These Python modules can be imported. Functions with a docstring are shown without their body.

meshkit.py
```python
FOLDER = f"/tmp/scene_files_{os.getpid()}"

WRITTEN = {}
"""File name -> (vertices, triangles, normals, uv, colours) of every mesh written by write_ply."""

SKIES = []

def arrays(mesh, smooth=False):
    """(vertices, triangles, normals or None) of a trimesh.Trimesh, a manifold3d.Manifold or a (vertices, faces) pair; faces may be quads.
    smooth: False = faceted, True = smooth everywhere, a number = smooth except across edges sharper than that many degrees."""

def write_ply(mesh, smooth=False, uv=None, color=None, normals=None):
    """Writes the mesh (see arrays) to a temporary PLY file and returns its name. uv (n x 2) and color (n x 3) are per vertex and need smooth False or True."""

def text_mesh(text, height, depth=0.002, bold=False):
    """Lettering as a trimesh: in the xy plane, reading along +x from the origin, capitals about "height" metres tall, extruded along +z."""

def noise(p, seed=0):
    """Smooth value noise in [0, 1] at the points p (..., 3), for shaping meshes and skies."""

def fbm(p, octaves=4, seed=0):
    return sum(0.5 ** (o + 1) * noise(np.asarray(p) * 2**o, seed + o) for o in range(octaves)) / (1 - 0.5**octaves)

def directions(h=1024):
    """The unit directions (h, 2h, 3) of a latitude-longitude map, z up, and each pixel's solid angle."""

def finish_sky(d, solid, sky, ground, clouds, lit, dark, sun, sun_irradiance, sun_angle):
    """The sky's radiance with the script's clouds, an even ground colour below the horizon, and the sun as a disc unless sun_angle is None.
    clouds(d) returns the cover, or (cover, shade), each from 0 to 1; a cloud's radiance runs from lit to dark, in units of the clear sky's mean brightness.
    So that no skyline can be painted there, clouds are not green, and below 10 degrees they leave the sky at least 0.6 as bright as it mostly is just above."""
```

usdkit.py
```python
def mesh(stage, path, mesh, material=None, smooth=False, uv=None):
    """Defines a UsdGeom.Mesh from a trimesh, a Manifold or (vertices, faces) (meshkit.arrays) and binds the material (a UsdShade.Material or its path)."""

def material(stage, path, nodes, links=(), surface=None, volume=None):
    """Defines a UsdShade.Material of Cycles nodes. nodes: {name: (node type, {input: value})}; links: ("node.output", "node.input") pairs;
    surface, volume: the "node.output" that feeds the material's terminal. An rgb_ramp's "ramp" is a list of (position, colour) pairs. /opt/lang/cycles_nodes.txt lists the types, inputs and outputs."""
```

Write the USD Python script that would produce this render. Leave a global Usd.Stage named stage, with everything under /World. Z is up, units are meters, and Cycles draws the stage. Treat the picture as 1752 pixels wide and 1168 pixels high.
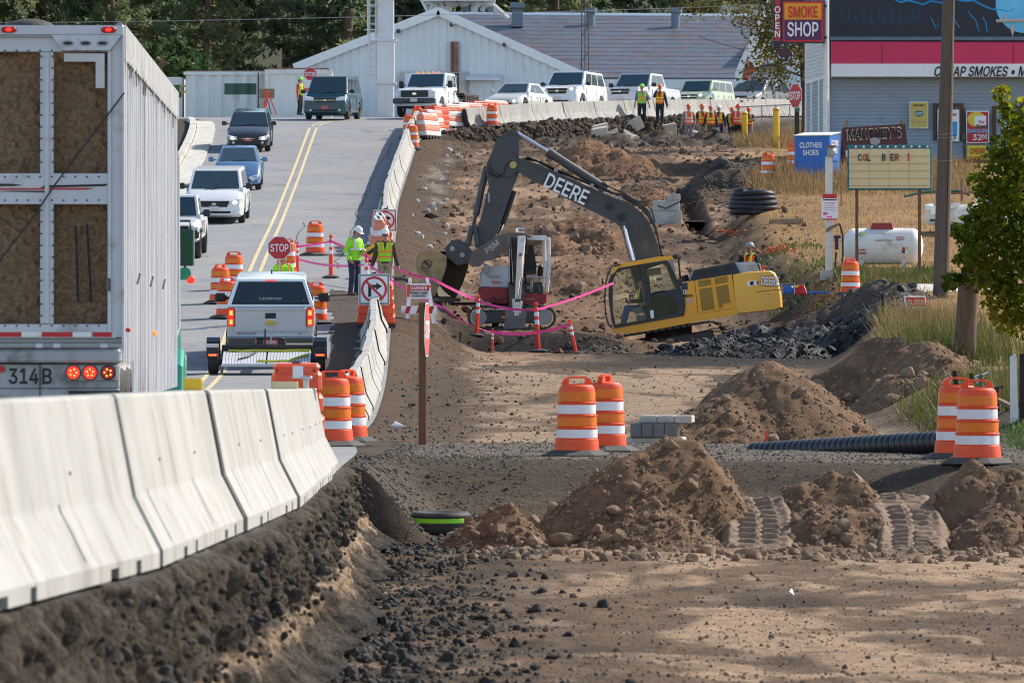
import math, random
import numpy as np, trimesh, manifold3d as m3, usdkit, meshkit
from pxr import Usd, UsdGeom, UsdLux, UsdShade, Gf, Sdf, Vt
from shapely.geometry import Polygon, Point, LineString, box as sbox
from shapely import affinity
from scipy.interpolate import PchipInterpolator
rng = np.random.default_rng(7); random.seed(7)
PI = math.pi
stage = Usd.Stage.CreateInMemory()
UsdGeom.SetStageUpAxis(stage, 'Z'); UsdGeom.SetStageMetersPerUnit(stage, 1.0)
UsdGeom.Xform.Define(stage, '/World')
# ---------------------------------------------------------------- camera, sky, sun, exposure
cam = UsdGeom.Camera.Define(stage, '/World/camera')
cam.CreateHorizontalApertureAttr(36.0); cam.CreateFocalLengthAttr(200.0)
cam.CreateFStopAttr(10.0); cam.CreateFocusDistanceAttr(108.0)
cam.CreateClippingRangeAttr(Gf.Vec2f(1.0, 5000.0))
cam.CreateExposureAttr(0.56)
cam.AddRotateXOp().Set(90.0 - math.degrees(math.atan(24 / 9733)))
SUN_E, SUN_A = math.radians(38), math.radians(56)
sky = UsdLux.DomeLight.Define(stage, '/World/sky')
sm = usdkit.material(stage, '/World/Looks/sky_air', {
    's': ('sky_texture', {'sky_type': 'single_scattering', 'sun_disc': False, 'sun_elevation': SUN_E, 'sun_rotation': SUN_A}),
    'b': ('background_shader', {'strength': 0.13})}, [('s.color', 'b.color')], surface='b.background')
UsdShade.MaterialBindingAPI.Apply(sky.GetPrim()).Bind(sm)
sky.GetPrim().SetCustomDataByKey('kind', 'structure')
sun = UsdLux.DistantLight.Define(stage, '/World/sun')
sun.CreateIntensityAttr(1.12); sun.CreateAngleAttr(0.5); sun.CreateColorAttr(Gf.Vec3f(1.0, 0.93, 0.82))
sun.GetPrim().CreateAttribute('inputs:normalize', Sdf.ValueTypeNames.Bool).Set(True)
UsdGeom.Xformable(sun).AddRotateXYZOp().Set(Gf.Vec3f(90 - math.degrees(SUN_E), 0, 180 - math.degrees(SUN_A)))
# ---------------------------------------------------------------- helpers
W = '/World/'
used = {}
def uniq(parent, name):
    k = parent + '/' + name
    n = used.get(k, 0); used[k] = n + 1
    return k if n == 0 else f'{k}_{n:03d}'
def T(*ms): return trimesh.util.concatenate([m for m in ms if m is not None])
def tm(man):
    me = man.to_mesh(); return trimesh.Trimesh(np.array(me.vert_properties[:, :3], float), np.array(me.tri_verts), process=False)
def man(t): return m3.Manifold(m3.Mesh(np.asarray(t.vertices, np.float32), np.asarray(t.faces, np.uint32)))
def bx(x0, y0, z0, x1, y1, z1, c=0.0):
    lo, hi = np.minimum([x0, y0, z0], [x1, y1, z1]).astype(float), np.maximum([x0, y0, z0], [x1, y1, z1]).astype(float)
    if c <= 0:
        b = trimesh.creation.box(hi - lo); b.apply_translation((lo + hi) / 2); return b
    c = min(c, (hi - lo).min() * .45); p = []
    for i in np.ndindex(2, 2, 2):
        q = np.where(np.array(i) == 0, lo, hi); s = np.where(np.array(i) == 0, c, -c)
        for k in range(3):
            e = q + s; e[k] = q[k]; p.append(e)
    return trimesh.convex.convex_hull(np.array(p))
def hull(p): return trimesh.convex.convex_hull(np.array(p, float))
def frame(t):
    t = np.asarray(t, float); t = t / (np.linalg.norm(t) + 1e-12)
    a = np.cross(t, [0, 0, 1.0] if abs(t[2]) < .95 else [1.0, 0, 0]); a /= np.linalg.norm(a)
    return a, np.cross(t, a)
def tube(pts, r, n=8, cap=True):
    p = np.asarray(pts, float); r = np.broadcast_to(np.asarray(r, float), (len(p),))
    t = np.gradient(p, axis=0); t /= np.linalg.norm(t, axis=1, keepdims=True) + 1e-12
    a, b = frame(t[0]); V = []
    ang = np.arange(n) * 2 * PI / n
    for i in range(len(p)):
        a = a - t[i] * a.dot(t[i]); a /= np.linalg.norm(a) + 1e-12; b = np.cross(t[i], a)
        V.append(p[i] + r[i] * (np.cos(ang)[:, None] * a + np.sin(ang)[:, None] * b))
    V = np.vstack(V); F = []
    for i in range(len(p) - 1):
        for j in range(n):
            q = [i * n + j, i * n + (j + 1) % n, (i + 1) * n + (j + 1) % n, (i + 1) * n + j]
            F += [[q[0], q[1], q[2]], [q[0], q[2], q[3]]]
    if cap:
        k = len(V); V = np.vstack([V, p[0], p[-1]]); e = (len(p) - 1) * n
        for j in range(n):
            F += [[k, (j + 1) % n, j], [k + 1, e + j, e + (j + 1) % n]]
    return trimesh.Trimesh(V, np.array(F), process=False)
def cyl(p0, p1, r, n=16): return tube([p0, p1], r, n)
def lathe(prof, n=24):      # prof: (r,z) bottom to top
    m = trimesh.creation.revolve(np.array(prof, float), sections=n); return m
def prism(poly, y0, y1):     # polygon in the xz plane, thickness along y
    if not isinstance(poly, Polygon) and not hasattr(poly, 'geoms'): poly = Polygon(poly).buffer(0)
    out = []
    for g in getattr(poly, 'geoms', [poly]):
        m = trimesh.creation.extrude_polygon(g, y1 - y0, engine='earcut')
        v = m.vertices; m.vertices = np.stack([v[:, 0], y1 - v[:, 2], v[:, 1]], 1); out.append(m)
    return T(*out)
def prismx(poly, x0, x1):    # polygon in the yz plane, thickness along x
    if not isinstance(poly, Polygon): poly = Polygon(poly).buffer(0)
    m = trimesh.creation.extrude_polygon(poly, x1 - x0, engine='earcut')
    v = m.vertices; m.vertices = np.stack([v[:, 2] + x0, v[:, 0], v[:, 1]], 1); return m
def prismz(poly, z0, z1):
    if not isinstance(poly, Polygon): poly = Polygon(poly).buffer(0)
    m = trimesh.creation.extrude_polygon(poly, z1 - z0, engine='earcut'); m.apply_translation([0, 0, z0]); return m
def rbx(poly, r): return Polygon(poly).buffer(-r).buffer(r, 4) if not isinstance(poly, Polygon) else poly.buffer(-r).buffer(r, 4)
def mv(m, x=0, y=0, z=0, rx=0, ry=0, rz=0, s=None):
    m = m.copy()
    if s is not None: m.apply_scale(s)
    for a, ax in ((rx, [1, 0, 0]), (ry, [0, 1, 0]), (rz, [0, 0, 1])):
        if a: m.apply_transform(trimesh.transformations.rotation_matrix(a, ax))
    m.apply_translation([x, y, z]); return m
def blob(p, r, n=1):
    s = trimesh.creation.icosphere(n, 1.0); s.vertices = s.vertices * np.asarray(r) + np.asarray(p); return s
_txt = {}
def text(s, h, w=None, depth=.004, bold=True):   # lettering facing -y, left to right along +x, centred at the origin
    k = (s, bold)
    if k not in _txt: _txt[k] = meshkit.text_mesh(s, 1.0, .01, bold)
    m = _txt[k].copy(); v = m.vertices; b = m.bounds
    sx = (w / (b[1, 0] - b[0, 0])) if w else h / (b[1, 1] - b[0, 1])
    sy = h / (b[1, 1] - b[0, 1]); c = (b[0] + b[1]) / 2
    m.vertices = np.stack([(v[:, 0] - c[0]) * sx, -v[:, 2] / .01 * depth, (v[:, 1] - c[1]) * sy], 1)
    return m
def tag(prim, label=None, cat=None, group=None, kind=None):
    for k, v in (('label', label), ('category', cat), ('group', group), ('kind', kind)):
        if v: prim.SetCustomDataByKey(k, v)
    return prim
def obj(name, mesh, mat, parent=None, smooth=False, label=None, cat=None, group=None, kind=None, col=None):
    path = uniq(parent or '/World', name)
    m = usdkit.mesh(stage, path, mesh, MAT[mat], smooth=smooth if col is None else True)
    if col is not None:
        UsdGeom.PrimvarsAPI(m).CreatePrimvar('tint', Sdf.ValueTypeNames.Color3fArray, 'vertex').Set(Vt.Vec3fArray.FromNumpy(np.asarray(col, np.float32)))
    tag(m.GetPrim(), label, cat, group, kind)
    return path
def thing(name, label, cat, loc=(0, 0, 0), rz=0, group=None, rx=0, ry=0, s=None):
    path = uniq('/World', name); x = UsdGeom.Xform.Define(stage, path)
    place(x, loc, rz, rx, ry, s); tag(x.GetPrim(), label, cat, group); return path
def place(x, loc, rz=0, rx=0, ry=0, s=None):
    x.AddTranslateOp().Set(Gf.Vec3d(*map(float, loc)))
    if rz: x.AddRotateZOp().Set(math.degrees(rz))
    if rx: x.AddRotateXOp().Set(math.degrees(rx))
    if ry: x.AddRotateYOp().Set(math.degrees(ry))
    if s is not None: x.AddScaleOp().Set(Gf.Vec3f(*([s] * 3 if np.ndim(s) == 0 else s)))
def dup(src, name, label, cat, loc, rz=0, group=None, rx=0, ry=0, s=None):
    path = uniq('/World', name); x = UsdGeom.Xform.Define(stage, path)
    x.GetPrim().GetReferences().AddInternalReference(src); x.GetPrim().SetInstanceable(True)
    place(x, loc, rz, rx, ry, s); tag(x.GetPrim(), label, cat, group); return path
def proto(name):
    path = '/World/Looks/' + name      # a class prim: never drawn, only referenced
    stage.CreateClassPrim(path); return path
# ---------------------------------------------------------------- materials
MAT = {}
def mat(name, c, rough=.6, metal=0., var=.12, scale=3., bump=0., bscale=30., dirt=None, damt=.0, dscale=1.2, stretch=None, spec=.5, coat=0., emit=0., vcol=False, spots=None):
    N = {'g': ('geometry', {}), 'p': ('principled_bsdf', {'roughness': rough, 'metallic': metal, 'specular_ior_level': spec, 'coat_weight': coat})}
    L = []
    src = 'g.position'
    if stretch:
        N['m'] = ('mapping', {'scale': stretch}); L.append(('g.position', 'm.vector')); src = 'm.vector'
    c = np.array(c, float)
    N['n'] = ('noise_texture', {'scale': scale, 'detail': 4.0, 'roughness': .6}); L.append((src, 'n.vector'))
    if vcol:
        N['a'] = ('attribute', {'attribute': 'tint'})
        N['r'] = ('rgb_ramp', {'ramp': [(.25, (1 - var,) * 3), (.75, (1 + var,) * 3)]}); L.append(('n.fac', 'r.fac'))
        N['x'] = ('mix', {'mix_type': 'multiply', 'fac': 1.0}); L += [('a.color', 'x.color1'), ('r.color', 'x.color2')]
        out = 'x.color'
    else:
        N['r'] = ('rgb_ramp', {'ramp': [(.25, tuple(np.clip(c * (1 - var), 0, 1))), (.75, tuple(np.clip(c * (1 + var), 0, 1)))]}); L.append(('n.fac', 'r.fac'))
        out = 'r.color'
    if dirt is not None:
        N['d'] = ('noise_texture', {'scale': dscale, 'detail': 6.0, 'roughness': .65}); L.append((src, 'd.vector'))
        N['dr'] = ('rgb_ramp', {'ramp': [(.62 - damt * .4, (0, 0, 0)), (.8 - damt * .25, (1, 1, 1))]}); L.append(('d.fac', 'dr.fac'))
        N['y'] = ('mix', {'mix_type': 'mix', 'color2': dirt}); L += [(out, 'y.color1'), ('dr.color', 'y.fac')]; out = 'y.color'
    if spots is not None:
        N['v'] = ('noise_texture', {'scale': spots[0], 'detail': 2.0, 'roughness': .8}); L.append(('g.position', 'v.vector'))
        N['vr'] = ('rgb_ramp', {'ramp': [(.60, (0, 0, 0)), (.68, (1, 1, 1))]}); L.append(('v.fac', 'vr.fac'))
        N['z'] = ('mix', {'mix_type': 'mix', 'color2': spots[1]}); L += [(out, 'z.color1'), ('vr.color', 'z.fac')]; out = 'z.color'
    L.append((out, 'p.base_color'))
    if bump:
        N['b'] = ('noise_texture', {'scale': bscale, 'detail': 5.0, 'roughness': .7}); L.append((src if not vcol else 'g.position', 'b.vector'))
        N['bb'] = ('bump', {'strength': 1.0, 'distance': bump}); L += [('b.fac', 'bb.height'), ('bb.normal', 'p.normal')]
    if emit:
        N['p'][1].update({'emission_strength': emit, 'emission_color': tuple(np.clip(c, 0, 1))})
    MAT[name] = usdkit.material(stage, '/World/Looks/' + name, N, L, surface='p.BSDF')
def paint(name, c, rough=.35, **k): mat(name, c, rough, coat=k.pop('coat', .25), var=k.pop('var', .04), **k)
mat('ground', (1, 1, 1), .95, vcol=True, var=.33, scale=5., bump=.06, bscale=22., spots=(15., (.105, .078, .056)), spec=.2)
mat('soil', (.165, .100, .058), .95, var=.35, scale=4., bump=.03, bscale=18, spec=.2)
mat('soil_red', (.19, .105, .06), .95, var=.35, scale=3., bump=.05, bscale=10, spec=.2)
mat('rock', (.21, .142, .092), .9, var=.3, scale=8., bump=.01, bscale=30, spec=.25)
mat('rock_dark', (.05, .045, .04), .8, var=.4, scale=8., bump=.01, bscale=30)
mat('gravel', (.105, .095, .082), .9, var=.5, scale=22., bump=.025, bscale=28, spec=.3)
mat('asphalt_rubble', (.011, .010, .009), .5, var=.6, scale=5., bump=.06, bscale=8, spec=.22)
mat('asphalt', (.215, .218, .225), .9, var=.16, scale=2.2, bump=.006, bscale=60, dirt=(.27, .265, .255), damt=.35, dscale=.35, spots=(.55, (.165, .165, .165)))
mat('yellow_line', (.56, .45, .26), .8, var=.2, scale=6)
mat('concrete', (.36, .352, .33), .85, var=.18, scale=1.6, dirt=(.19, .175, .15), damt=.27, dscale=2.6, stretch=(1.6, 1.6, .35), bump=.004, bscale=40, spots=None)
mat('concrete_old', (.42, .40, .36), .9, var=.2, scale=3, dirt=(.25, .22, .18), damt=.25, bump=.01, bscale=25)
mat('kerb', (.50, .48, .43), .9, var=.2, scale=3, dirt=(.3, .27, .22), damt=.2)
mat('drum_orange', (.80, .075, .012), .42, var=.08, dirt=(.5, .09, .03), damt=.12, spec=.5)
mat('band_orange', (.78, .17, .006), .35, var=.14, scale=14)
mat('band_white', (.74, .74, .76), .35, var=.09, scale=10, dirt=(.45, .42, .4), damt=.05)
mat('rubber', (.028, .028, .028), .75, var=.3, dirt=(.10, .085, .07), damt=.2)
mat('rubber_dusty', (.075, .07, .066), .85, var=.3)
mat('plastic_white', (.72, .70, .67), .45, var=.06, dirt=(.5, .4, .33), damt=.15, dscale=4)
mat('orange_red', (.80, .05, .02), .4, var=.06)
mat('pink_tape', (.85, .06, .32), .5, var=.15, scale=10)
mat('black', (.012, .012, .013), .5)
mat('black_gloss', (.01, .01, .011), .15, spec=.6)
mat('grey_dark', (.06, .06, .062), .55, var=.2)
mat('steel', (.5, .5, .51), .35, metal=.9, var=.12)
mat('chrome', (.75, .75, .77), .12, metal=1., var=.03)
mat('alu', (.50, .50, .52), .42, metal=.55, var=.1, scale=2, dirt=(.22, .2, .18), damt=.18, dscale=2)
mat('alu_rib', (.60, .60, .615), .45, metal=.45, var=.12, scale=2, dirt=(.25, .23, .21), damt=.22, dscale=1.5, stretch=(1, 1, .3))
mat('glass', (.012, .02, .024), .06, var=.1, spec=.7)
mat('glass_blue', (.015, .035, .045), .05, var=.1, spec=.9)
mat('tire', (.022, .022, .022), .8, var=.3, dirt=(.07, .06, .05), damt=.2, dscale=3)
mat('red', (.50, .012, .016), .4)
mat('red_sign', (.52, .018, .03), .45, var=.06)
mat('white', (.78, .78, .78), .5, var=.03)
mat('white_dirty', (.70, .68, .64), .6, var=.1, dirt=(.35, .28, .2), damt=.15, dscale=2.5)
mat('amber', (.8, .22, .02), .4, emit=.6)
mat('lamp_red', (.9, .02, .01), .35, emit=1.6)
mat('lamp_hot', (1., .18, .03), .35, emit=3.)
mat('lens_red', (.45, .015, .01), .3)
mat('lamp_white', (1., .78, .55), .3, emit=2.2)
mat('lens_white', (.62, .64, .66), .12, spec=.8)
mat('wood_pole', (.115, .085, .064), .9, var=.3, scale=3, stretch=(14, 14, .5), bump=.012, bscale=4)
mat('wood', (.23, .16, .095), .85, var=.25, stretch=(6, 6, 1.))
mat('wood_brown', (.15, .075, .035), .8, var=.2, stretch=(8, 8, .6))
mat('wood_dark', (.035, .022, .015), .9, var=.4)
mat('yellow', (.75, .45, .015), .45, var=.06)
mat('skin', (.42, .22, .15), .6, var=.08)
mat('hair', (.03, .02, .015), .8)
mat('soil_dark', (.075, .054, .039), .9, var=.4, scale=4., bump=.05, bscale=12, spec=.3)
mat('soil_pale', (.20, .137, .092), .95, var=.25, scale=8., bump=.01, bscale=30)
mat('rubble_black', (.034, .030, .027), .85, var=.6, scale=9, spec=.3)
mat('cut_face', (1, 1, 1), .9, vcol=True, var=.6, scale=22., bump=.09, bscale=30., spec=.25)
mat('water', (.40, .29, .20), .45, spec=.5)
mat('roof_brown', (.14, .06, .035), .8, var=.2); mat('wood_grey', (.11, .105, .10), .9, var=.25); mat('wood_orange', (.30, .12, .04), .8, var=.2)
# ---------------------------------------------------------------- measured ground: z of road, dig floor and lot against distance
F0 = 9733.0
def P(px, py, d): return np.array([(px - 876) / F0 * d, d, (560 - py) / F0 * d])
def pch(xs, ys):
    f = PchipInterpolator(xs, ys); a, b = xs[0], xs[-1]
    return lambda y: f(np.clip(y, a, b))
R = pch([-50, 20, 60, 80, 95, 110, 125, 143, 160, 195, 215, 235, 246, 252, 262, 275, 285, 300, 330, 380, 500, 900],
        [-1.0, -1.1, -1.45, -1.6, -1.6, -1.4, -1.0, .35, 1.65, 3.9, 5.6, 7.6, 8.72, 9.15, 9.65, 10.2, 10.55, 11.0, 11.8, 15, 36, 64])
FL = pch([-50, 0, 35, 60, 66, 84, 100, 120, 140, 147, 150, 152.4, 158, 164, 175, 190, 207, 225, 240, 262], [-1.95, -2.0, -2.22, -2.37, -2.4, -1.86, -1.55, -1.12, -.8, -.68, -.62, -.12, -.06, .45, 1.55, 3.0, 4.7, 6.3, 7.55, 8.3])
LOT = pch([-50, 60, 75, 85, 105, 150, 165, 180, 205, 225, 245, 262, 275], [-1.3, -1.75, -1.65, -1.25, -.75, .72, 1.65, 2.95, 5.3, 6.6, 7.7, 8.9, 9.8])
XB = pch([-50, 15, 23, 26.5, 33, 39, 45, 51, 57.5, 70, 84, 95, 110, 130, 143, 155, 165, 180, 205, 230, 247], [-3.2, -2.75, -2.26, -2.0, -1.84, -1.79, -1.86, -1.95, -2.04, -2.2, -2.62, -2.72, -2.9, -3.2, -3.4, -3.6, -3.8, -4.05, -4.4, -4.3, -3.9])
XL = pch([-50, 55, 118, 155, 212, 243, 252, 262], [-11, -10.6, -10.6, -11.1, -12, -12.7, -13.6, -20])
XR = pch([-50, 60, 68, 76, 90, 110, 135, 150, 165, 180, 200, 230, 262], [9.5, 9, 8.4, 7.6, 6.7, 6.9, 8.2, 9.0, 8.2, 7.6, 8.2, 9.5, 12])
def DB(x): return 243 + (np.clip(x, -4, 60) + 2) * 1.95
def sst(a, b, x):
    t = np.clip((x - a) / (b - a), 0, 1); return t * t * (3 - 2 * t)
def fb(x, y, s, o=3, seed=0): return meshkit.fbm(np.stack([np.asarray(x) / s, np.asarray(y) / s, np.zeros_like(np.asarray(x, float))], -1), o, seed) - .5
def ground(x, y, full=False):
    x, y = np.broadcast_arrays(np.asarray(x, float), np.asarray(y, float))
    r, f = R(y), FL(y)
    n1 = fb(x, y, 2.2, 4, 3); n2 = fb(x, y, .45, 3, 9); n0 = fb(x, y, 9, 3, 21)
    floor = f + .16 * n1 + .05 * n2 + .12 * n0
    # crossing of gravel
    cz = -1.66 - .03 * np.clip(x, -2, 8) / 8 + .03 * n1
    yf = 71.8 - .35 * np.clip(x - 1.5, 0, 5)       # front crest of the crossing
    c = sst(yf - 2.7, yf, y) * (1 - sst(82, 84.5, y))
    cross = c * sst(9.8, 8, x)
    floor = floor * (1 - cross) + (cz) * cross
    # trench beside the excavator
    tr = np.exp(-((x - .05) / 1.5) ** 6 - ((y - 149.5) / 2.2) ** 4)
    floor = floor - .22 * tr
    pit = np.exp(-((x - 5.2) / 2.2) ** 4 - ((y - 156.5) / 4.5) ** 4)
    floor = floor * (1 - pit) + (-.72 + .12 * (x - 5.2) + .12 * n1) * pit
    # wet trench far off
    tr2 = np.exp(-((x - 6.4) / .4) ** 4 - ((y - 205) / 12) ** 6)
    floor = floor - .55 * tr2
    # lot at the right
    xr = XR(y) + 1.2 * n0 + .5 * n1
    lot = LOT(y) + .12 * n1 + .03 * n2
    k = sst(-.9, 1.1, x - xr)
    z = floor * (1 - k) + lot * k
    # far bank
    db = DB(x) + .5 * n1
    kb = sst(-2.6, -.1, y - db + .5 * n2)
    top = R(y) - .06
    z = z * (1 - kb) + top * kb
    bil = lambda s_, sd, o=2: np.abs(fb(x, y, s_, o, sd)) * 2
    amp = np.where(y < 66, .035, np.where(y < 84, .025, np.where(y < 135, .03, .03 + .12 * sst(135, 175, y)))) * (1 - .6 * k * sst(84, 100, y)) * (1 - kb) * (1 - .6 * cross)
    z = z + amp * (bil(.8, 51, 3) - .35 + .55 * bil(.3, 61) - .2)
    # left bank up to the road
    xb = XB(y)
    w = np.where(y < 62, .12, np.where(y < 84, .9, 2.3)) + .5 * n1
    rill = fb(x * .35, y, .35, 3, 71)
    t = (x - xb - np.where(y < 62, .16, .38)) / np.maximum(w, .2) + np.where((y > 80), .35 * rill, 0)
    kl = 1 - sst(0, 1, t + .12 * n2)
    z = z * (1 - kl) + (r - .06) * kl
    z = np.where(x < xb, r - .06, z)
    z = np.where(x < XL(y) - .3, r + .06 + .1 * n1 * 1.0, z)
    z = np.where(y > 262, np.where(kb > .99, r - .06 + .25 * np.clip((y - 300) / 30, 0, 1) * n0, z), z)
    if not full: return z
    return z, dict(n0=n0, n1=n1, n2=n2, cross=cross, k=k, kb=kb, kl=kl, t=t, tr=tr, tr2=tr2, xb=xb, xr=xr, db=db)
def hit(px, py, d0=30., d1=330.):
    d = np.arange(d0, d1, .25); z = ground((px - 876) / F0 * d, d)
    s = (560 - py) / F0 * d - z; i = np.nonzero((s[:-1] > 0) & (s[1:] <= 0))[0]
    k = i[0] if len(i) else int(np.argmin(np.abs(s)))
    return d[k]
def G(px, d, dz=0.):
    x = (px - 876) / F0 * d; return np.array([x, d, float(ground(x, d)) + dz])
def Rd(px, d, dz=0.): return np.array([(px - 876) / F0 * d, d, float(R(d)) + dz])
def build_ground():
    xs = np.concatenate([[-500, -300, -180, -110, -70, -45, -32, -25], np.arange(-21, -5, .5), np.arange(-5, 10.5, .065), np.arange(10.5, 24, .3), [25, 28, 32, 38, 46, 60, 80, 110, 160, 250, 400, 600]])
    ys = [-60, -20, 0, 10, 18]; y = 22.
    while y < 300: ys.append(y); y += max(.09, y * .0021)
    ys += list(np.arange(302, 420, 6)) + list(np.arange(430, 900, 30)) + [1500, 3000]
    ys = np.array(ys); X, Y = np.meshgrid(xs, ys)
    Z, q = ground(X, Y, True)
    n0, n1, n2, t = q['n0'], q['n1'], q['n2'], q['t']
    n3 = fb(X, Y * .35, .9, 4, 31); n4 = fb(X, Y * .22, 2.6, 3, 41)
    lerp = lambda a, b, k: a * (1 - k[..., None]) + np.array(b) * k[..., None]
    n5 = fb(X, Y * .4, .28, 3, 47); sl = q['cross'] * sst(-3.0, -2.4, Y - (71.8 - .35 * np.clip(X - 1.5, 0, 5))) * sst(.15, -.1, Y - (71.8 - .35 * np.clip(X - 1.5, 0, 5)))
    C = np.zeros(X.shape + (3,)) + np.array([.185, .135, .095])
    C = lerp(C, (.47, .355, .26), sst(-.05, .16, .6 * n5 +  n3 + .7 * n4 + .1 * sst(85, 100, Y) * sst(140, 120, Y)))     # pale dry crust
    C = lerp(C, (.075, .058, .044), sst(.05, .22, -n4 - .5 * n1) * .8)
    C = lerp(C, (.36, .285, .215), sst(85, 92, Y) * sst(133, 120, Y) * sst(-.16, .10, n3 + .5 * n4 + .3 * n1) * (X > -1.2) * .8)
    far = sst(135, 165, Y)
    C = lerp(C, (.20, .125, .075), far * sst(-.1, .25, n1 + n0) * .7)
    C = lerp(C, (.085, .070, .058), sst(5.0, 6.8, X + 2 * n0) * (1 - sst(182, 200, Y)) * sst(88, 96, Y) * .9)
    C = lerp(C, (.07, .06, .052), sst(185, 205, Y) * sst(.02, .25, n0 + .6 * n1) * .85)
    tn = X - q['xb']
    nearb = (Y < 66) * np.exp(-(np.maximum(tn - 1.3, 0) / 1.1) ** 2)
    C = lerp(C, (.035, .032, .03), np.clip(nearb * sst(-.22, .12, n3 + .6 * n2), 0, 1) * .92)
    C = lerp(C, (.175, .163, .145), q['cross']); C = lerp(C, (.088, .075, .060), np.clip(sl * 1.6, 0, 1))
    bank = q['kl'] * (X > q['xb'])
    bk = np.where((Y < 57)[..., None], np.array([.05, .043, .035]), np.where((Y < 84)[..., None], np.array([.105, .093, .08]), np.array([.125, .094, .068])))
    b1 = np.clip(sst(-.02, .25, bank), 0, 1)[..., None]; C = C * (1 - b1) + bk * b1
    C = lerp(C, (.30, .28, .25), far * np.exp(-((t - .75 - 1.2 * n0) / .16) ** 2) * (X < 2) * sst(-.05, .1, n3) * (Y < 238))
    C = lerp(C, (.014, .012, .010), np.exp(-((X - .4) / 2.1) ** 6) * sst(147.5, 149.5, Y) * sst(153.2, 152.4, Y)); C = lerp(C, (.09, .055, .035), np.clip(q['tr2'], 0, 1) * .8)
    C = lerp(C, (.036, .032, .029), np.exp(-((X - 5.5) / 4.2) ** 4 - ((Y - 139) / 8) ** 4) * sst(-.3, 0, n1 + .3))
    grass = q['k'] * sst(84, 96, Y)
    straw = np.array([.34, .22, .105]) * (1 + .8 * n1[..., None]); C = C * (1 - grass[..., None]) + straw * grass[..., None]
    C = lerp(C, (.09, .08, .065), q['k'] * (1 - sst(84, 96, Y)))
    kb = q['kb']; edge = np.clip(kb * (1 - kb) * 4, 0, 1)
    C = lerp(C, (.26, .25, .235), sst(.9, 1., kb)); C = lerp(C, (.045, .038, .032), edge)
    C = lerp(C, (.085, .075, .066), (X < XL(Y) - .3) * (Y < 262) * 1.0)
    C = lerp(C, (.075, .085, .045), sst(305, 318, Y))
    nx = len(xs); i = np.arange(len(ys) - 1)[:, None] * nx + np.arange(nx - 1)
    F = np.stack([i, i + 1, i + nx + 1, i + nx], -1).reshape(-1, 4)
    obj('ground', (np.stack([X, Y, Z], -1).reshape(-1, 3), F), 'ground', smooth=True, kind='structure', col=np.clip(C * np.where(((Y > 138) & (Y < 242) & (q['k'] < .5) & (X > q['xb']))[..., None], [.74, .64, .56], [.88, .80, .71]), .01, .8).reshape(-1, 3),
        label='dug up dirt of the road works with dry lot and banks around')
build_ground()
def sheet(name, fa, fb_, ys, mat_, nx=8, dz=0., label=None, kind='structure', zf=R):
    ys = np.asarray(ys, float); u = np.linspace(0, 1, nx)
    X = fa(ys)[:, None] * (1 - u) + fb_(ys)[:, None] * u; Y = np.repeat(ys[:, None], nx, 1)
    i = np.arange(len(ys) - 1)[:, None] * nx + np.arange(nx - 1)
    F = np.stack([i, i + 1, i + nx + 1, i + nx], -1).reshape(-1, 4)
    return obj(name, (np.stack([X, Y, zf(Y) + dz], -1).reshape(-1, 3), F), mat_, smooth=True, kind=kind, label=label)
XE = lambda y: np.where(y > 240, -3.42, XB(y) + np.where(y < 84, .29, .38))
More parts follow.
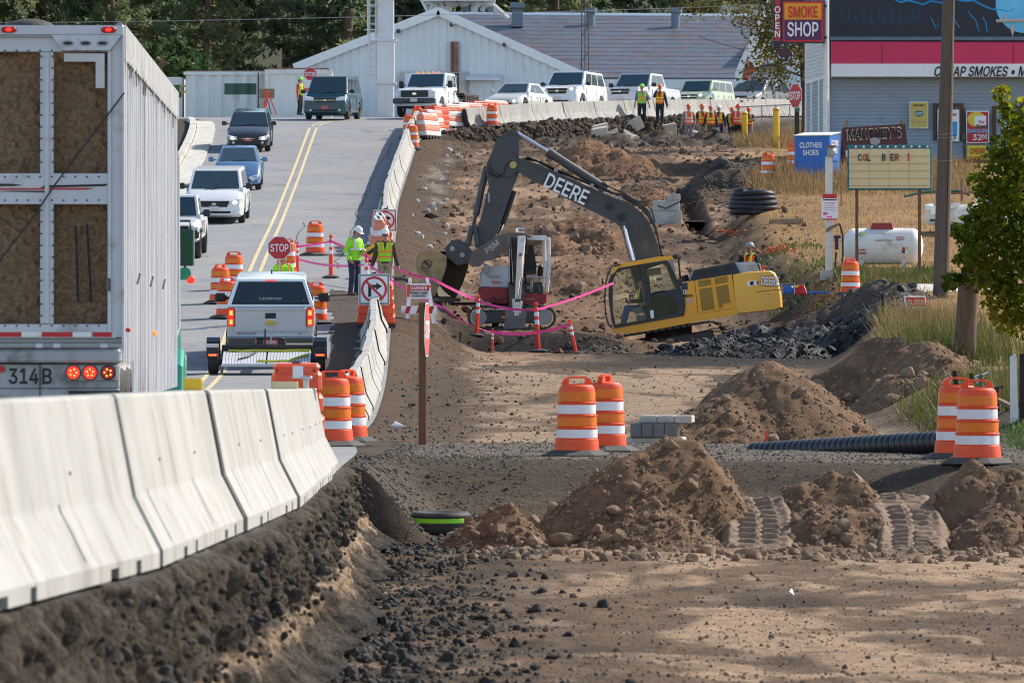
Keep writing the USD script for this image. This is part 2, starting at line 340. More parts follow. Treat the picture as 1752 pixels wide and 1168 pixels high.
sheet('road', lambda y: XL(y) - .02, XE, np.concatenate([np.arange(-20, 120, 4), np.arange(120, 264.1, 1.5)]), 'asphalt', dz=0., label='grey asphalt road climbing the hill')
def cross_road():
    xs = np.arange(-3.4, 46, .8); u = np.linspace(0, 1, 10); X = np.repeat(xs[:, None], 10, 1)
    Y = DB(xs)[:, None] + .25 + u * 24
    i = np.arange(len(xs) - 1)[:, None] * 10 + np.arange(9); F = np.stack([i, i + 10, i + 11, i + 1], -1).reshape(-1, 4)
    obj('cross_road', (np.stack([X, Y, R(Y) + .004], -1).reshape(-1, 3), F), 'asphalt', smooth=True, kind='structure', label='road at the top of the hill behind the concrete barriers')
cross_road()
CL = pch([50, 90, 118, 155, 205, 230, 240], [-5.5, -6.1, -6.4, -7.1, -8.1, -8.4, -8.5])
def centre():
    pts = [(float(CL(y)), y) for y in np.arange(60, 240, 2)] + [(-8.52, 243), (-8.45, 247), (-8.1, 250.5), (-7.3, 253), (-6.2, 254.8), (-4.8, 256.2), (-2, 259), (2, 265), (6, 273)]
    p = np.array(pts); t = np.gradient(p, axis=0); t /= np.linalg.norm(t, axis=1, keepdims=True); n = np.stack([t[:, 1], -t[:, 0]], 1)
    for s in (-1, 1):
        a, b = p + n * (s * .15 - .055), p + n * (s * .15 + .055)
        V = np.vstack([np.c_[a, R(a[:, 1]) + .008], np.c_[b, R(b[:, 1]) + .008]]); k = len(p); i = np.arange(k - 1)
        obj('centre_line', (V, np.stack([i, i + k, i + k + 1, i + 1], -1)), 'yellow_line', kind='structure', label='yellow line of the double centre line')
centre()
def kerb():
    ys = np.arange(150, 250, 3.0)
    for k in range(len(ys) - 1):   # the kerb's slabs, each its own piece
        y0, y1 = ys[k] + .02, ys[k + 1] - .02
        pts = []
        for y in (y0, y1):
            x = float(XL(y)); z = float(R(y))
            pts += [(x + .02, y, z - .1), (x + .02, y, z + .07), (x - .75, y, z + .09), (x - .75, y, z - .1)]
        obj('pavement_slab', hull(pts), 'kerb', PAVE)
        pts = []
        for y in (y0, y1):
            x = float(XL(y)); z = float(R(y))
            pts += [(x - .78, y, z - .1), (x - .78, y, z + .25), (x - 1.05, y, z + .25), (x - 1.05, y, z - .1)]
        obj('kerb_stone', hull(pts), 'kerb', PAVE)
PAVE = thing('pavement', 'pale concrete gutter and kerb along the left edge of the road', None); stage.GetPrimAtPath(PAVE).SetCustomDataByKey('kind', 'structure')
kerb()
# ---------------------------------------------------------------- barriers
def jersey(L, name):
    p = proto(name)
    prof = [(-.305, 0), (.305, 0), (.305, .075), (.175, .33), (.085, .80), (.07, .815), (-.07, .815), (-.085, .80), (-.175, .33), (-.305, .075)]
    gp = .065 if L > 4 else .02; b = man(prism(prof, gp, L - gp))
    cuts = []
    for k in range(max(2, round(L / 1.5))):
        y = L * (k + .5) / max(2, round(L / 1.5))
        for s in (-1, 1):
            cuts.append(mv(bx(-.3, y - .02, -.085, .3, y + .02, .085), s * .285, 0, .20, ry=s * .47, rz=0) if k % 2 == 0 else bx(s * .34, y - .08, -.02, s * .22, y + .08, .06))
    cuts.append(bx(-.5, L * .25 - .12, -.01, .5, L * .25 + .12, .05)); cuts.append(bx(-.5, L * .75 - .12, -.01, .5, L * .75 + .12, .05))
    for c in cuts: b = b - man(c)
    obj('body', tm(b), 'concrete', p, smooth=25)
    fl = affinity.translate(affinity.scale(Polygon(prof), .97, .985, origin=(0, .4)), 0, 0)
    obj('joint_gap', prism(fl, -gp - .01, gp + .005), 'black', p)
    for s in (-1, 1):
        for k in range(2):
            obj('lifting_hole', cyl((s * .148, L * (.3 + .4 * k), .47), (s * .138, L * (.3 + .4 * k), .475), .018, 8), 'grey_dark', p)
    return p
JN, JF = jersey(6.06, 'jersey_long'), jersey(3.05, 'jersey_short')
def row(pts, src, L, name, group, labels, tol=.012):
    p = np.array(pts, float); i = 0; out = []
    # walk along the curve with chords of length L
    s = np.r_[0, np.cumsum(np.linalg.norm(np.diff(p[:, :2], axis=0), axis=1))]
    f = lambda q: np.array([np.interp(q, s, p[:, k]) for k in range(3)])
    q = 0.; n = 0
    while q + L < s[-1] + .2:
        a, b = f(q), f(q + L); d = b - a
        rz = math.atan2(-d[0], d[1]); rx = math.atan2(d[2], math.hypot(d[0], d[1]))
        j = rng.normal(0, tol, 2); j[0] += .018 if (L > 4 and n in (3, 5)) else 0
        lab = labels(n) if callable(labels) else labels
        out.append(dup(src, name, lab, 'barrier', a + [j[0], 0, 0], rz + j[1] * .4, group, rx=rx)); q += L; n += 1
    return out
yn = np.arange(8.7, 58.2, .5)
nl = {0: 'concrete barrier nearest the camera, running out of the picture at the left', 7: 'last concrete barrier of the near run, beside the orange plastic barrier and drums'}
row([(float(XB(y)), y, float(R(y))) for y in yn], JN, 6.1, 'concrete_barrier', 'near concrete barriers in front of the chip trailer', lambda n: nl.get(n, 'pale concrete barrier of the near run in the lower left'))
ya = np.arange(85, 141, .5)
row([(float(XB(y)), y, float(R(y))) for y in ya], JF, 3.07, 'concrete_barrier', 'concrete barriers along the road beside the pickup', 'concrete barrier of the curving run right of the silver pickup')
yb = np.arange(174, 247.5, .5)
row([(float(XB(y)), y, float(R(y))) for y in yb], JF, 3.07, 'concrete_barrier', 'concrete barriers along the road up the hill', 'concrete barrier of the run climbing the hill above the two men')
rowp = [(x, float(DB(x)) + 1.2, float(R(DB(x) + 1.2))) for x in np.arange(-2.0, 30, .4)]
row(rowp, JF, 3.07, 'concrete_barrier', 'concrete barriers along the top road', 'concrete barrier of the row in front of the queue of cars')
# ---------------------------------------------------------------- buildings at the top of the hill
paint('siding_white', (.62, .67, .70), .55, coat=0, var=.07, scale=.8, dirt=(.42, .44, .45), damt=.06, dscale=.6)
mat('siding_edge', (.70, .73, .74), .5, var=.05)
mat('grey_door', (.40, .42, .43), .6)
mat('rust', (.23, .12, .08), .8, var=.4, scale=5)
mat('grey_blue', (.14, .18, .22), .6)
mat('elevator_white', (.62, .63, .64), .5, var=.06, dirt=(.28, .12, .06), damt=-.02, dscale=.7, stretch=(3., 3., .25))
mat('spout_red', (.42, .08, .05), .6, var=.2)
mat('tan_wall', (.40, .36, .29), .8, var=.1)
mat('amber_paint', (.6, .38, .05), .6)
mat('container_white', (.70, .70, .67), .6, var=.06, dirt=(.45, .40, .33), damt=.08, stretch=(1.5, 1.5, .4))
mat('dark_green', (.035, .10, .065), .5, var=.1)
mat('siding_blue', (.26, .31, .37), .7, var=.06, scale=1.5, dirt=(.15, .19, .23), damt=.08)
mat('siding_pale', (.62, .63, .60), .7, var=.06)
mat('siding_green', (.30, .38, .38), .7)
mat('awning_red', (.60, .03, .10), .6, var=.07, scale=1.2)
mat('sign_night', (.012, .017, .028), .5, var=.2, scale=1.)
mat('neon_blue', (.03, .30, .62), .5, var=.25, scale=4)
mat('moon_blue', (.12, .48, .72), .5, var=.2, scale=.8)
mat('teal', (.02, .14, .16), .5, var=.2)
mat('maroon', (.085, .022, .022), .6)
mat('cream', (.66, .52, .29), .5, var=.04)
mat('navy', (.012, .02, .10), .5)
mat('blue_box', (.012, .12, .42), .4, var=.08, scale=2, dirt=(.02, .10, .30), damt=.1)
mat('purple', (.09, .022, .085), .5)
mat('orange_sign', (.80, .33, .012), .5)
mat('yellow_sign', (.72, .52, .03), .5)
mat('brown_trim', (.09, .045, .03), .7)
mat('poster_gold', (.55, .42, .10), .5, var=.15, scale=2); mat('bone', (.5, .42, .38), .6); mat('neon_dim', (.025, .12, .2), .6)
mat('navy_dark', (.02, .02, .04), .5); mat('red_sign2', (.60, .02, .03), .45)
def corr(x0, x1, z0f, z1f, y, step, depth=.04):   # wall of standing ribs facing -y
    V = []; F = []; xs = np.arange(x0, x1, step / 4); off = [0, 0, -depth, -depth]
    for i, x in enumerate(xs):
        o = off[i % 4]; V += [(x, y + o, z0f(x)), (x, y + o, z1f(x))]
    for i in range(len(xs) - 1):
        F += [[2 * i, 2 * i + 2, 2 * i + 3], [2 * i, 2 * i + 3, 2 * i + 1]]
    return trimesh.Trimesh(np.array(V), np.array(F), process=False)
def roof_mat():
    N = {'g': ('geometry', {}), 'm': ('mapping', {'scale': (.9, .62, 1.)}), 'p': ('principled_bsdf', {'roughness': .5, 'metallic': .35}),
         'k': ('brick_texture', {'scale': 1.0, 'color1': (.085, .105, .135), 'color2': (.14, .072, .055), 'mortar': (.10, .12, .15), 'mortar_size': .03, 'mortar_smooth': .6, 'brick_width': 1.1, 'row_height': .5, 'bias': -.35}),
         'n': ('noise_texture', {'scale': 1.6, 'detail': 5.0}), 'r': ('rgb_ramp', {'ramp': [(.3, (.75, .75, .75)), (.7, (1.2, 1.2, 1.2))]}), 'x': ('mix', {'mix_type': 'multiply', 'fac': 1.0})}
    MAT['rusty_roof'] = usdkit.material(stage, '/World/Looks/rusty_roof', N, [('g.position', 'm.vector'), ('m.vector', 'k.vector'), ('g.position', 'n.vector'), ('n.fac', 'r.fac'), ('k.color', 'x.color1'), ('r.color', 'x.color2'), ('x.color', 'p.base_color')], surface='p.BSDF')
roof_mat()
def barn():
    d = 285.; q = lambda px, py, dd=d: P(px, py, dd)
    b = thing('barn', 'pale blue grey metal barn with a gabled front and long rusty grey roof', 'barn')
    L_, A, Rr = q(502, 114), q(750, 17), q(1004, 130); zg = 9.8
    top = lambda x: np.interp(x, [L_[0], A[0], Rr[0]], [L_[2], A[2], Rr[2]])
    obj('wall', corr(L_[0] + .2, Rr[0] - .15, lambda x: zg, lambda x: float(top(x)) - .05, d, .42), 'siding_white', b)
    obj('back_wall', prism([(L_[0] + .2, zg), (Rr[0] - .15, zg), (Rr[0] - .15, Rr[2] - .1), (A[0], A[2] - .1), (L_[0] + .2, L_[2] - .1)], d + .1, d + 26), 'siding_white', b)
    for a, c in ((L_, A), (A, Rr)):
        n = np.array([-(c[2] - a[2]), 0, c[0] - a[0]]); n /= np.linalg.norm(n)
        obj('roof_edge', hull([a + n * .12 + [0, -.25, 0], c + n * .12 + [0, -.25, 0], a - n * .3 + [0, -.25, 0], c - n * .3 + [0, -.25, 0], a + n * .12 + [0, -.1, 0], c + n * .12 + [0, -.1, 0], a - n * .3 + [0, -.1, 0], c - n * .3 + [0, -.1, 0]]), 'siding_edge', b)
        obj('front_roof', hull([a + n * .10 + [0, -.1, 0], c + n * .10 + [0, -.1, 0], a + [0, -.1, 0], c + [0, -.1, 0], a + n * .10 + [0, 26, 0], c + n * .10 + [0, 26, 0], a + [0, 26, 0], c + [0, 26, 0]]), 'rusty_roof' if c is Rr else 'siding_edge', b)
    # long wing to the right: its roof slopes towards the road
    e0, e1 = P(980, 131, 291), P(1338, 136, 293); r0, r1 = P(760, 20, 309), P(1300, 36, 311)
    e0[2] = e1[2] = (e0[2] + e1[2]) / 2; r0[2] = r1[2] = (r0[2] + r1[2]) / 2; r1[0] = e1[0]
    e0[0] = A[0]; r0[0] = A[0]
    nc = 15      # courses of the roof
    for k in range(nc):
        a, c = k / nc, (k + 1) / nc
        p = [e0 + (r0 - e0) * a, e1 + (r1 - e1) * a, e0 + (r0 - e0) * c, e1 + (r1 - e1) * c]
        obj('roof_course', hull([p[0] + [0, 0, .035], p[1] + [0, 0, .035], p[2] + [0, 0, .02], p[3] + [0, 0, .02]] + [v - [0, 0, .12] for v in p]), 'rusty_roof', b)
    obj('rear_roof', hull([r0, r1, r0 + [0, 17, -4], r1 + [0, 17, -4], r0 - [0, 0, .2], r1 - [0, 0, .2]]), 'rusty_roof', b)
    obj('ridge_cap', tube([r0 + [0, 0, .05], r1 + [0, 0, .05]], .14, 6), 'siding_edge', b)
    obj('wall', corr(Rr[0] - .2, e1[0] - .2, lambda x: zg, lambda x: float(e0[2]) - .1, 291.6, .42), 'siding_white', b)
    obj('gable_wall', prismx([(291.7, zg), (326, zg), (326, e0[2] - .5), (309.5, r0[2] - .3), (291.7, e0[2] - .3)], e1[0] - .6, e1[0] - .3), 'siding_white', b)
    # big door and the small awning in the front
    a, c = q(684, 123, d - .2), q(800, 205, d - .2)
    obj('doorway', bx(a[0], d - .06, zg, c[0], d - .2, a[2]), 'grey_door', b)
    obj('door_panel', bx(a[0] + .25, d - .21, zg, a[0] + 1.5, d - .26, a[2] - .1), 'siding_white', b)
    obj('door_panel', bx(c[0] - 1.1, d - .21, zg, c[0] - .1, d - .26, a[2] - .1), 'grey_door', b)
    a, c = q(797, 128), q(858, 136)
    obj('awning', hull([(a[0], d - .1, a[2]), (c[0], d - .1, a[2]), (a[0], d - .1, a[2] - .08), (c[0], d - .1, a[2] - .08), (a[0], d - .8, c[2]), (c[0], d - .8, c[2]), (a[0], d - .8, c[2] - .06), (c[0], d - .8, c[2] - .06)]), 'siding_edge', b)
    a = q(780, 72); c = q(780, 124)
    obj('downpipe', T(cyl((a[0], d - .2, a[2]), (a[0], d - .2, c[2]), .12, 8), cyl((a[0] - .2, d - .15, a[2]), (a[0] - .2, d - .15, c[2]), .07, 8)), 'rust', b)
    for px, py in ((682, 52), (773, 41), (863, 75)):
        a = q(px, py); obj('lamp', T(cyl((a[0], d, a[2]), (a[0], d - .5, a[2]), .03, 6), blob((a[0], d - .5, a[2] - .08), .12)), 'grey_dark', b)
    a = P(882, 15, 306); obj('roof_vent', T(bx(a[0] - .2, 305.5, a[2] - 1, a[0] + .4, 306.5, a[2] + .1), bx(a[0] - .3, 305.2, a[2], a[0] + .5, 306.8, a[2] + .3)), 'grey_blue', b)
    for px in (1155, 1010): a = P(px, 27, 308); obj('roof_vent', T(cyl((a[0], 307, a[2] - 1), (a[0], 307, a[2] + .1), .25, 10), cyl((a[0], 307, a[2] + .1), (a[0], 307, a[2] + .35), .38, 10)), 'grey_blue', b)
barn()
def silo():
    d = 280.; a, c = P(647, 0, d), P(674, 0, d); x0, x1 = a[0], c[0]
    t = thing('grain_elevator_leg', 'tall white rust streaked grain elevator leg in front of the barn', 'elevator')
    z = 9.9; lev = [9.9, 12.0, 14.1, 16.2, 18.3, 20.4, 22.5]
    for k in range(len(lev) - 1):
        g = .04 * (k % 2)
        obj('casing', bx(x0 - g, d - .5 - g, lev[k] + .03, x1 + g, d + .4, lev[k + 1] - .03, .03), 'elevator_white', t)
        obj('flange', bx(x0 - .12, d - .62, lev[k + 1] - .05, x1 + .12, d + .5, lev[k + 1] + .05), 'elevator_white', t)
    obj('base', bx(x0 - .15, d - .7, z - .6, x1 + .15, d + .5, z + .03), 'elevator_white', t)
    l = thing('caged_ladder', 'white caged ladder beside the grain elevator leg', 'ladder')
    for px in (632, 643): a = P(px, 0, d); obj('rail', cyl((a[0], d, 12.2), (a[0], d, 22.5), .05, 6), 'elevator_white', l)
    for k in range(24): obj('rung', cyl((P(632, 0, d)[0], d, 12.4 + k * .42), (P(643, 0, d)[0], d, 12.4 + k * .42), .025, 5), 'elevator_white', l)
    for k in range(7):
        zz = 14.6 + k * 1.2; cx = P(637.5, 0, d)[0]
        obj('cage_hoop', tube([(cx + .38 * math.cos(w), d - .38 - .4 * math.sin(w), zz) for w in np.linspace(0, PI, 9)], .03, 5), 'elevator_white', l)
    for px in (629.5, 646): a = P(px, 0, d); obj('cage_bar', cyl((a[0], d - .4, 14.4), (a[0], d - .4, 22.5), .03, 5), 'elevator_white', l)
silo()
def truss():
    d = 288.; t = thing('conveyor_gantry', 'white steel conveyor gantry with spouts on the barn ridge', 'gantry')
    pz = lambda px, py: P(px, py, d)
    obj('deck', bx(pz(722, 0)[0], d - 1, pz(0, 4)[2], pz(848, 0)[0], d + 1, pz(0, -6)[2]), 'elevator_white', t)
    for a, c in (((735, 20), (748, -2)), ((763, 22), (750, -2)), ((725, 0), (768, 22)), ((722, -2), (733, 20)), ((825, 20), (832, 0)), ((850, 24), (838, 0)), ((845, 10), (870, 32))):
        obj('strut', tube([pz(*a), pz(*c)], .13, 5), 'elevator_white', t)
    for px, lean in ((772, -4), (794, 3), (815, -3), (834, 4)):
        a, m, e = pz(px, 2), pz(px + lean, 12), pz(px + lean * 1.4, 21)
        obj('hopper', tube([a, m], [.5, .2], 8), 'elevator_white', t); obj('spout', tube([m, e], .2, 8), 'grey_blue' if lean > 0 else 'elevator_white', t)
    for px0, py0, px1, py1, r, red in ((1308, 28, 1266, 122, .22, 0), (1330, 62, 1286, 112, .36, 1)):
        s = thing('grain_spout', 'slim white grain spout slanting down in front of the grey roof' if not red else 'thick white grain spout with a red end beside the slim one', 'spout')
        a, c = P(px0, py0, 284), P(px1, py1, 284)
        obj('tube', tube([a + (a - c) * .6, a, c], r, 10), 'white_dirty', s)
        if red:
            e = P(1278, 120, 284); f = P(1276, 138, 284)
            obj('red_cone', tube([c, e], [r * 1.15, r * .75], 10), 'spout_red', s); obj('red_end', tube([e, f], r * .55, 10), 'spout_red', s)
        else: obj('end', tube([c, P(1264, 134, 284)], r, 10), 'white_dirty', s)
truss()
def tower():
    d = 286.; t = thing('lattice_mast', 'thin grey lattice mast standing in front of the long roof', 'mast')
    x = P(1001, 0, d)[0]; z0, z1 = 10.2, 19.
    for k, (a, c) in enumerate(((-.2, -.12), (.2, -.12), (0, .2))): obj('mast_leg', cyl((x + a, d + c, z0), (x + a * .7, d + c, z1), .03, 5), 'grey_dark', t)
    for k in range(14):
        z = z0 + k * .62; s = 1 if k % 2 else -1
        obj('brace', cyl((x - .2 * s, d - .12, z), (x + .2 * s, d - .12, z + .62), .018, 4), 'grey_dark', t)
    b = thing('white_shed', 'white flat shed seen behind the bare tree and the spouts', 'shed')
    a, c = P(1309, 60, 297), P(1376, 200, 297)
    obj('wall', corr(a[0], c[0] + 5, lambda x: 10., lambda x: P(0, 45, 297)[2], 297, .3), 'siding_edge', b); obj('body', bx(a[0], 297.1, 9.8, c[0] + 5, 306, P(0, 45, 297)[2] - .02), 'siding_edge', b)
    obj('upper_block', bx(P(1237, 0, 318)[0], 318, 10, P(1312, 0, 318)[0], 326, P(0, 8, 318)[2]), 'tan_wall', b)
tower()
def containers():
    d = 276.
    z0 = P(0, 207, d)[2]
    c1 = thing('shipping_container', 'corrugated white storage container with a dark green rectangle on its side', 'container')
    zt = P(0, 128, d)[2]; x0, x1 = P(318, 0, d)[0], P(453, 0, d)[0]
    obj('side', corr(x0, x1, lambda x: z0, lambda x: zt, d, .62, .10), 'container_white', c1)
    obj('body', bx(x0, d + .02, z0, x1, d + 2.4, zt - .02), 'container_white', c1)
    obj('top_rail', bx(x0 - .1, d - .14, zt - .02, x1 + .1, d + .05, zt + .14), 'container_white', c1); obj('roof_rust', bx(x0, d - .1, zt + .14, x1, d + 2.4, zt + .20), 'rust', c1)
    obj('green_patch', corr(P(384, 0, d)[0], P(440, 0, d)[0], lambda x: P(0, 162, d)[2], lambda x: P(0, 143, d)[2], d - .012, .62, .10), 'dark_green', c1)
    c2 = thing('shipping_container', 'smooth white storage container behind the far flagger', 'container')
    a, e = P(455, 0, d - 1)[0], P(567, 0, d - 1)[0]; zz = P(0, 120, d - 1)[2]
    obj('side', bx(a, d - 1, z0, e, d + 1.4, zz, .03), 'container_white', c2); obj('roof_rust', bx(a + .1, d - .95, zz, e - .1, d + 1.3, zz + .10), 'rust', c2)
    obj('top_rail', bx(a - .06, d - 1.06, zz - .2, e + .06, d - .96, zz + .02), 'white_dirty', c2)
    obj('corner_post', bx(a - .05, d - 1.08, z0, a + .14, d - .9, zz), 'white_dirty', c2); obj('corner_post', bx(e - .14, d - 1.08, z0, e + .05, d - .9, zz), 'white_dirty', c2)
    for k in range(4): obj('lock_bar', cyl((a - .4 - .01 * k, d - .4 + .3 * k, z0), (a - .4, d - .4 + .3 * k, zz - .1), .03, 6), 'grey_dark', c2)
    c3 = thing('shipping_container', 'white container with a green panel peeking out beside the trailer front', 'container')
    a, e = P(270, 0, d + 2)[0], P(317, 0, d + 2)[0]
    obj('side', bx(a, d + .5, z0, e - .05, d + 3, zt - .1, .03), 'container_white', c3); obj('panel', bx(e - 1.0, d + .46, P(0, 166, d)[2], e - .1, d + .5, P(0, 145, d)[2]), 'dark_green', c3)
    m = mv(text('C', .42), P(312, 0, d)[0], d + .45, P(0, 152, d)[2]); obj('letter', m, 'amber_paint', c3)
containers()
# ---------------------------------------------------------------- smoke shop
def poster(name, px0, py0, px1, py1, d, base, label, items, frame='white', cat='poster'):
    a, c = P(px0, py0, d), P(px1, py1, d); t = thing(name, label, cat, ((a[0] + c[0]) / 2, d, (a[2] + c[2]) / 2))
    w, h = c[0] - a[0], a[2] - c[2]
    obj('frame', bx(-w / 2, 0, -h / 2, w / 2, .05, h / 2), frame, t); obj('sheet', bx(-w * .46, -.012, -h * .47, w * .46, 0, h * .47), base, t)
    for k, (s, x, z, ww, hh, m) in enumerate(items):
        if s is None: obj('print', bx((x - ww / 2) * w, -.018 - .002 * k, (z - hh / 2) * h, (x + ww / 2) * w, -.012, (z + hh / 2) * h), m, t)
        elif s == 'o': obj('print', mv(prism(affinity.scale(Point(0, 0).buffer(.5, 12), ww * w, hh * h), 0, .006 + .002 * k), x * w, -.018 - .002 * k, z * h), m, t)
        else: obj('lettering', mv(text(s, hh * h, ww * w, .006), x * w, -.02 - .002 * k, z * h), m, t)
    return t
def shop():
    d = 226.; q = lambda px, py, dd=d: P(px, py, dd); X = lambda px, dd=d: P(px, 0, dd)[0]; Z = lambda py, dd=d: P(0, py, dd)[2]
    s = thing('smoke_shop', 'blue grey clapboard shop with a crimson awning and dark painted sign board', 'shop')
    x0, x1, zb, zt = X(1418), X(1418) + 16, 6.2, Z(-20)
    nb = 0; z = zb
    while z < Z(128):       # clapboards
        obj('clapboard', hull([(x0, d, z), (x1, d, z), (x0, d - .028, z), (x1, d - .028, z), (x0, d - .004, z + .138), (x1, d - .004, z + .138), (x0, d, z + .138), (x1, d, z + .138)]), 'siding_blue', s); z += .14
    obj('wall', bx(x0, d + .002, zb - .3, x1, d + .3, zt), 'siding_blue', s)
    # side wall receding to the left
    w0, w1 = np.array([x0, d + .3]), np.array([X(1380, d + 6), d + 6.])
    u = (w1 - w0); ln = np.linalg.norm(u); u /= ln; n = np.array([-u[1], u[0]]);
    if n[0] > 0: n = -n
    z = zb + .2; k = 0
    while z < zt - .1:
        m = 'siding_pale' if z > Z(133) else 'siding_green'
        p = [np.r_[w0 + n * o, zz] for o, zz in ((0, z), (.03, z), (.006, z + .155), (0, z + .155))] + [np.r_[w1 + n * o, zz] for o, zz in ((0, z), (.03, z), (.006, z + .155), (0, z + .155))]
        obj('side_board', hull(p), m, s); z += .157
    obj('side_wall', hull([np.r_[w0, zb], np.r_[w1, zb], np.r_[w0, zt], np.r_[w1, zt], np.r_[w0 - n * .3, zb], np.r_[w1 - n * .3, zb], np.r_[w0 - n * .3, zt], np.r_[w1 - n * .3, zt]]), 'siding_pale', s)
    for f in (.03, .38, .72, .985):
        c = w0 + u * ln * f; obj('side_post', hull([np.r_[c + u * a + n * o, zz] for a in (-.11, .11) for o in (0, .07) for zz in (zb, Z(133) if 0 < f < .9 else zt)]), 'white', s)
    obj('side_rail', hull([np.r_[w0 + u * ln * a + n * o, zz] for a in (0, 1) for o in (0, .06) for zz in (Z(133), Z(129))]), 'white', s)
    obj('corner_post', bx(x0 - .14, d - .1, zb, x0 + .03, d + .05, zt), 'white', s)
    # awning, band, sign board
    dd = d - .8
    obj('awning', hull([(x0 + .08, d - .05, Z(70)), (x1, d - .05, Z(73)), (x0 + .08, dd, Z(74)), (x1, dd, Z(77)), (x0 + .08, dd, Z(111)), (x1, dd, Z(114)), (x0 + .08, d - .05, Z(111)), (x1, d - .05, Z(114))]), 'awning_red', s)
    obj('white_band', bx(x0 + .08, dd - .02, Z(133), x1, d - .05, Z(111) - .003), 'white', s)
    for k in range(5): obj('awning_seam', bx(x0 + 2.05 + 2.6 * k, dd - .012, Z(112), x0 + 2.07 + 2.6 * k, dd, Z(76)), 'maroon', s)
    m = text('CHEAP SMOKES • MARKET', .40, 4.85, .02); m.vertices[:, 0] += m.vertices[:, 2] * .2
    obj('lettering', mv(m, X(1596) + 2.43, dd - .022, Z(124)), 'black', s)
    obj('light_rail', bx(x0, d - .3, Z(70), x1, d - .03, Z(64)), 'grey_blue', s)
    obj('sign_board', bx(x0 + .02, d - .22, Z(64), x1, d - .05, Z(-22)), 'sign_night', s)
    def line(pts, m, r=.025, nm='painted_line'):
        obj(nm, tube([(X(a), d - .225, Z(b)) for a, b in pts], r, 5), m, s)
    line([(1525, -2), (1540, 5), (1552, 2), (1566, 5), (1578, 9), (1592, 3), (1610, 6), (1630, -1)], 'neon_blue', .04)
    line([(1630, -1), (1648, 3), (1665, 2), (1680, 10), (1696, 17), (1712, 18), (1724, 21), (1735, 16)], 'neon_blue', .04)
    r2 = np.random.default_rng(5)
    for k, px in enumerate((1440, 1452, 1463, 1478, 1490, 1504, 1512, 1527, 1538, 1550, 1562, 1570)):
        hgt = 10 + r2.random() * 22; b = 36 + r2.random() * 5; pts = []
        for j in range(7):
            f = j / 6; pts += [(px - (1 - f) * 4.2, b - f * hgt + 2), (px + (1 - f) * 4.2, b - f * hgt + 2)]
            obj('painted_pine', T(*[tube([(X(px), d - .224, Z(b - f * hgt - 2)), (X(px + sg * (1 - f) * 5), d - .224, Z(b - f * hgt + 2))], .012, 4) for sg in (-1, 1)]), 'neon_dim', s)
    for pts in ([(1592, 32), (1601, 50), (1605, 44)], [(1630, 33), (1641, 48)], [(1655, 20), (1664, 32), (1668, 34), (1674, 55)], [(1680, 30), (1686, 40), (1688, 56)]): line(pts, 'neon_blue', .022)
    obj('painted_moon', mv(prism(Point(0, 0).buffer(1.15, 24), 0, .02), X(1752), d - .25, Z(8)), 'moon_blue', s)
    obj('painted_pipe', T(tube([(X(1703), d - .27, Z(37)), (X(1768), d - .27, Z(35))], .07, 6), bx(X(1718), d - .29, Z(35), X(1722), d - .25, Z(26))), 'bone', s)
    obj('painted_feather', hull([(X(1731), d - .27, Z(40)), (X(1735), d - .27, Z(52)), (X(1731), d - .27, Z(64)), (X(1728), d - .27, Z(52)), (X(1731), d - .25, Z(52))]), 'bone', s)
    # window and door
    a = (X(1596), X(1648), Z(240), Z(177))
    obj('window_frame', T(bx(a[0], d - .09, a[2], a[1], d - .03, a[2] + .12), bx(a[0], d - .09, a[3] - .12, a[1], d - .03, a[3]), bx(a[0], d - .09, a[2] + .12, a[0] + .12, d - .03, a[3] - .12), bx(a[1] - .12, d - .09, a[2] + .12, a[1], d - .03, a[3] - .12)), 'brown_trim', s)
    obj('window_pane', bx(a[0] + .12, d - .05, a[2] + .12, a[1] - .12, d - .03, a[3] - .12), 'glass', s)
    for k in range(7): xx = a[0] + .15 + k * .145; obj('window_bar', cyl((xx, d - .12, a[2] + .05), (xx, d - .12, a[3] - .05), .012, 5), 'black', s)
    a = (X(1697), X(1752), zb, Z(182))
    obj('door_frame', T(bx(a[0], d - .08, a[2], a[0] + .16, d - .03, a[3]), bx(a[0] + .16, d - .08, a[3] - .14, a[1], d - .03, a[3])), 'brown_trim', s)
    obj('door', bx(a[0] + .16, d - .05, a[2], a[1], d - .03, a[3] - .14), 'siding_blue', s)
    obj('door_pane', bx(X(1712), d - .07, Z(245), X(1745), d - .05, Z(195)), 'glass', s)
    obj('meter_pipe', T(cyl((X(1649), d - .1, zb), (X(1649), d - .1, Z(185)), .035, 6), bx(X(1645), d - .2, Z(240), X(1653), d - .04, Z(230))), 'grey_dark', s)
    f = d - .2
    poster('wall_poster', 1556, 174, 1588, 220, f, 'poster_gold', 'gold beer poster in a white frame on the shop wall', [('o', 0, .05, .5, .22, 'teal'), ('LUCKY', 0, .05, .42, .1, 'white'), ('CASH ONLY', 0, .36, .6, .07, 'maroon'), ('FRESH FOOD', 0, -.24, .6, .08, 'cream')])
    poster('window_poster', 1604, 188, 1641, 242, f, 'white', 'white poster behind the window bars, partly hidden by the pole', [('Eagle', -.02, .34, .78, .14, 'red'), (None, .25, -.1, .3, .45, 'neon_blue'), ('2', -.36, .14, .12, .14, 'red'), ('$', -.36, -.2, .1, .14, 'black'), ('3', .28, -.36, .14, .14, 'black')])
    poster('price_poster', 1653, 190, 1692, 245, f, 'red', 'red, yellow and blue bargain price poster reading 3200', [('o', -.05, .24, .8, .46, 'yellow_sign'), (None, .12, .2, .5, .3, 'white'), ('Our', .18, .16, .26, .1, 'red'), ('Best', .2, .02, .5, .12, 'dark_green'), ('BARGAIN', 0, -.12, .86, .12, 'moon_blue'), ('32', -.02, -.32, .4, .19, 'white'), ('00', .30, -.30, .22, .14, 'white')])
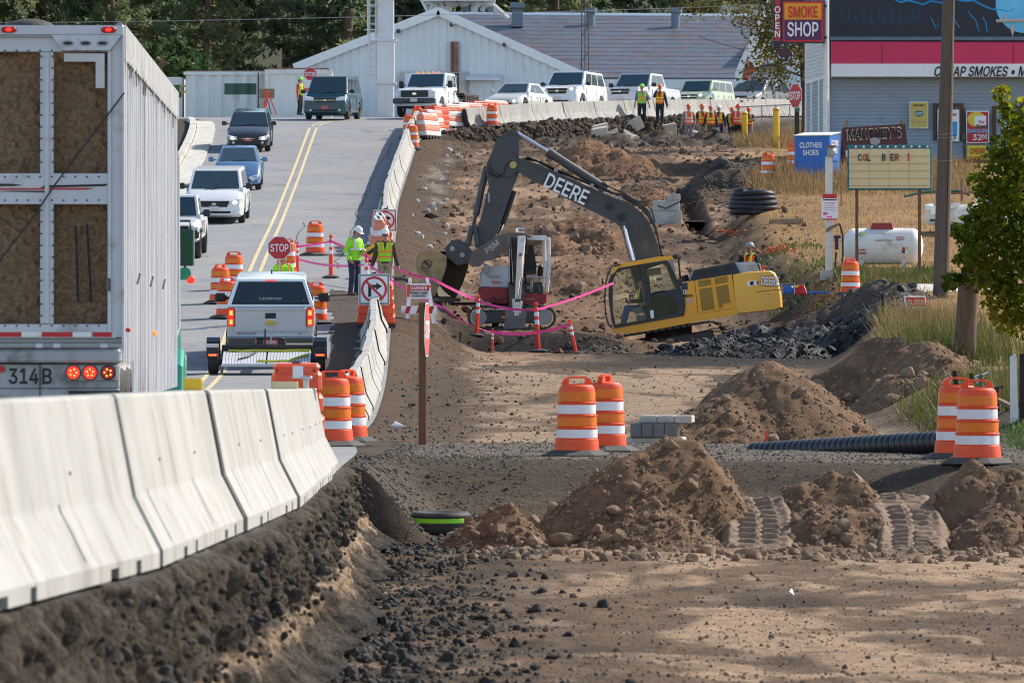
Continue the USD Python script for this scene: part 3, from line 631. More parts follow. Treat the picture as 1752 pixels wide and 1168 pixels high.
    poster('cheap_sign', 1654, 249, 1690, 283, f, 'yellow_sign', 'yellow board reading CHEAP SMOKES in red under the price poster', [('CHEAP', 0, .22, .72, .3, 'red'), ('SMOKES', 0, -.2, .8, .3, 'red')], frame='yellow_sign', cat='sign')
    poster('door_notice', 1713, 208, 1727, 226, d - .1, 'white', 'small white notice with red ATM letters on the shop door', [('ATM', 0, -.28, .7, .25, 'red'), (None, 0, .2, .6, .2, 'grey_dark')], cat='notice')
shop()
def pole_sign():
    d = 222.; s = thing('pole_sign', 'SMOKE SHOP sign in orange and purple with a red OPEN arrow', 'sign')
    B = lambda a, b, c, e, y0, y1: bx(P(a, 0, d)[0], d + y0, P(0, e, d)[2], P(c, 0, d)[0], d + y1, P(0, b, d)[2])
    obj('cabinet', B(1337, 1, 1411, 74, 0, .4), 'navy_dark', s); obj('red_face', B(1339, 3, 1409, 72, -.02, 0), 'red_sign2', s)
    obj('upper_panel', B(1342, 6, 1405, 34, -.035, -.02), 'orange_sign', s); obj('lower_panel', B(1342, 34.3, 1405, 69, -.035, -.02), 'purple', s)
    def bow(t, a, b, c, e, amp, m):
        me = mv(text(t, P(0, b, d)[2] - P(0, e, d)[2], P(c, 0, d)[0] - P(a, 0, d)[0], .01), (P(a, 0, d)[0] + P(c, 0, d)[0]) / 2, d - .045, (P(0, b, d)[2] + P(0, e, d)[2]) / 2)
        obj('lettering', me, m, s)
    bow('SMOKE', 1348, 11, 1399, 31, 0, 'red_sign2'); bow('SHOP', 1347, 38, 1400, 63, 0, 'white')
    obj('arrow_shaft', B(1324, -30, 1336, 82, 0, .35), 'navy_dark', s); obj('arrow_face', B(1326, -30, 1334.5, 71, -.02, 0), 'red_sign', s)
    hd = [(1325, 84), (1342, 84), (1342, 75), (1356, 92), (1343, 107), (1343, 98), (1336, 98)]
    hp = [(P(a, 0, d)[0], P(0, b, d)[2]) for a, b in hd]
    obj('arrow_head', prism(hp, d, d + .35), 'navy_dark', s); obj('arrow_head_face', prism(list(Polygon(hp).buffer(-.05).exterior.coords)[:-1], d - .02, d), 'maroon', s)
    for k, c in enumerate('OPEN'): obj('lettering', mv(text(c, .26, None, .01), P(1330, 0, d)[0], d - .03, P(0, 17 + k * 13.8, d)[2]), 'white', s)
    obj('post', cyl((P(1414, 0, d)[0], d + .5, 6.3), (P(1414, 0, d)[0], d + .5, P(0, -30, d)[2]), .12, 10), 'white_dirty', s)
    obj('bracket', T(B(1411, 8, 1415, 12, .2, .5), B(1411, 62, 1415, 66, .2, .5)), 'grey_dark', s)
pole_sign()
# ---------------------------------------------------------------- drums, posts, signs and other small things of the works
mat('orange_dull', (.72, .085, .03), .45, var=.08, dirt=(.55, .2, .12), damt=.15, dscale=3)
mat('orange_pale', (.68, .22, .13), .5, var=.1, dirt=(.7, .5, .4), damt=.2, dscale=5)
mat('stop_faded', (.62, .10, .09), .5, var=.08)
mat('lime', (.42, .55, .05), .5, var=.1)
mat('pipe_black', (.014, .015, .018), .32, var=.15, spec=.6, dirt=(.06, .055, .05), damt=.12, dscale=4)
mat('grey_block', (.13, .13, .135), .85, var=.2)
mat('cream_dark', (.45, .36, .2), .6); mat('red_black', (.2, .02, .015), .5)
mat('red_hood', (.33, .035, .03), .6, var=.15)
mat('post_rusty', (.66, .62, .56), .6, var=.08, dirt=(.24, .10, .05), damt=.14, dscale=6); mat('grey_metal', (.32, .31, .29), .5)
mat('wire_grey', (.35, .35, .36), .6)
def drum():
    p = proto('drum'); S = [(.0, .03), (.285, .03), (.29, .06), (.275, .215), (.262, .225), (.262, .345), (.272, .35), (.272, .365), (.252, .375), (.252, .50), (.262, .505), (.262, .52), (.242, .53), (.242, .66), (.252, .665), (.252, .68), (.235, .69), (.232, .84), (.215, .885), (.19, .905), (0, .905)]
    obj('body', lathe(S, 28), 'drum_orange', p, smooth=30)
    a = np.linspace(0, 2 * PI, 9)[:-1] + PI / 8
    obj('rubber_base', hull([(math.cos(t) * r, math.sin(t) * r, z) for t in a for r, z in ((.46, 0), (.46, .015), (.33, .075))]), 'rubber_dusty', p)
    for z0, z1, r0, r1, m in ((.232, .338, .2655, .2655, 'band_white'), (.382, .494, .2555, .2555, 'band_orange'), (.537, .652, .2455, .2455, 'band_white'), (.70, .815, .2385, .2375, 'band_orange')):
        obj('reflective_band', lathe([(r0 - .01, z0), (r0, z0), (r1, z1), (r1 - .01, z1)], 28), m, p, smooth=30)
    o = Polygon([(-.185, 0), (.185, 0), (.20, .03), (.165, .085), (.10, .115), (-.10, .115), (-.165, .085), (-.20, .03)]).buffer(.0)
    o = o.difference(sbox(-.095, .035, .095, .08).buffer(.012))
    obj('handle', mv(prism(o, -.035, .035), 0, 0, .895), 'drum_orange', p)
    return p
DR = drum()
def put_drum(px, d, label, rz=0., z=None, group=None, s=1., tilt=0, road=False):
    g = Rd(px, d) if road else G(px, d)
    if z is not None: g[2] = z
    dup(DR, 'traffic_drum', label, 'traffic drum', g + [0, 0, .004], rz, group, s=s, rx=tilt)
for px, d, lab, rz, s, road in (
    (987, 74.0, 'larger left drum of the pair in the middle of the gravel crossing', .1, 1.02, 0), (1035, 76.6, 'drum partly behind its neighbour in the middle of the gravel crossing', 1.2, 1.02, 0),
    (1638, 72.8, 'rear drum of the pair at the right edge with a torn white band', .2, 1.03, 0), (1672, 70.4, 'front drum of the pair at the right edge, nearest drum of all', -.1, 1.03, 0),
    (568, 76.2, 'left drum of the pair behind the end of the near concrete barrier', .3, 1.0, 1), (594, 79.5, 'right drum of the pair beside the end of the near concrete barrier', 1.0, 1.0, 1),
    (389, 141.5, 'front drum of the trio on the road left of the pickup', .4, 1.0, 1), (377, 146.5, 'leftmost drum of the trio on the road left of the pickup', .9, 1.0, 1), (400, 151.5, 'hindmost drum of the trio on the road left of the pickup', .2, 1.0, 1),
    (539, 167, 'lone drum standing in the right lane behind the pink tape', .3, 1.0, 1), (541, 140, 'drum half hidden behind the right side of the pickup', .6, 1.0, 1), (490, 157, 'drum hidden behind the flagger with the stop paddle', 0, 1.0, 1),
    (1314, 206, 'drum in the dry grass left of the blue donation bin', .3, 1.0, 0), (1358, 213, 'drum half hidden behind the left edge of the blue bin', .1, 1.0, 0), (1455, 156, 'drum at the pavement below the white propane tank', .7, 1.0, 0),
    (842, 245.2, 'drum in front of the concrete row on the far bank', .2, .98, 1), (705, 232, 'front drum of the cluster at the top of the hill', .2, 1.0, 1), (700, 238, 'left drum of the cluster at the top of the hill', .5, 1.0, 1), (714, 243, 'rear drum of the cluster at the top of the hill', .9, 1.0, 1)):
    put_drum(px, d, lab, rz, s=s, road=road)
# plastic water-filled barriers
def plastic(name, m, m2):
    p = proto(name); L, n = 1.8, 4
    z = 0.10; prof = [(-.3, .10), (.3, .10), (.3, .2)]
    lev = [(.10, .30), (.32, .52), (.54, .74), (.76, .98)]
    for k, (a, b) in enumerate(lev):
        w = .30 - (.014 if m == 'orange_dull' else .045) * k
        obj('rib_block', bx(-w, .02, a, w, L - .02, b, .035), m if k % 2 == 0 else m2, p); obj('neck', bx(-w + .07, .04, b - .02, w - .09, L - .04, b + .04), m2, p)
    tw = .24 if m == 'orange_dull' else .12; obj('top', bx(-tw, .05, .98, tw, L - .05, 1.06, .03), m, p)
    for y in (.25, .75, 1.2): obj('fill_cap', cyl((0, y, 1.06), (0, y, 1.085), .05, 10), 'grey_dark', p)
    for k in range(5): obj('foot', bx(-.31, .06 + k * .36, 0, .31, .24 + k * .36, .12), 'rubber', p)
    return p
PO, PW = plastic('plastic_orange', 'orange_dull', 'orange_dull'), plastic('plastic_mixed', 'plastic_white', 'orange_pale')
def pl(src, x, y, rz, label, rx=0):
    dup(src, 'plastic_barrier', label, 'barrier', (x, y, float(R(y)) + .004), rz, None, rx=rx)
# near end of the near run: an orange unit set across, seen over the concrete
pl(PO, (512 - 876) / F0 * 59.2, 58.4, .03, 'bright orange plastic barrier behind the last near concrete barrier')
for k, (px, d) in enumerate(((632, 138.5), (655, 138.5))):
    pl((PO, PO)[k], (px - 876) / F0 * d, d, .02, ('orange plastic barrier on the road side of the larger no right turn sign', 'orange plastic barrier on the pit side of the larger no right turn sign')[k], .06)
for k, d in enumerate((167, 169.2, 171.4)):
    pl((PW, PW, PO)[k], (649 + 3 * k - 876) / F0 * d, d, .06, ('white and orange plastic barrier next to the two men, foremost of three', 'white and orange plastic barrier next to the two men, middle of three', 'orange plastic barrier below the smaller no right turn sign')[k], .075)
for k in range(4):
    d = 238 + k * 1.95; pl((PW, PW, PO, PW)[k], (718 + 8.0 * k - 876) / F0 * d, d, -.35, 'striped plastic barrier at the top of the hill, %s of the line behind the drum cluster' % ('nearest', 'second nearest', 'orange unit', 'farthest')[k])
for k in range(4):
    pl((PW, PW, PO, PW)[k], -2.95 + k * .55, 243.5 + k * 1.2, -.62, 'striped plastic barrier %s at the left end of the top concrete row' % ('in first place', 'in second place', 'in third place', 'touching the concrete')[k])
# delineator tubes
def tubep():
    p = proto('delineator')
    obj('base', hull([(math.cos(t) * .22, math.sin(t) * .22, z) for t in np.arange(8) * PI / 4 for z in (0, .035)] + [(math.cos(t) * .1, math.sin(t) * .1, .07) for t in np.arange(8) * PI / 4]), 'rubber', p)
    obj('post', lathe([(0, .04), (.055, .04), (.052, .5), (.046, .98), (.03, 1.0), (.03, 1.04), (.048, 1.06), (.048, 1.11), (0, 1.12)], 14), 'orange_red', p, smooth=30)
    for z in (.62, .80): obj('reflective_band', lathe([(.05, z), (.053, z), (.051, z + .1), (.048, z + .1)], 14), 'band_white', p)
    return p
DT = tubep(); tops = {}
for nm, px, d, lab, s, rz, tilt in (('a', 509, 158, 'left delineator post on the road, white banded, joined by pink tape', .78, 0, 0), ('b', 566, 156, 'tall delineator post in the road left of the man in the lime jacket', 1.06, 0, 0), ('c', 627, 148, 'delineator post behind the larger no right turn sign', 1.05, 0, 0),
    ('d', 815, 152, 'left delineator post in front of the small excavator', .98, 0, .05), ('e', 921, 151, 'right delineator post in front of the small excavator', 1.18, 0, -.05), ('f', 842, 145.5, 'short delineator post at the left of the dark trench', .55, 0, .02), ('g', 986, 144.5, 'leaning delineator post at the right end of the dark trench', .8, 0, -.2), ('h', 1303, 166, 'delineator post behind the rear of the yellow excavator', 1.0, 0, .05)):
    g = Rd(px, d) if px < 640 else G(px, d)
    dup(DT, 'delineator_post', lab, 'delineator', g, 0, None, s=s, ry=tilt)
    tops[nm] = g + [math.sin(tilt) * .95 * s, 0, .95 * s]
def ribbon(name, pts, label, w=.032, sag=.1):
    V = []; p = []
    for a, b in zip(pts[:-1], pts[1:]):
        for u in np.linspace(0, 1, 14)[:-1]: p.append(a + (b - a) * u - np.array([0, 0, sag * 4 * u * (1 - u)]))
    p.append(pts[-1]); p = np.array(p); r2 = np.random.default_rng(len(label)); F = []
    tw = np.cumsum(r2.normal(0, .35, len(p)))
    for i, q in enumerate(p):
        a = tw[i] * .5; o = np.array([0, math.sin(a) * w, math.cos(a) * w]); V += [q - o, q + o]
    for i in range(len(p) - 1): F += [[2 * i, 2 * i + 1, 2 * i + 3], [2 * i, 2 * i + 3, 2 * i + 2]]
    obj(name, (np.array(V), np.array(F)), 'pink_tape', label=label, cat='tape', smooth=True)
ribbon('flagging_tape', [tops['a'], tops['b']], 'pale pink tape between the two road posts', sag=.02)
ribbon('flagging_tape', [tops['a'] - [0, 0, .35], tops['c'] - [0, 0, .1]], 'lower pink tape running from the left road post to the sign', sag=.1)
ribbon('flagging_tape', [tops['b'], P(700, 468, 150), P(742, 478, 150.5), tops['d']], 'pink tape from the tall road post past the bucket to the small excavator', w=.04, sag=.02)
ribbon('flagging_tape', [tops['d'], tops['e']], 'pink tape across the front of the small excavator', sag=.08)
ribbon('flagging_tape', [tops['e'], P(1050, 484, 155.5)], 'pink tape from the small excavator to the yellow cab', sag=.05)
ribbon('flagging_tape', [tops['c'] - [0, 0, .05], P(760, 527, 147), tops['f'], ], 'pink tape sloping down to the trench from the sign', sag=.1)
ribbon('flagging_tape', [tops['f'], tops['g']], 'pink tape hanging low over the dark trench', w=.04, sag=.13)
# no right turn signs
def no_turn(px, py, d, w, label):
    c = P(px, py, d); t = thing('no_right_turn_sign', label, 'sign', c); h = w / 2
    obj('panel', prism(sbox(-h, -h, h, h).buffer(-.03).buffer(.03), -.004, .004), 'white', t)
    obj('border', prism(sbox(-h + .02, -h + .02, h - .02, h - .02).difference(sbox(-h + .045, -h + .045, h - .045, h - .045)), -.008, -.004), 'black', t)
    ring = Point(0, 0).buffer(w * .42, 24).difference(Point(0, 0).buffer(w * .345, 24))
    obj('arrow', prism(affinity.scale(Polygon([(-.19, -.24), (-.09, -.24), (-.09, .05), (.07, .05), (.07, -.02), (.26, .10), (.07, .22), (.07, .15), (-.19, .15)]), w, w, origin=(0, 0)), -.009, -.004), 'black', t)
    bar = affinity.rotate(sbox(-w * .40, -w * .035, w * .40, w * .035), -45).union(ring)
    obj('prohibition_ring', prism(bar, -.014, -.009), 'red_sign', t)
    obj('back_bracket', T(bx(-.03, .005, -h - .25, .03, .05, h), bx(-.08, .0, -h - .35, .08, .12, -h - .2)), 'steel', t)
    obj('clamp_lamp', T(cyl((-.06, .03, h), (.06, .03, h + .03), .03, 8)), 'grey_dark', t)
no_turn(640, 495, 137.8, .75, 'larger no right turn sign on the barrier end beside the pickup'); no_turn(659.5, 377, 171, .66, 'smaller no right turn sign above the two men')
# hazard panel, sign bracket
def hazard():
    t = thing('hazard_panel', 'black and yellow striped hazard panel between the two men', 'hazard panel', P(636, 443, 163)); w, h = .16, .42
    obj('panel', bx(-w, 0, -h, w, .02, h), 'yellow', t)
    for k in range(-3, 5):
        s = Polygon([(-.3, k * .26 - .3), (.3, k * .26 + .1), (.3, k * .26 + .23), (-.3, k * .26 - .17)]).intersection(sbox(-w + .01, -h + .01, w - .01, h - .01))
        if not s.is_empty: obj('black_stripe', prism(s, -.004, 0), 'black', t)
    obj('post', bx(-.03, .02, -1.1, .03, .06, h), 'wood', t)
hazard()
# stop sign seen edge on, on a brown post
def octa(r): return Polygon([(r * math.cos(a), r * math.sin(a)) for a in np.arange(8) * PI / 4 + PI / 8])
def stop_face(t, w, m='red_sign', two=True):
    r = w / 2 / math.cos(PI / 8)
    obj('rim', prism(octa(r), -.004, .004), 'white', t); obj('face', prism(octa(r * .95), -.007, -.004), m, t)
    obj('lettering', mv(text('STOP', w * .34, w * .80, .004), 0, -.007, 0), 'white', t)
def stop_edge():
    d = 80.5; g = G(723, d); t = thing('stop_sign', 'stop sign on a brown wooden post seen almost edge on, near the drums', 'sign', g, 0)
    hh = (762 - 518) / F0 * d; obj('post', bx(-.055, -.05, -.3, .055, .05, hh, .01), 'wood_brown', t)
    s = UsdGeom.Xform.Define(stage, t + '/sign_plate'); s.AddTranslateOp().Set(Gf.Vec3d(.06, .02, hh - .39)); s.AddRotateZOp().Set(85.5)
    stop_face(t + '/sign_plate', .76, 'stop_faded')
stop_edge()
def stop_pole():
    d = 216; t = thing('stop_sign', 'stop sign on a dark post at the top road beside the shop', 'sign', P(1361, 164, d), -1.08)
    stop_face(t, .92); obj('post', bx(-.08, .006, -3.0, .08, .12, .3), 'wood_dark', t); obj('street_plate', bx(.02, -.02, -.62, .30, 0, -.46), 'dark_green', t)
stop_pole()
# danger board on an A-frame
def aframe():
    d = 143.; g = G(716, d); t = thing('danger_board', 'white folding A-frame barricade with a red and white DANGER board', 'barricade', g, .12)
    px = 68.; hgt = 1.06
    for s in (-1, 1):
        obj('front_leg', hull([(s * .34 + a, y, z) for a, y, z in ((-.03, -.28, 0), (.03, -.28, 0), (-.03, -.24, 0), (.03, -.24, 0))] + [(s * .22 + a, y, hgt) for a in (-.03, .03) for y in (-.04, 0)]), 'white', t)
        obj('rear_leg', hull([(s * .34 + a + .12, y, z) for a, y, z in ((-.03, .36, 0), (.03, .36, 0), (-.03, .32, 0), (.03, .32, 0))] + [(s * .22 + a + .02, y, hgt) for a in (-.03, .03) for y in (0.005, .04)]), 'white', t)
        obj('top_cap', bx(s * .22 - .04, -.05, hgt - .02, s * .22 + .04, .05, hgt + .08, .01), 'white', t)
    obj('sign_board', hull([(x, y, z) for x in (-.31, .31) for y, z in ((-.12, .62), (-.10, .62), (-.05, 1.0), (-.03, 1.0))]), 'white', t)
    fr = lambda z: -.125 + (z - .62) / .38 * .07
    obj('red_plate', hull([(x, fr(z) + o, z) for x in (-.26, .26) for z in (.82, .96) for o in (-.012, 0)]), 'red', t)
    obj('lettering', mv(text('DANGER', .09, .42, .01), 0, fr(.89) - .014, .89), 'white', t)
    obj('lettering', mv(text('POWER LINES', .055, .46, .01), 0, fr(.765) - .006, .765), 'black', t); obj('lettering', mv(text('OVERHEAD', .055, .36, .01), 0, fr(.69) - .006, .69), 'black', t)
    for y, s in ((-.25, -1), (.3, 1)):
        obj('rail', bx(-.40, y - .012, .24, .44, y + .012, .44), 'white', t)
        for k in range(3): obj('red_stripe', hull([(-.40 + k * .29 + a, y + o, z) for a, z in ((.02, .25), (.13, .25), (.08, .43), (.19, .43)) for o in (-.016, -.012)]), 'red', t)
    for s in (-1, 1): obj('reflector', bx(s * .27 - .035, -.135, .66, s * .27 + .035, -.125, .98), 'drum_orange', t) if s < 0 else obj('reflector', bx(.24, -.11, .9, .30, -.09, .97), 'drum_orange', t)
aframe()
# markers on the near barrier, dark sign bracket
m = thing('barrier_marker', 'yellow reflector block on top of the near barrier beside the green truck', 'reflector', (float(XB(33)) - .01, 33, float(R(33)) + .815)); obj('block', bx(-.055, -.02, 0, .055, .02, .07, .006), 'yellow', m)
# sign base on the last near barrier
t = thing('sign_clamp', 'empty galvanised sign clamp on the end of the near barrier', 'clamp', (float(XB(55.5)), 55.6, float(R(55.6)) + .815))
obj('saddle', bx(-.10, -.03, -.12, .10, .03, 0, .005), 'steel', t); obj('post', cyl((0, 0, 0), (0, 0, .10), .03, 10), 'steel', t); obj('socket', bx(-.06, -.05, .09, .06, .05, .12, .008), 'steel', t); obj('plate', bx(-.13, -.01, .10, -.03, .01, .22), 'white', t)
t = thing('barrier_marker', 'tan reflector block on top of the near barrier below the tow trailer', 'reflector', (float(XB(47.5)), 47.5, float(R(47.5)) + .815)); obj('block', bx(-.11, -.03, 0, .11, .03, .06, .006), 'cream', t)
# tyre in the pit
def tyre():
    d = hit(755, 915, 55); g = G(755, d, .02); t = thing('flat_tyre', 'black tyre with a lime green stripe lying flat in the dirt', 'tyre', g, rx=.03)
    prof = [(.20, .03), (.24, 0), (.31, .0), (.345, .03), (.352, .09), (.352, .16), (.345, .215), (.31, .25), (.24, .25), (.20, .22), (.19, .125), (.20, .03)]
    obj('carcass', lathe(prof, 40), 'rubber', t, smooth=40)
    obj('lime_stripe', lathe([(.345, .135), (.3545, .137), (.3545, .185), (.345, .187)], 40), 'lime', t, smooth=40)
    for z in (.05, .10, .205): obj('tread_groove', lathe([(.35, z), (.3535, z), (.3535, z + .012), (.35, z + .012)], 40), 'black', t)
tyre()
# corrugated pipe lying behind the crossing
def pipe():
    a, b = P(1288, 782, 78.5), P(1625, 758, 75.2); a[2] += .05; b[2] += .02; n = 34; t = thing('corrugated_pipe', 'black corrugated drainage pipe lying behind the gravel crossing', 'pipe')
    ax = (b - a) / np.linalg.norm(b - a); L = np.linalg.norm(b - a)
    r = .155
    for k in range(n):
        f = (k + .5) / n; c = a + (b - a) * f; w = L / n * .30
        q = [c - ax * w * 1.5, c - ax * w, c - ax * w * .5, c + ax * w * .5, c + ax * w, c + ax * w * 1.5]
        obj('rib', tube(q, [r * .86, r * .97, r, r, r * .97, r * .86], 18), 'pipe_black', t, smooth=40)
    obj('core', tube([a, b], r * .84, 18), 'pipe_black', t, smooth=40)
pipe()
t = thing('survey_stake', 'short orange survey stake at the foot of the big dirt mound', 'stake', P(1311, 782, 79.5)); obj('stake', bx(-.018, -.012, -.1, .018, .012, .37), 'orange_red', t)
# concrete slabs behind the crossing
def slabs():
    d = 84.5; t = thing('block_stack', 'stack of grey paving blocks on a pale slab behind the middle drums', 'blocks', G(1120, d), -.12); z = -.02
    obj('slab', bx(-.40, -.3, -.1, .45, .3, .24, .02), 'concrete_old', t)
    for k in range(4): obj('block', bx(-.33 + .17 * k, -.34, .245, -.165 + .17 * k, .25, .45, .01), 'grey_block', t)
    for k in range(3): obj('cap_slab', bx(-.2 + .26 * k, -.24, .455, .055 + .26 * k, .28, .56, .01), 'concrete_old', t)
slabs()
t = thing('concrete_block', 'stepped pale concrete block standing in the red dirt', 'concrete block', G(1140, 196), .2)
obj('lower', bx(-.45, -.4, -.1, .45, .4, .42, .02), 'concrete_old', t); obj('middle', bx(-.40, -.35, .425, .40, .35, .78, .02), 'concrete_old', t); obj('tall_side', bx(.12, -.34, .785, .42, .34, 1.0, .02), 'concrete_old', t); obj('lifting_cable', tube([(-.4, -.37, .6), (-.1, -.39, .5), (.3, -.37, .7), (.42, -.37, .75)], .018, 5), 'black', t)
# coil of black pipe
def coil():
    d = 190.; t = thing('pipe_coil', 'coil of thick black drainage pipe on the dirt below the blue bin', 'pipe coil', G(1288, d), 0)
    for k in range(5):
        z = .12 + k * .155; rr = .80 - .05 * abs(k - 1.3)
        p = [(rr * math.cos(a), rr * math.sin(a) * .9, z + .02 * math.sin(a * 2 + k)) for a in np.linspace(0, 2 * PI, 33)]
        obj('loop', tube(p, .085, 8, cap=False), 'pipe_black', t, smooth=40)
    p = [(.62 * math.cos(a), .6 * math.sin(a), .75 + .1 * a / 4) for a in np.linspace(0, 4.2, 20)]; obj('loose_end', tube(p, .07, 8), 'pipe_black', t, smooth=40)
coil()
t = thing('bent_pipe', 'short arched black pipe on the floor before the far bank', 'pipe', G(1138, 247)); obj('pipe', tube([(-.9 + .18 * k, .1 * k, .05 + .42 * math.sin(k / 10 * PI)) for k in range(11)], .10, 8), 'pipe_black', t, smooth=40)
# right side: readerboard, propane, dispenser post, bins
def reader():
    d = 163.; t = thing('reader_board', 'cream readerboard with a few loose letters and a teal frame on two brown posts', 'sign', (P(1521, 0, d)[0], d, 0), -.06)
    X = lambda px: (px - 1521) / F0 * d; Z = lambda py: P(0, py, d)[2]
    obj('frame', bx(X(1450), 0, Z(325), X(1593), .35, Z(248), .02), 'teal', t); obj('face', bx(X(1453), -.01, Z(322), X(1591), 0, Z(255)), 'cream', t)
    for k in range(5): obj('letter_rail', bx(X(1454), -.03, Z(268 + k * 12.5), X(1590), -.01, Z(267.2 + k * 12.5)), 'cream_dark', t)
    for k in range(3): obj('panel_seam', bx(X(1487 + k * 34), -.018, Z(322), X(1487.5 + k * 34), -.01, Z(256)), 'cream_dark', t)
    for c, px, m in (('C', 1471, 'black'), ('O', 1479.5, 'red'), ('L', 1486, 'black'), ('B', 1512, 'black'), ('E', 1526.5, 'black'), ('R', 1534.5, 'red_black'), ('I', 1554, 'red')): obj('letter', mv(text(c, .20, .105 if c != 'I' else .06, .01), X(px), -.035, Z(269.5)), m, t)
    for k in range(10): obj('bulb', blob((X(1464 + k * 13.6), -.01, Z(251.5)), .035), 'lens_white', t)
    for px, b in ((1466, 458), (1573, 456)): obj('post', bx(X(px) - .045, .12, Z(b) - .5, X(px) + .045, .22, Z(325)), 'wood_brown', t)
reader()
def propane():
    d = 166.; c = P(1511, 421.5, d); t = thing('propane_tank', 'white propane tank with a red hood on block feet in dry grass', 'tank', c, -.12); r, L = .53, 1.17
    n = 10; pr = [(0, -L)] + [(r * math.sin(a), -L + .32 - .32 * math.cos(a)) for a in np.linspace(.15, PI / 2, n)] + [(r * math.sin(a), L - .32 + .32 * math.cos(a)) for a in np.linspace(PI / 2, .15, n)] + [(0, L)]
    m = lathe(pr, 28); m.apply_transform(trimesh.transformations.rotation_matrix(PI / 2, [0, 1, 0])); obj('shell', m, 'white_dirty', t, smooth=40)
    obj('hood', hull([(x, y, z) for x, y, z in ((-.36, -.2, .5), (.30, -.2, .5), (-.36, .2, .5), (.30, .2, .5), (-.32, -.16, .68), (.26, -.16, .68), (-.32, .16, .68), (.26, .16, .68))]), 'red_hood', t)
    for x in (-.62, .62): obj('saddle', bx(x - .07, -.35, -.72, x + .07, .35, -.42), 'white_dirty', t); obj('foot_block', bx(x - .1 + .12, -.4, -1.2, x + .14 + .12, .4, -.725), 'concrete_old', t)
    dm = affinity.rotate(sbox(-.075, -.075, .075, .075), 45)
    obj('hazard_diamond', mv(prism(dm.intersection(sbox(-1, -1, 0, 1)), 0, .01), -.62, -.44, .35, rx=-.7), 'moon_blue', t); obj('hazard_diamond', mv(prism(dm.intersection(sbox(0, -1, 1, 1)), 0, .01), -.61, -.44, .35, rx=-.7), 'yellow_sign', t)
    for s, x, z, w, h in (('FLAMMABLE', .52, .26, .25, .045), ('PROPANE', .52, .19, .24, .045), ('NO SMOKING OPEN FLAME', .05, .17, .5, .035), ('FLAMMABLE', -.62, -.20, .32, .05), ('PROPANE', -.62, -.11, .28, .05)):
        y = -math.sqrt(r * r - z * z) - .012; obj('lettering', mv(text(s, h, w, .006), x, y, z, rx=0), 'red', t)
    y = -math.sqrt(r * r - .12 ** 2) - .005
    for dx, dz, m in ((0, 0, 'navy'), (.09, 0, 'white'), (0, .09, 'red'), (.09, .09, 'yellow_sign')): obj('label_square', bx(.58 + dx, y - .008, -.2 + dz, .66 + dx, y + .05, -.12 + dz), m, t)
propane()
def disp():
    d = 163.; g = G(1418, d); t = thing('dispenser_post', 'rusty white steel post with a red framed notice and a fuel hose', 'post', (g[0], d, 0), 0)
    X = lambda px: (px - 1418) / F0 * d; Z = lambda py: P(0, py, d)[2]
    obj('column', bx(X(1412), -.08, Z(470), X(1424), .08, Z(268)), 'post_rusty', t); obj('top_plate', bx(X(1414), -.12, Z(253), X(1429), .1, Z(249)), 'rust', t); obj('neck', bx(X(1417), -.05, Z(268), X(1425), .05, Z(253)), 'post_rusty', t)
    obj('lamp_head', T(blob((X(1422), -.12, Z(262)), (.13, .1, .13), 2), cyl((X(1422), -.1, Z(262)), (X(1422), .05, Z(262)), .06, 8)), 'grey_metal', t)
    obj('red_frame', bx(X(1407), -.11, Z(376), X(1431), -.082, Z(332)), 'red_sign', t); obj('notice', bx(X(1405), -.125, Z(374), X(1433), -.112, Z(339.5)), 'white', t)
    obj('notice_print', T(bx(X(1407), -.13, Z(343), X(1431), -.126, Z(341)), bx(X(1409), -.13, Z(360), X(1429), -.126, Z(359.5)), bx(X(1409), -.13, Z(356), X(1429), -.126, Z(355.5)), bx(X(1409), -.13, Z(352), X(1427), -.126, Z(351.5))), 'grey_dark', t); obj('notice_print', T(bx(X(1408), -.13, Z(368), X(1415), -.126, Z(363)), bx(X(1410), -.13, Z(348.5), X(1428), -.126, Z(347)), bx(X(1414), -.13, Z(372.5), X(1423), -.126, Z(370))), 'pink_tape', t)
    obj('nozzle', tube([(X(1413), -.12, Z(396)), (X(1420), -.14, Z(390)), (X(1432), -.12, Z(385))], .045, 6), 'rust', t)
    obj('hose', tube([(X(1430), -.1, Z(385)), (X(1436), -.1, Z(383)), (X(1441), -.1, Z(400)), (X(1442), -.1, Z(430)), (X(1440), -.15, Z(455)), (X(1434), -.2, Z(466)), (X(1428), -.2, Z(455)), (X(1430), -.15, Z(432))], .03, 6), 'black', t, smooth=40)
    obj('meter', T(bx(X(1426), -.15, Z(408), X(1438), .05, Z(403), .01), bx(X(1428), -.14, Z(427), X(1434), .04, Z(408), .01), cyl((X(1431), -.1, Z(420)), (X(1431), -.2, Z(420)), .06, 8)), 'navy', t)
    obj('footing', bx(X(1404), -.3, Z(480), X(1434), .3, Z(463)), 'concrete_old', t)
disp()
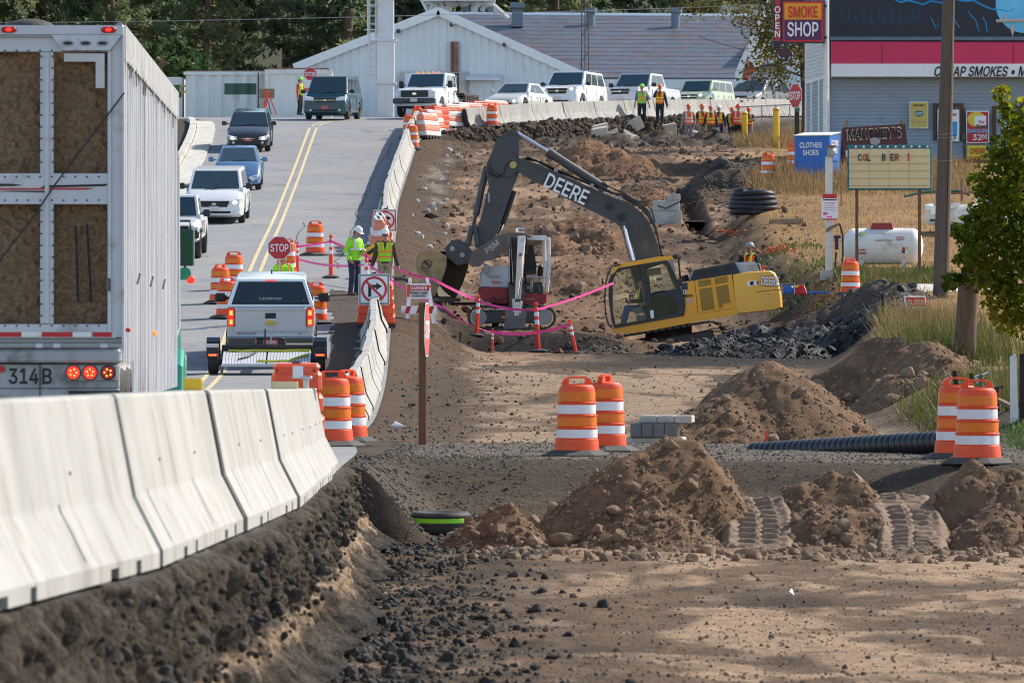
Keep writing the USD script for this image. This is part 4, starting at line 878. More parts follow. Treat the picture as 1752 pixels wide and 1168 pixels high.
def bins():
    d = 206.; g = G(1398, d); t = thing('donation_bin', 'blue donation bin lettered CLOTHES SHOES with a sloping top', 'donation bin', (g[0], d, 0), -.36); zb, zt = P(0, 312, d)[2], P(0, 228, d)[2]
    a, b = .66, .62
    obj('body', hull([(x, y, z) for x in (-a, a) for y in (-b, b) for z in (zb, zt - (.12 if y < 0 else -.02))]), 'blue_box', t)
    obj('lid', hull([(x, y, zt + (-.115 if y < 0 else .025) + h) for x in (-a - .03, a + .03) for y in (-b - .03, b + .03) for h in (0, .03)]), 'white_dirty', t)
    obj('lettering', mv(text('CLOTHES', .20, .84, .01), -.04, -b - .004, zt - .45), 'white', t); obj('lettering', mv(text('SHOES', .20, .60, .01), -.04, -b - .004, zt - .72), 'white', t)
    for s, z, w in (('CLOTHES', .36, .84), ('SHOES', .63, .62)): obj('lettering', mv(text(s, .19, w, .01), a + .004, 0, zt - z, rz=PI / 2), 'white', t)
    obj('chute', bx(a, -.35, zt - 1.02, a + .05, .35, zt - .86, .01), 'blue_box', t)
    m = thing('shop_board', "maroon A-frame board lettered MAHONEY'S behind the readerboard", 'sign', (P(1497, 0, 214)[0], 214, 0), .05)
    X = lambda px: (px - 1497) / F0 * 214; Z = lambda py: P(0, py, 214)[2]; zg = Z(292)
    obj('face', hull([(X(1440), -.35, zg), (X(1556), -.35, zg), (X(1440), -.30, zg), (X(1556), -.30, zg), (X(1441), -.02, Z(219)), (X(1549), -.02, Z(212)), (X(1441), .03, Z(219)), (X(1549), .03, Z(212))]), 'maroon', m)
    obj('rear_face', hull([(X(1441), .0, Z(219)), (X(1549), .05, Z(212)), (X(1440), .8, zg), (X(1557), .8, zg), (X(1441), .05, Z(219)), (X(1549), .1, Z(212)), (X(1440), .85, zg), (X(1557), .85, zg)]), 'navy', m)
    for px in (1448, 1542): obj('stake', bx(X(px) - .06, .03, zg, X(px) + .06, .12, Z(206)), 'wood', m)
    fy = lambda py: -.35 + .33 * (zg - Z(py)) / (zg - Z(216)) * 1.0
    tx = mv(text("MAHONEY'S", .36, X(1541) - X(1449), .012), (X(1449) + X(1541)) / 2, -.145, Z(229), ry=-.05); tb = tx.copy(); tb.apply_translation([.0, .006, 0]); tb.vertices[:, 0] = (tb.vertices[:, 0] - tb.vertices[:, 0].mean()) * 1.02 + tb.vertices[:, 0].mean(); tb.vertices[:, 2] = (tb.vertices[:, 2] - Z(229)) * 1.22 + Z(229)
    obj('lettering_outline', tb, 'cream', m); obj('lettering', tx, 'black', m); obj('emblem', mv(prism(affinity.scale(Point(0, 0).buffer(.2, 10), 1, .7), -.01, .0), X(1496), -.21, Z(242)), 'grey_metal', m)
    obj('small_sign', bx(X(1445), -.36, Z(270), X(1453), -.33, Z(258)), 'white_dirty', m)
bins()
for k, (px, b, t_) in enumerate(((1274, 243, 191), (1328, 241, 184))):
    d = (256, 246)[k]; t = thing('bollard', ('left yellow steel bollard in front of the group of workers', 'right yellow steel bollard by the chain link fence')[k], 'bollard', P(px, b, d)); h = (b - t_) / F0 * d
    obj('post', lathe([(0, -.4), (.14, -.4), (.14, h - .06), (.10, h - .01), (0, h)], 14), 'yellow', t, smooth=30); obj('red_band', lathe([(.138, h * .9), (.143, h * .9), (.143, h * .93), (.138, h * .93)], 14), 'red', t)
def fence():
    t = thing('chain_link_fence', 'grey chain link fence behind the bollards at the top road', 'fence'); d = 262.
    for k in range(6):
        x = P(1255 + k * 24, 0, d - k * 2.2); z = float(ground(x[0], x[1]))
        obj('post', cyl((x[0], x[1], P(0, 262 - 6 * k * .2, x[1])[2]), (x[0], x[1], P(0, 184 - k * .8, x[1])[2]), .03, 6), 'grey_metal', t)
    a, b = P(1255, 184, d), P(1375, 178, d - 11); obj('top_rail', cyl(a, b, .03, 6), 'grey_metal', t)
    L = np.linalg.norm(b - a); n = 40; W_ = []
    for i in range(n):
        for s in (-1, 1):
            u0 = i / n; u1 = u0 + s * 5 / n
            p, q = a + (b - a) * u0, a + (b - a) * np.clip(u1, 0, 1); f = abs((np.clip(u1, 0, 1) - u0) / (5 / n)); q = q - [0, 0, 1.6 * f]
            if f > .2: W_.append(tube([p, q], .006, 3, cap=False))
    obj('wire_mesh', T(*W_), 'grey_metal', t, kind='stuff')
fence()
# utility pole and wires
def upole():
    d = 152.; g = G(1609, d); b, tp = P(1609, 505, d), P(1624, -40, d); t = thing('utility_pole', 'weathered brown wooden utility pole in front of the shop', 'pole')
    b[2] = g[2] - .3; pts = [b + (tp - b) * f for f in np.linspace(0, 1, 6)]
    obj('pole', tube(pts, [.215, .21, .20, .19, .175, .16], 14), 'wood_pole', t, smooth=40)
    for f in (.44, .51, .52): c = b + (tp - b) * f; obj('wire_wrap', tube([c + [.205 * math.cos(a), .205 * math.sin(a), .01 * a] for a in np.linspace(0, 2 * PI, 13)], .008, 4), 'grey_metal', t)
    obj('ground_wire', tube([b + (tp - b) * f + [.10, -.19, 0] for f in (0, .5, 1)], .012, 5), 'black', t)
upole()
for k, (a, m, c) in enumerate((((-60, 40, 300), (500, 37, 290), (1340, 8, 260)), ((1330, 8, 232), (1380, 4, 232), (1624, -2, 232)), ((1195, 62, 262), (1232, 77, 262), (1300, 92, 262)))):
    p = [P(*a), P(*m), P(*c)]; u = np.linspace(0, 1, 20); q = np.array([(1 - v) ** 2 * p[0] + 2 * v * (1 - v) * p[1] + v * v * p[2] for v in u])
    obj('overhead_wire', tube(q, .014, 5, cap=False), 'wire_grey' if k < 2 else 'black', label=('long thin overhead wire in front of the pines and barn', 'thin wire running to the shop sign', 'dark cable sagging in front of the grey roof')[k], cat='wire')

# ---------------------------------------------------------------- vehicles
paint('car_white', (.74, .75, .76), .25, coat=.5); paint('car_white_b', (.70, .70, .70), .25, coat=.5); paint('car_black', (.012, .013, .016), .2, coat=.6)
paint('car_blue', (.085, .18, .33), .22, coat=.6); paint('car_teal', (.008, .05, .065), .2, coat=.6); paint('car_green', (.40, .48, .30), .25, coat=.5)
paint('car_grey', (.22, .20, .19), .25, metal=.3, coat=.5); paint('car_silver', (.50, .50, .51), .28, metal=.35, coat=.5); paint('car_beige', (.52, .51, .46), .25, coat=.5)
paint('green_truck', (.015, .30, .20), .3, coat=.5, dirt=(.2, .25, .2), damt=.05)
mat('plate', (.62, .55, .56), .5, var=.2, scale=30); mat('plate_red', (.55, .1, .1), .5); mat('gold', (.62, .42, .08), .35, metal=.5); mat('bumper_dark', (.03, .03, .032), .6)
mat('interior', (.02, .02, .022), .8)
mat('strap_yellow', (.55, .52, .03), .7); mat('alu_bright', (.68, .68, .69), .4, metal=.2, var=.06)
mat('chips', (.21, .125, .066), .9, var=.55, scale=26, dirt=(.20, .13, .075), damt=.25, dscale=5); mat('pale_patch', (.55, .5, .5), .6); mat('alu_dirty', (.36, .355, .35), .6, metal=.3, var=.15, dirt=(.08, .07, .06), damt=.28, dscale=2.5)
mat('tarp_grey', (.34, .34, .34), .7, var=.3, scale=2.5, dirt=(.1, .1, .1), damt=.1); mat('tarp_dark', (.03, .03, .03), .8); mat('mirror_green', (.012, .06, .035), .25); mat('mirror_face', (.02, .32, .20), .15, spec=.8)
def wheel(p, x, y, r, w, side, hub='alu'):
    prof = [(r * .62, -w / 2), (r * .93, -w / 2), (r, -w * .32), (r, w * .32), (r * .93, w / 2), (r * .62, w / 2), (r * .55, w * .2), (r * .55, -w * .2), (r * .62, -w / 2)]
    m = lathe(prof, 24); m.apply_transform(trimesh.transformations.rotation_matrix(PI / 2, [0, 1, 0])); m.apply_translation([x, y, r])
    k = obj('wheel', m, 'tire', p, smooth=35)
    h = lathe([(0, w * .30), (r * .2, w * .34), (r * .3, w * .24), (r * .57, w * .30), (r * .57, -w * .3), (0, -w * .3)], 20); h.apply_transform(trimesh.transformations.rotation_matrix(PI / 2 * side, [0, 1, 0])); h.apply_translation([x, y, r]); obj('rim', h, hub, k, smooth=30)
def loft(st):
    rings = []
    for y, w, zb, zt, cr in st:
        h = zt - zb
        half = [(w * .88, zb), (w * .975, zb + .10 * h), (w, zb + .42 * h), (w * .985, zb + .70 * h), (w * .955, zb + .88 * h), (w * .90, zt - .012), (w * .78, zt + cr * .4), (w * .4, zt + cr * .85)]
        ring = half + [(0, zt + cr)] + [(-a, b) for a, b in half[::-1]]
        rings.append([(a, y, b) for a, b in ring])
    V = np.array(rings, float); n = V.shape[1]; V = V.reshape(-1, 3); F = []
    for i in range(len(st) - 1):
        for j in range(n):
            a, b = i * n + j, i * n + (j + 1) % n; F += [[a, b, b + n], [a, b + n, a + n]]
    for i, s in ((0, 1), (len(st) - 1, -1)):
        c = len(V); V = np.vstack([V, V[i * n:(i + 1) * n].mean(0)])
        for j in range(n):
            a, b = i * n + j, i * n + (j + 1) % n; F.append([c, b, a] if s > 0 else [c, a, b])
    m = trimesh.Trimesh(V, np.array(F), process=False)
    if m.volume < 0: m.invert()
    return m
def pane(c, u0, u1, v0, v1, off, th=.006, push=.0):   # c: bl, br, tr, tl of a planar face
    c = np.array(c, float); f = lambda u, v: (c[0] * (1 - u) + c[1] * u) * (1 - v) + (c[3] * (1 - u) + c[2] * u) * v
    n = np.cross(c[1] - c[0], c[3] - c[0]); n /= np.linalg.norm(n)
    q = [f(u0, v0), f(u1, v0), f(u1, v1), f(u0, v1)]
    return hull([p + n * o for p in q for o in (off, off + th)])
def car(name, label, cat, loc, rz, rx, L, Wd, H, m, hood=(.78, .95), nose=.55, ws=(.24, .42), rear=(.80, .95), belt=.98, wr=.33, tum=.80, wheels=(.18, .78), front='car', lit=True, rails=False, group=None, zb=.22, bed=None, seams=True, hub='alu', blunt=.86, lights=None, winsplit=(.06, .40, .44, .74, .78, .97), mirror=None, plate='plate', grille='black', trim=None):
    t = thing(name, label, cat, loc, rz, group, rx=rx); w = Wd / 2; f, b = -L / 2, L / 2
    y = lambda u: f + u * L
    endb = belt if bed is None else bed
    st = [(f, w * blunt, zb + .10, nose, .0), (f + .10, w * (blunt + .07), zb + .02, max(nose + .06, hood[0] - .10), .01), (f + .30, w * .975, zb, hood[0], .03), (y(ws[0]) - .25, w * .995, zb, hood[1] - .04, .045), (y(ws[0]), w, zb, hood[1], .03), (y(.5), w, zb, belt, .0), (y(rear[1]) - .05, w, zb, endb, 0), (b - .15, w * .985, zb + .03, endb - .02, 0), (b, w * .93, zb + .12, endb - .06, 0)]
    body = man(loft(st))
    for u in wheels:
        for s in (-1, 1): body = body - man(cyl((s * (w - .26), y(u), wr + .02), (s * (w + .1), y(u), wr + .02), wr * 1.17, 20))
    obj('body', tm(body), m, t, smooth=32)
    # cabin
    wb, wt, r = w * .93 - .05, w * tum - .05, .05
    A = lambda s, u, z, ww: np.array([s * ww, y(u), z])
    zb_, zt_ = belt - .06, H - r
    blf, brf, blr, brr = A(-1, ws[0], zb_, wb), A(1, ws[0], zb_, wb), A(-1, rear[1], zb_, wb), A(1, rear[1], zb_, wb)
    tlf, trf, tlr, trr = A(-1, ws[1], zt_, wt), A(1, ws[1], zt_, wt), A(-1, rear[0], zt_, wt), A(1, rear[0], zt_, wt)
    ctr = (tlf + trr) / 2 + [0, 0, .035]
    P8 = [blf, brf, blr, brr, tlf, trf, tlr, trr]
    obj('cabin', hull(np.vstack([blob(p, r, 1).vertices for p in P8] + [blob(ctr, r, 1).vertices])), m, t, smooth=32)
    vb = .10
    obj('windscreen', pane([blf, brf, trf, tlf], .035, .965, vb, .93, r + .002), 'glass_blue', t)
    obj('rear_window', pane([brr, blr, tlr, trr], .05, .95, vb + .05, .9, r + .002), 'glass', t)
    for s, c in ((1, [brf, brr, trr, trf]), (-1, [blr, blf, tlf, tlr])):
        for k in range(0, len(winsplit), 2):
            a, e = winsplit[k], winsplit[k + 1]
            if s < 0: a, e = 1 - e, 1 - a
            obj('side_window', pane(c, a, e, vb + .08, .90, r + .002), 'glass', t)
    # front
    hl = hood[0]
    if front in ('car', 'van', 'suv'):
        gz0, gz1 = {'car': (nose - .13, nose + .0), 'van': (nose - .10, nose + .10), 'suv': (nose - .16, nose + .10)}[front]
        gw = w * {'car': .36, 'van': .52, 'suv': .50}[front]
        gy = f - .012
        obj('grille', hull([(s * gw * k, gy + o, z) for s in (-1, 1) for z, k in ((gz0, .84), (gz1, 1.0)) for o in (0, .16)]), grille, t)
        obj('grille_bar', bx(-gw * .9, gy - .012, (gz0 + gz1) / 2 - .012, gw * .9, gy + .01, (gz0 + gz1) / 2 + .012), trim or 'chrome', t)
        obj('badge', mv(prism(affinity.scale(Point(0, 0).buffer(.06, 8), 1.3, .7), -.01, .0), 0, gy - .012, (gz0 + gz1) / 2), 'chrome', t)
        for s in (-1, 1):
            p = [(s * w * a, f + o, z) for a, o, z in ((.50, -.005, gz1 - .12), (.50, -.005, gz1 + .0), (blunt - .02, -.005, gz1 - .10), (blunt - .01, .02, gz1 + .06), (.965, .28, gz1 + .10), (.965, .28, gz1 - .05), (.6, .16, gz1 - .03), (.6, .16, gz1 + .04))]
            h = obj('headlight', hull(p), 'lens_white', t)
            if lit: obj('lamp', blob((s * w * .70, f - .0, gz1 - .05), (.085, .03, .06), 2), 'lamp_white', h)
        obj('lower_intake', bx(-w * .56, f - .01, zb + .13, w * .56, f + .1, zb + .21, .01), 'black', t)
        for s in (-1, 1): obj('fog_lamp', cyl((s * w * .66, f - .012, zb + .18), (s * w * .66, f + .05, zb + .18), .05, 10), 'lens_white', t)
        obj('number_plate', bx(-.16, f - .022, zb + .23, .16, f - .008, zb + .37), plate, t)
    else:          # trucks with an upright front
        gz0, gz1 = nose - .32, nose - .02; gw = w * .62; gy = f - .01
        obj('grille', bx(-gw, gy - .03, gz0, gw, gy + .1, gz1, .03), grille, t)
        for k in range(3): obj('grille_bar', bx(-gw * .95, gy - .045, gz0 + .05 + k * .09, gw * .95, gy - .025, gz0 + .075 + k * .09), trim or 'grey_dark', t)
        obj('badge', mv(prism(affinity.scale(Point(0, 0).buffer(.075, 8), 1.4, .65), -.01, 0), 0, gy - .045, (gz0 + gz1) / 2), 'chrome', t)
        for s in (-1, 1):
            h = obj('headlight', hull([(s * w * a, f + o, z) for a, z in ((.64, gz0), (.64, gz1), (.93, gz0 + .02), (.93, gz1 - .03)) for o in (-.015, .18)]), 'lens_white', t)
            obj('turn_lamp', bx(s * w * .66, f - .03, gz0 + .02, s * w * .9, f - .0, gz0 + .10), 'amber' if lit else 'lens_white', h)
            if lit: obj('lamp', blob((s * w * .77, f - .02, gz1 - .09), (.08, .02, .06), 2), 'lamp_white', h)
        obj('bumper', bx(-w * .97, f - .13, zb + .12, w * .97, f + .05, zb + .36, .04), trim or 'chrome', t); obj('lower_intake', bx(-w * .5, f - .14, zb + .15, w * .5, f - .125, zb + .22), 'black', t)
        obj('number_plate', bx(-.16, f - .15, zb + .2, .16, f - .132, zb + .34), plate, t)
    for s in (-1, 1):
        mz = belt + (.10 if mirror is None else mirror[1]); k = 1.0 if mirror is None else mirror[0]
        obj('mirror', T(bx(s * (w * .92), y(ws[0]) + .16, mz - .03, s * (w + .10), y(ws[0]) + .22, mz + .02), bx(s * (w + .02), y(ws[0]) + .08, mz - .07 * k, s * (w + .02 + .20), y(ws[0]) + .22, mz + .10 * k, .03)), (m if mirror is None else 'black'), t)
    for u in wheels:
        for s in (-1, 1): wheel(t, s * (w - .12), y(u), wr, .22, s, hub)
    if rails:
        for s in (-1, 1): obj('roof_rail', tube([(s * wt, y(ws[1]) + .1, H - .01), (s * wt, y(ws[1]) + .2, H + .05), (s * wt, y(rear[0]) - .2, H + .05), (s * wt, y(rear[0]) - .1, H - .01)], .018, 6), 'grey_dark', t)
    if seams:
        for s in (-1, 1):
            for u in (ws[0] + .05, (ws[0] + rear[1]) / 2 + .02, rear[1] - .12): obj('door_seam', bx(s * (w - .015), y(u) - .006, zb + .18, s * (w + .003), y(u) + .006, belt - .12), 'black', t)
            for u in (ws[0] + .24, rear[1] - .2): obj('door_handle', bx(s * (w - .01), y(u) - .08, belt - .20, s * (w + .025), y(u) + .08, belt - .17), m, t)
    for s in (-1, 1):
        obj('tail_light', bx(s * w * .72, b - .06, belt - .36, s * w * .95, b + .012, belt - .12, .02), 'lens_red', t)
        obj('wiper', tube([(s * .1 - .25, y(ws[0]) - .03, belt + .02), (s * .1 + .25, y(ws[0]) + .06, belt + .10)], .012, 4), 'black', t)
    obj('underbody', bx(-w * .8, f + .3, zb - .05, w * .8, b - .3, zb + .1), 'black', t)
    return t
def onroad(px, d): g = Rd(px, d); g[2] += .004; return g
gr = lambda d: math.atan2(float(R(d + 2) - R(d - 2)), 4.)
car('minivan', 'white minivan coming down the hill, its left headlight lit', 'minivan', onroad(373, 190.5), .0, gr(190), 5.1, 1.98, 1.74, 'car_white', hood=(.86, 1.06), nose=.66, ws=(.17, .36), rear=(.93, .99), belt=1.08, wr=.34, tum=.80, wheels=(.18, .79), front='van', mirror=(1.2, .12), winsplit=(.10, .34, .37, .64, .67, .96), trim='black')
car('hatchback', 'blue hatchback behind the white minivan', 'car', onroad(409, 210.5), .02, gr(210), 4.4, 1.73, 1.49, 'car_blue', hood=(.72, 1.0), nose=.52, ws=(.20, .46), rear=(.70, .97), belt=.98, wr=.32, tum=.72, front='car', lit=False, grille='car_blue', winsplit=(.14, .44, .47, .80))
car('station_wagon', 'black station wagon with roof rails and lit headlights near the crest', 'car', onroad(428, 232), .01, gr(232), 4.8, 1.77, 1.50, 'car_black', hood=(.80, .98), nose=.62, ws=(.24, .41), rear=(.90, .97), belt=.98, wr=.34, tum=.76, front='car', rails=True, plate='plate_red', winsplit=(.08, .36, .39, .66, .69, .95))
car('green_van', 'dark teal passenger van at the crest beside the far flagger', 'van', onroad(571, 254.5), -.13, gr(254) * .6, 4.8, 1.97, 1.90, 'car_teal', hood=(.98, 1.12), nose=.84, ws=(.13, .29), rear=(.96, .99), belt=1.12, wr=.35, tum=.80, front='van', lit=False, plate='plate_red', rails=True, mirror=(1.0, .1), winsplit=(.05, .28, .31, .62, .65, .96), blunt=.93, wheels=(.17, .76))
t = car('small_pickup', 'white older pickup on big tyres, half hidden by the trailer', 'pickup', onroad(300, 167), .0, gr(167), 4.9, 1.72, 1.78, 'car_white_b', hood=(1.06, 1.14), nose=.98, ws=(.28, .39), rear=(.56, .61), belt=1.16, wr=.40, tum=.80, front='truck', lit=False, bed=1.12, mirror=(1.2, .10), zb=.48, winsplit=(.1, .9), trim='black', wheels=(.17, .78), grille='black')
obj('bull_bar', T(tube([(-.62, -2.6, .62), (-.58, -2.66, 1.12), (.58, -2.66, 1.12), (.62, -2.6, .62)], .035, 8), tube([(-.6, -2.62, .85), (.6, -2.62, .85)], .03, 8)), 'black', t)
for s in (-1, 1): obj('fender_flare', mv(bx(-.08, -.52, .78, .08, .52, .86, .03), s * .86, -1.62, 0), 'grey_dark', t)
# the queue on the top road
def cr(px, d, up=0.):
    x = (px - 876) / F0 * d; return np.array([x, d, float(R(d)) + .008 + up])
t = car('work_truck', 'white crew cab work truck with amber roof lamps and black flatbed', 'truck', cr(742, 258), -.24, .01, 6.8, 2.03, 2.02, 'car_white', hood=(1.24, 1.34), nose=1.18, ws=(.27, .36), rear=(.58, .60), belt=1.34, wr=.42, tum=.84, front='truck', bed=1.0, zb=.45, mirror=(1.9, .12), winsplit=(.06, .44, .50, .92), wheels=(.16, .76), lit=False, grille='black', trim='grey_dark')
for k in range(5): obj('roof_lamp', blob((-.5 + .25 * k, -.98, 2.04), (.06, .05, .04), 1), 'amber', t)
obj('headache_rack', T(bx(-1.0, .72, 1.0, 1.0, .80, 2.0) if 0 else bx(-1.0, .72, 1.02, -.92, .80, 2.05), bx(.92, .72, 1.02, 1.0, .80, 2.05), bx(-1.0, .72, 1.97, 1.0, .80, 2.05)), 'black', t)
obj('flatbed', bx(-1.22, .85, 1.02, 1.22, 3.6, 1.16, .02), 'black', t)
for k in range(6): obj('bed_slat', bx(-1.24, .95 + k * .45, .82, -1.20, 1.25 + k * .45, 1.02), 'wood_dark', t); obj('bed_slat', bx(1.20, .95 + k * .45, .82, 1.24, 1.25 + k * .45, 1.02), 'wood_dark', t)
obj('load', hull([(x, y, z) for x in (-.7, .8) for y, z in ((1.0, 1.16), (3.3, 1.16), (1.5, 1.55), (2.6, 1.42))]), 'grey_dark', t)
Q = 'queue of cars on the top road behind the barriers'
car('sedan', 'cream sedan low behind the barrier, leftmost of the queue', 'car', cr(888, 263, .15), -.34, 0, 4.85, 1.78, 1.42, 'car_beige', hood=(.70, .90), nose=.55, ws=(.28, .45), rear=(.70, .88), belt=.92, wr=.32, tum=.72, front='car', group=Q, winsplit=(.12, .46, .49, .86))
car('suv', 'large white SUV second in the queue', 'SUV', cr(980, 269.5, .15), -.30, 0, 5.15, 2.01, 1.95, 'car_white', hood=(1.10, 1.24), nose=.98, ws=(.24, .38), rear=(.93, .98), belt=1.24, wr=.40, tum=.80, front='suv', group=Q, rails=True, mirror=(1.0, .08), winsplit=(.06, .34, .37, .62, .66, .95), blunt=.92, trim='gold', zb=.32)
t = car('pickup', 'silver grey pickup third in the queue with a black hood', 'pickup', cr(1098, 277, .12), -.40, 0, 5.7, 2.02, 1.92, 'car_silver', hood=(1.12, 1.24), nose=1.0, ws=(.26, .37), rear=(.62, .66), belt=1.24, wr=.39, tum=.80, front='suv', group=Q, lit=False, bed=1.26, mirror=(1.2, .08), winsplit=(.08, .46, .5, .92), blunt=.92, zb=.34)
car('boxy_car', 'pale green boxy car fourth in the queue with one lamp shining', 'car', cr(1205, 284.5, .12), -.42, 0, 4.1, 1.79, 1.66, 'car_green', hood=(.94, 1.06), nose=.80, ws=(.20, .32), rear=(.94, .98), belt=1.06, wr=.34, tum=.84, front='van', group=Q, winsplit=(.06, .34, .37, .64, .68, .95), blunt=.93)
car('crossover', 'grey brown crossover last in the queue beside the stop sign', 'SUV', cr(1297, 292, .12), -.45, 0, 5.1, 2.0, 1.78, 'car_grey', hood=(.94, 1.14), nose=.78, ws=(.22, .40), rear=(.86, .97), belt=1.14, wr=.38, tum=.76, front='suv', group=Q, rails=True, lit=False, winsplit=(.08, .36, .39, .64, .68, .94), blunt=.88)
car('old_car', 'old pale car parked in the dry lot behind the utility pole', 'car', G(1728, 181) + [0, 0, .0], -1.15, 0, 5.2, 1.9, 1.32, 'car_beige', hood=(.84, .92), nose=.74, ws=(.36, .46), rear=(.68, .80), belt=.92, wr=.34, tum=.74, front='suv', lit=False, trim='chrome', grille='chrome', blunt=.95)
# silver pickup seen from behind
def pickup():
    d = 127.2; g = onroad(463, d); t = thing('silver_pickup', 'silver pickup seen from behind with brake lights on and a white canopy', 'pickup', g, .03, rx=gr(131))
    w = .99
    body = man(loft([(0, w * .96, .62, 1.33, 0), (.06, w, .58, 1.36, 0), (2.0, w, .50, 1.36, 0), (2.3, w, .42, 1.18, 0), (4.0, w, .42, 1.2, .02), (4.3, w, .45, 1.2, .04), (5.5, w * .96, .45, 1.14, .05), (5.72, w * .88, .5, 1.0, .02)]))
    for yy in (1.15, 4.75):
        for s in (-1, 1): body = body - man(cyl((s * .72, yy, .42), (s * 1.2, yy, .42), .46, 20))
    obj('body', tm(body), 'car_silver', t, smooth=30)
    hp = [(s * a, y, z) for s in (-1, 1) for a, y, z in ((.90, 2.28, 1.15), (.74, 2.42, 1.88), (.72, 3.35, 1.88), (.90, 4.1, 1.2))]
    obj('cab', hull(np.vstack([blob(p, .05, 1).vertices for p in hp])), 'car_silver', t, smooth=30)
    cp = [(s * a, y, z) for s in (-1, 1) for a, y, z in ((.93, .06, 1.38), (.93, 2.2, 1.38), (.74, .34, 1.92), (.74, 2.2, 1.92))]
    c = obj('canopy', hull(np.vstack([blob(p, .04, 1).vertices for p in cp] + [blob((0, 1.2, 1.96), .04).vertices])), 'car_white', t, smooth=30)
    face = [(-.93, .06, 1.38), (.93, .06, 1.38), (.74, .34, 1.92), (-.74, .34, 1.92)]
    face = [np.array(p) for p in face]
    obj('canopy_window', pane(face, .05, .95, .07, .88, .042), 'glass', c); obj('canopy_frame', pane(face, .03, .97, .02, .93, .038), 'black', c)
    n = np.cross(face[1] - face[0], face[3] - face[0]); n /= np.linalg.norm(n); q = face[0] * .38 + face[1] * .38 + (face[2] + face[3]) * .12
    obj('lettering', mv(text('LEGEND', .06, .50, .004), q[0], q[1] + n[1] * .055, q[2] + n[2] * .055, rx=-.48), 'grey_metal', c)
    obj('brake_lamp', pane(face, .42, .58, .955, 1.0, .045), 'lamp_red', c)
    for s in (-1, 1): obj('latch', blob((s * .72, .03, 1.48), .025), 'black', c)
    for s, cc in ((1, [(.93, .06, 1.38), (.93, 2.2, 1.38), (.74, 2.2, 1.92), (.74, .34, 1.92)]), (-1, [(-.93, 2.2, 1.38), (-.93, .06, 1.38), (-.74, .34, 1.92), (-.74, 2.2, 1.92)])): obj('canopy_side_window', pane(cc, .12, .88, .15, .85, .043), 'glass', c)
    for cc in ([(.90, 2.28, 1.15), (.90, 4.1, 1.2), (.72, 3.35, 1.88), (.74, 2.42, 1.88)],): obj('side_window', pane(cc, .08, .48, .18, .88, .053), 'glass', t); obj('side_window', pane(cc, .52, .9, .18, .88, .053), 'glass', t)
    tg = obj('tailgate', bx(-.80, -.035, .70, .80, .06, 1.33, .02), 'car_silver', t)
    obj('spoiler_lip', bx(-.80, -.055, 1.27, .80, .0, 1.345, .015), 'car_silver', tg)
    obj('handle', bx(-.12, -.05, 1.10, .12, -.03, 1.22, .01), 'black', tg); obj('bow_tie', mv(prism([(-.14, -.03), (-.05, -.03), (-.05, -.05), (.07, -.05), (.07, -.03), (.12, -.03), (.15, .03), (.05, .03), (.05, .05), (-.06, .05), (-.06, .03), (-.10, .03)], -.02, 0), 0, -.035, 1.0), 'gold', tg)
    obj('crease', bx(-.79, -.045, .80, .79, -.03, .815), 'grey_metal', tg); obj('lettering', mv(text('SILVERADO', .035, .42, .004), -.53, -.037, .76), 'grey_dark', tg); obj('lettering', mv(text('LT', .035, .06, .004), .66, -.037, .76), 'grey_dark', tg)
    for s in (-1, 1):
        l = obj('tail_light', bx(s * .80, -.04, .92, s * .965, .12, 1.33, .02), 'lens_red', t)
        for z in (1.02, 1.22): obj('lit_lens', bx(s * .825, -.052, z - .085, s * .94, -.036, z + .085, .01), 'lamp_red', l); obj('bulb', bx(s * .85, -.06, z - .05, s * .915, -.05, z + .05, .005), 'lamp_hot', l)
        obj('mirror', T(bx(s * .97, 3.6, 1.28, s * 1.1, 3.66, 1.32), bx(s * 1.05, 3.56, 1.22, s * 1.32, 3.68, 1.42, .04)), 'black', t)
    obj('bumper', T(bx(-.98, -.20, .52, -.30, .02, .72, .04), bx(.30, -.20, .52, .98, .02, .72, .04), bx(-.98, -.19, .66, .98, .05, .72, .02)), 'chrome', t); obj('step_pad', bx(-.31, -.16, .50, .31, .03, .655, .02), 'bumper_dark', t)
    obj('number_plate', bx(-.16, -.175, .52, .16, -.162, .64), 'plate_red', t); obj('plate_letters', mv(text('4B 7281', .05, .26, .004), 0, -.177, .575), 'white', t)
    obj('antenna', cyl((0, 2.1, 1.96), (0, 2.1, 2.05), .02, 6), 'black', t)
    for yy in (1.15, 4.75):
        for s in (-1, 1): wheel(t, s * .88, yy, .40, .27, s)
    obj('underbody', bx(-.7, .3, .35, .7, 5.3, .6), 'black', t)
pickup()
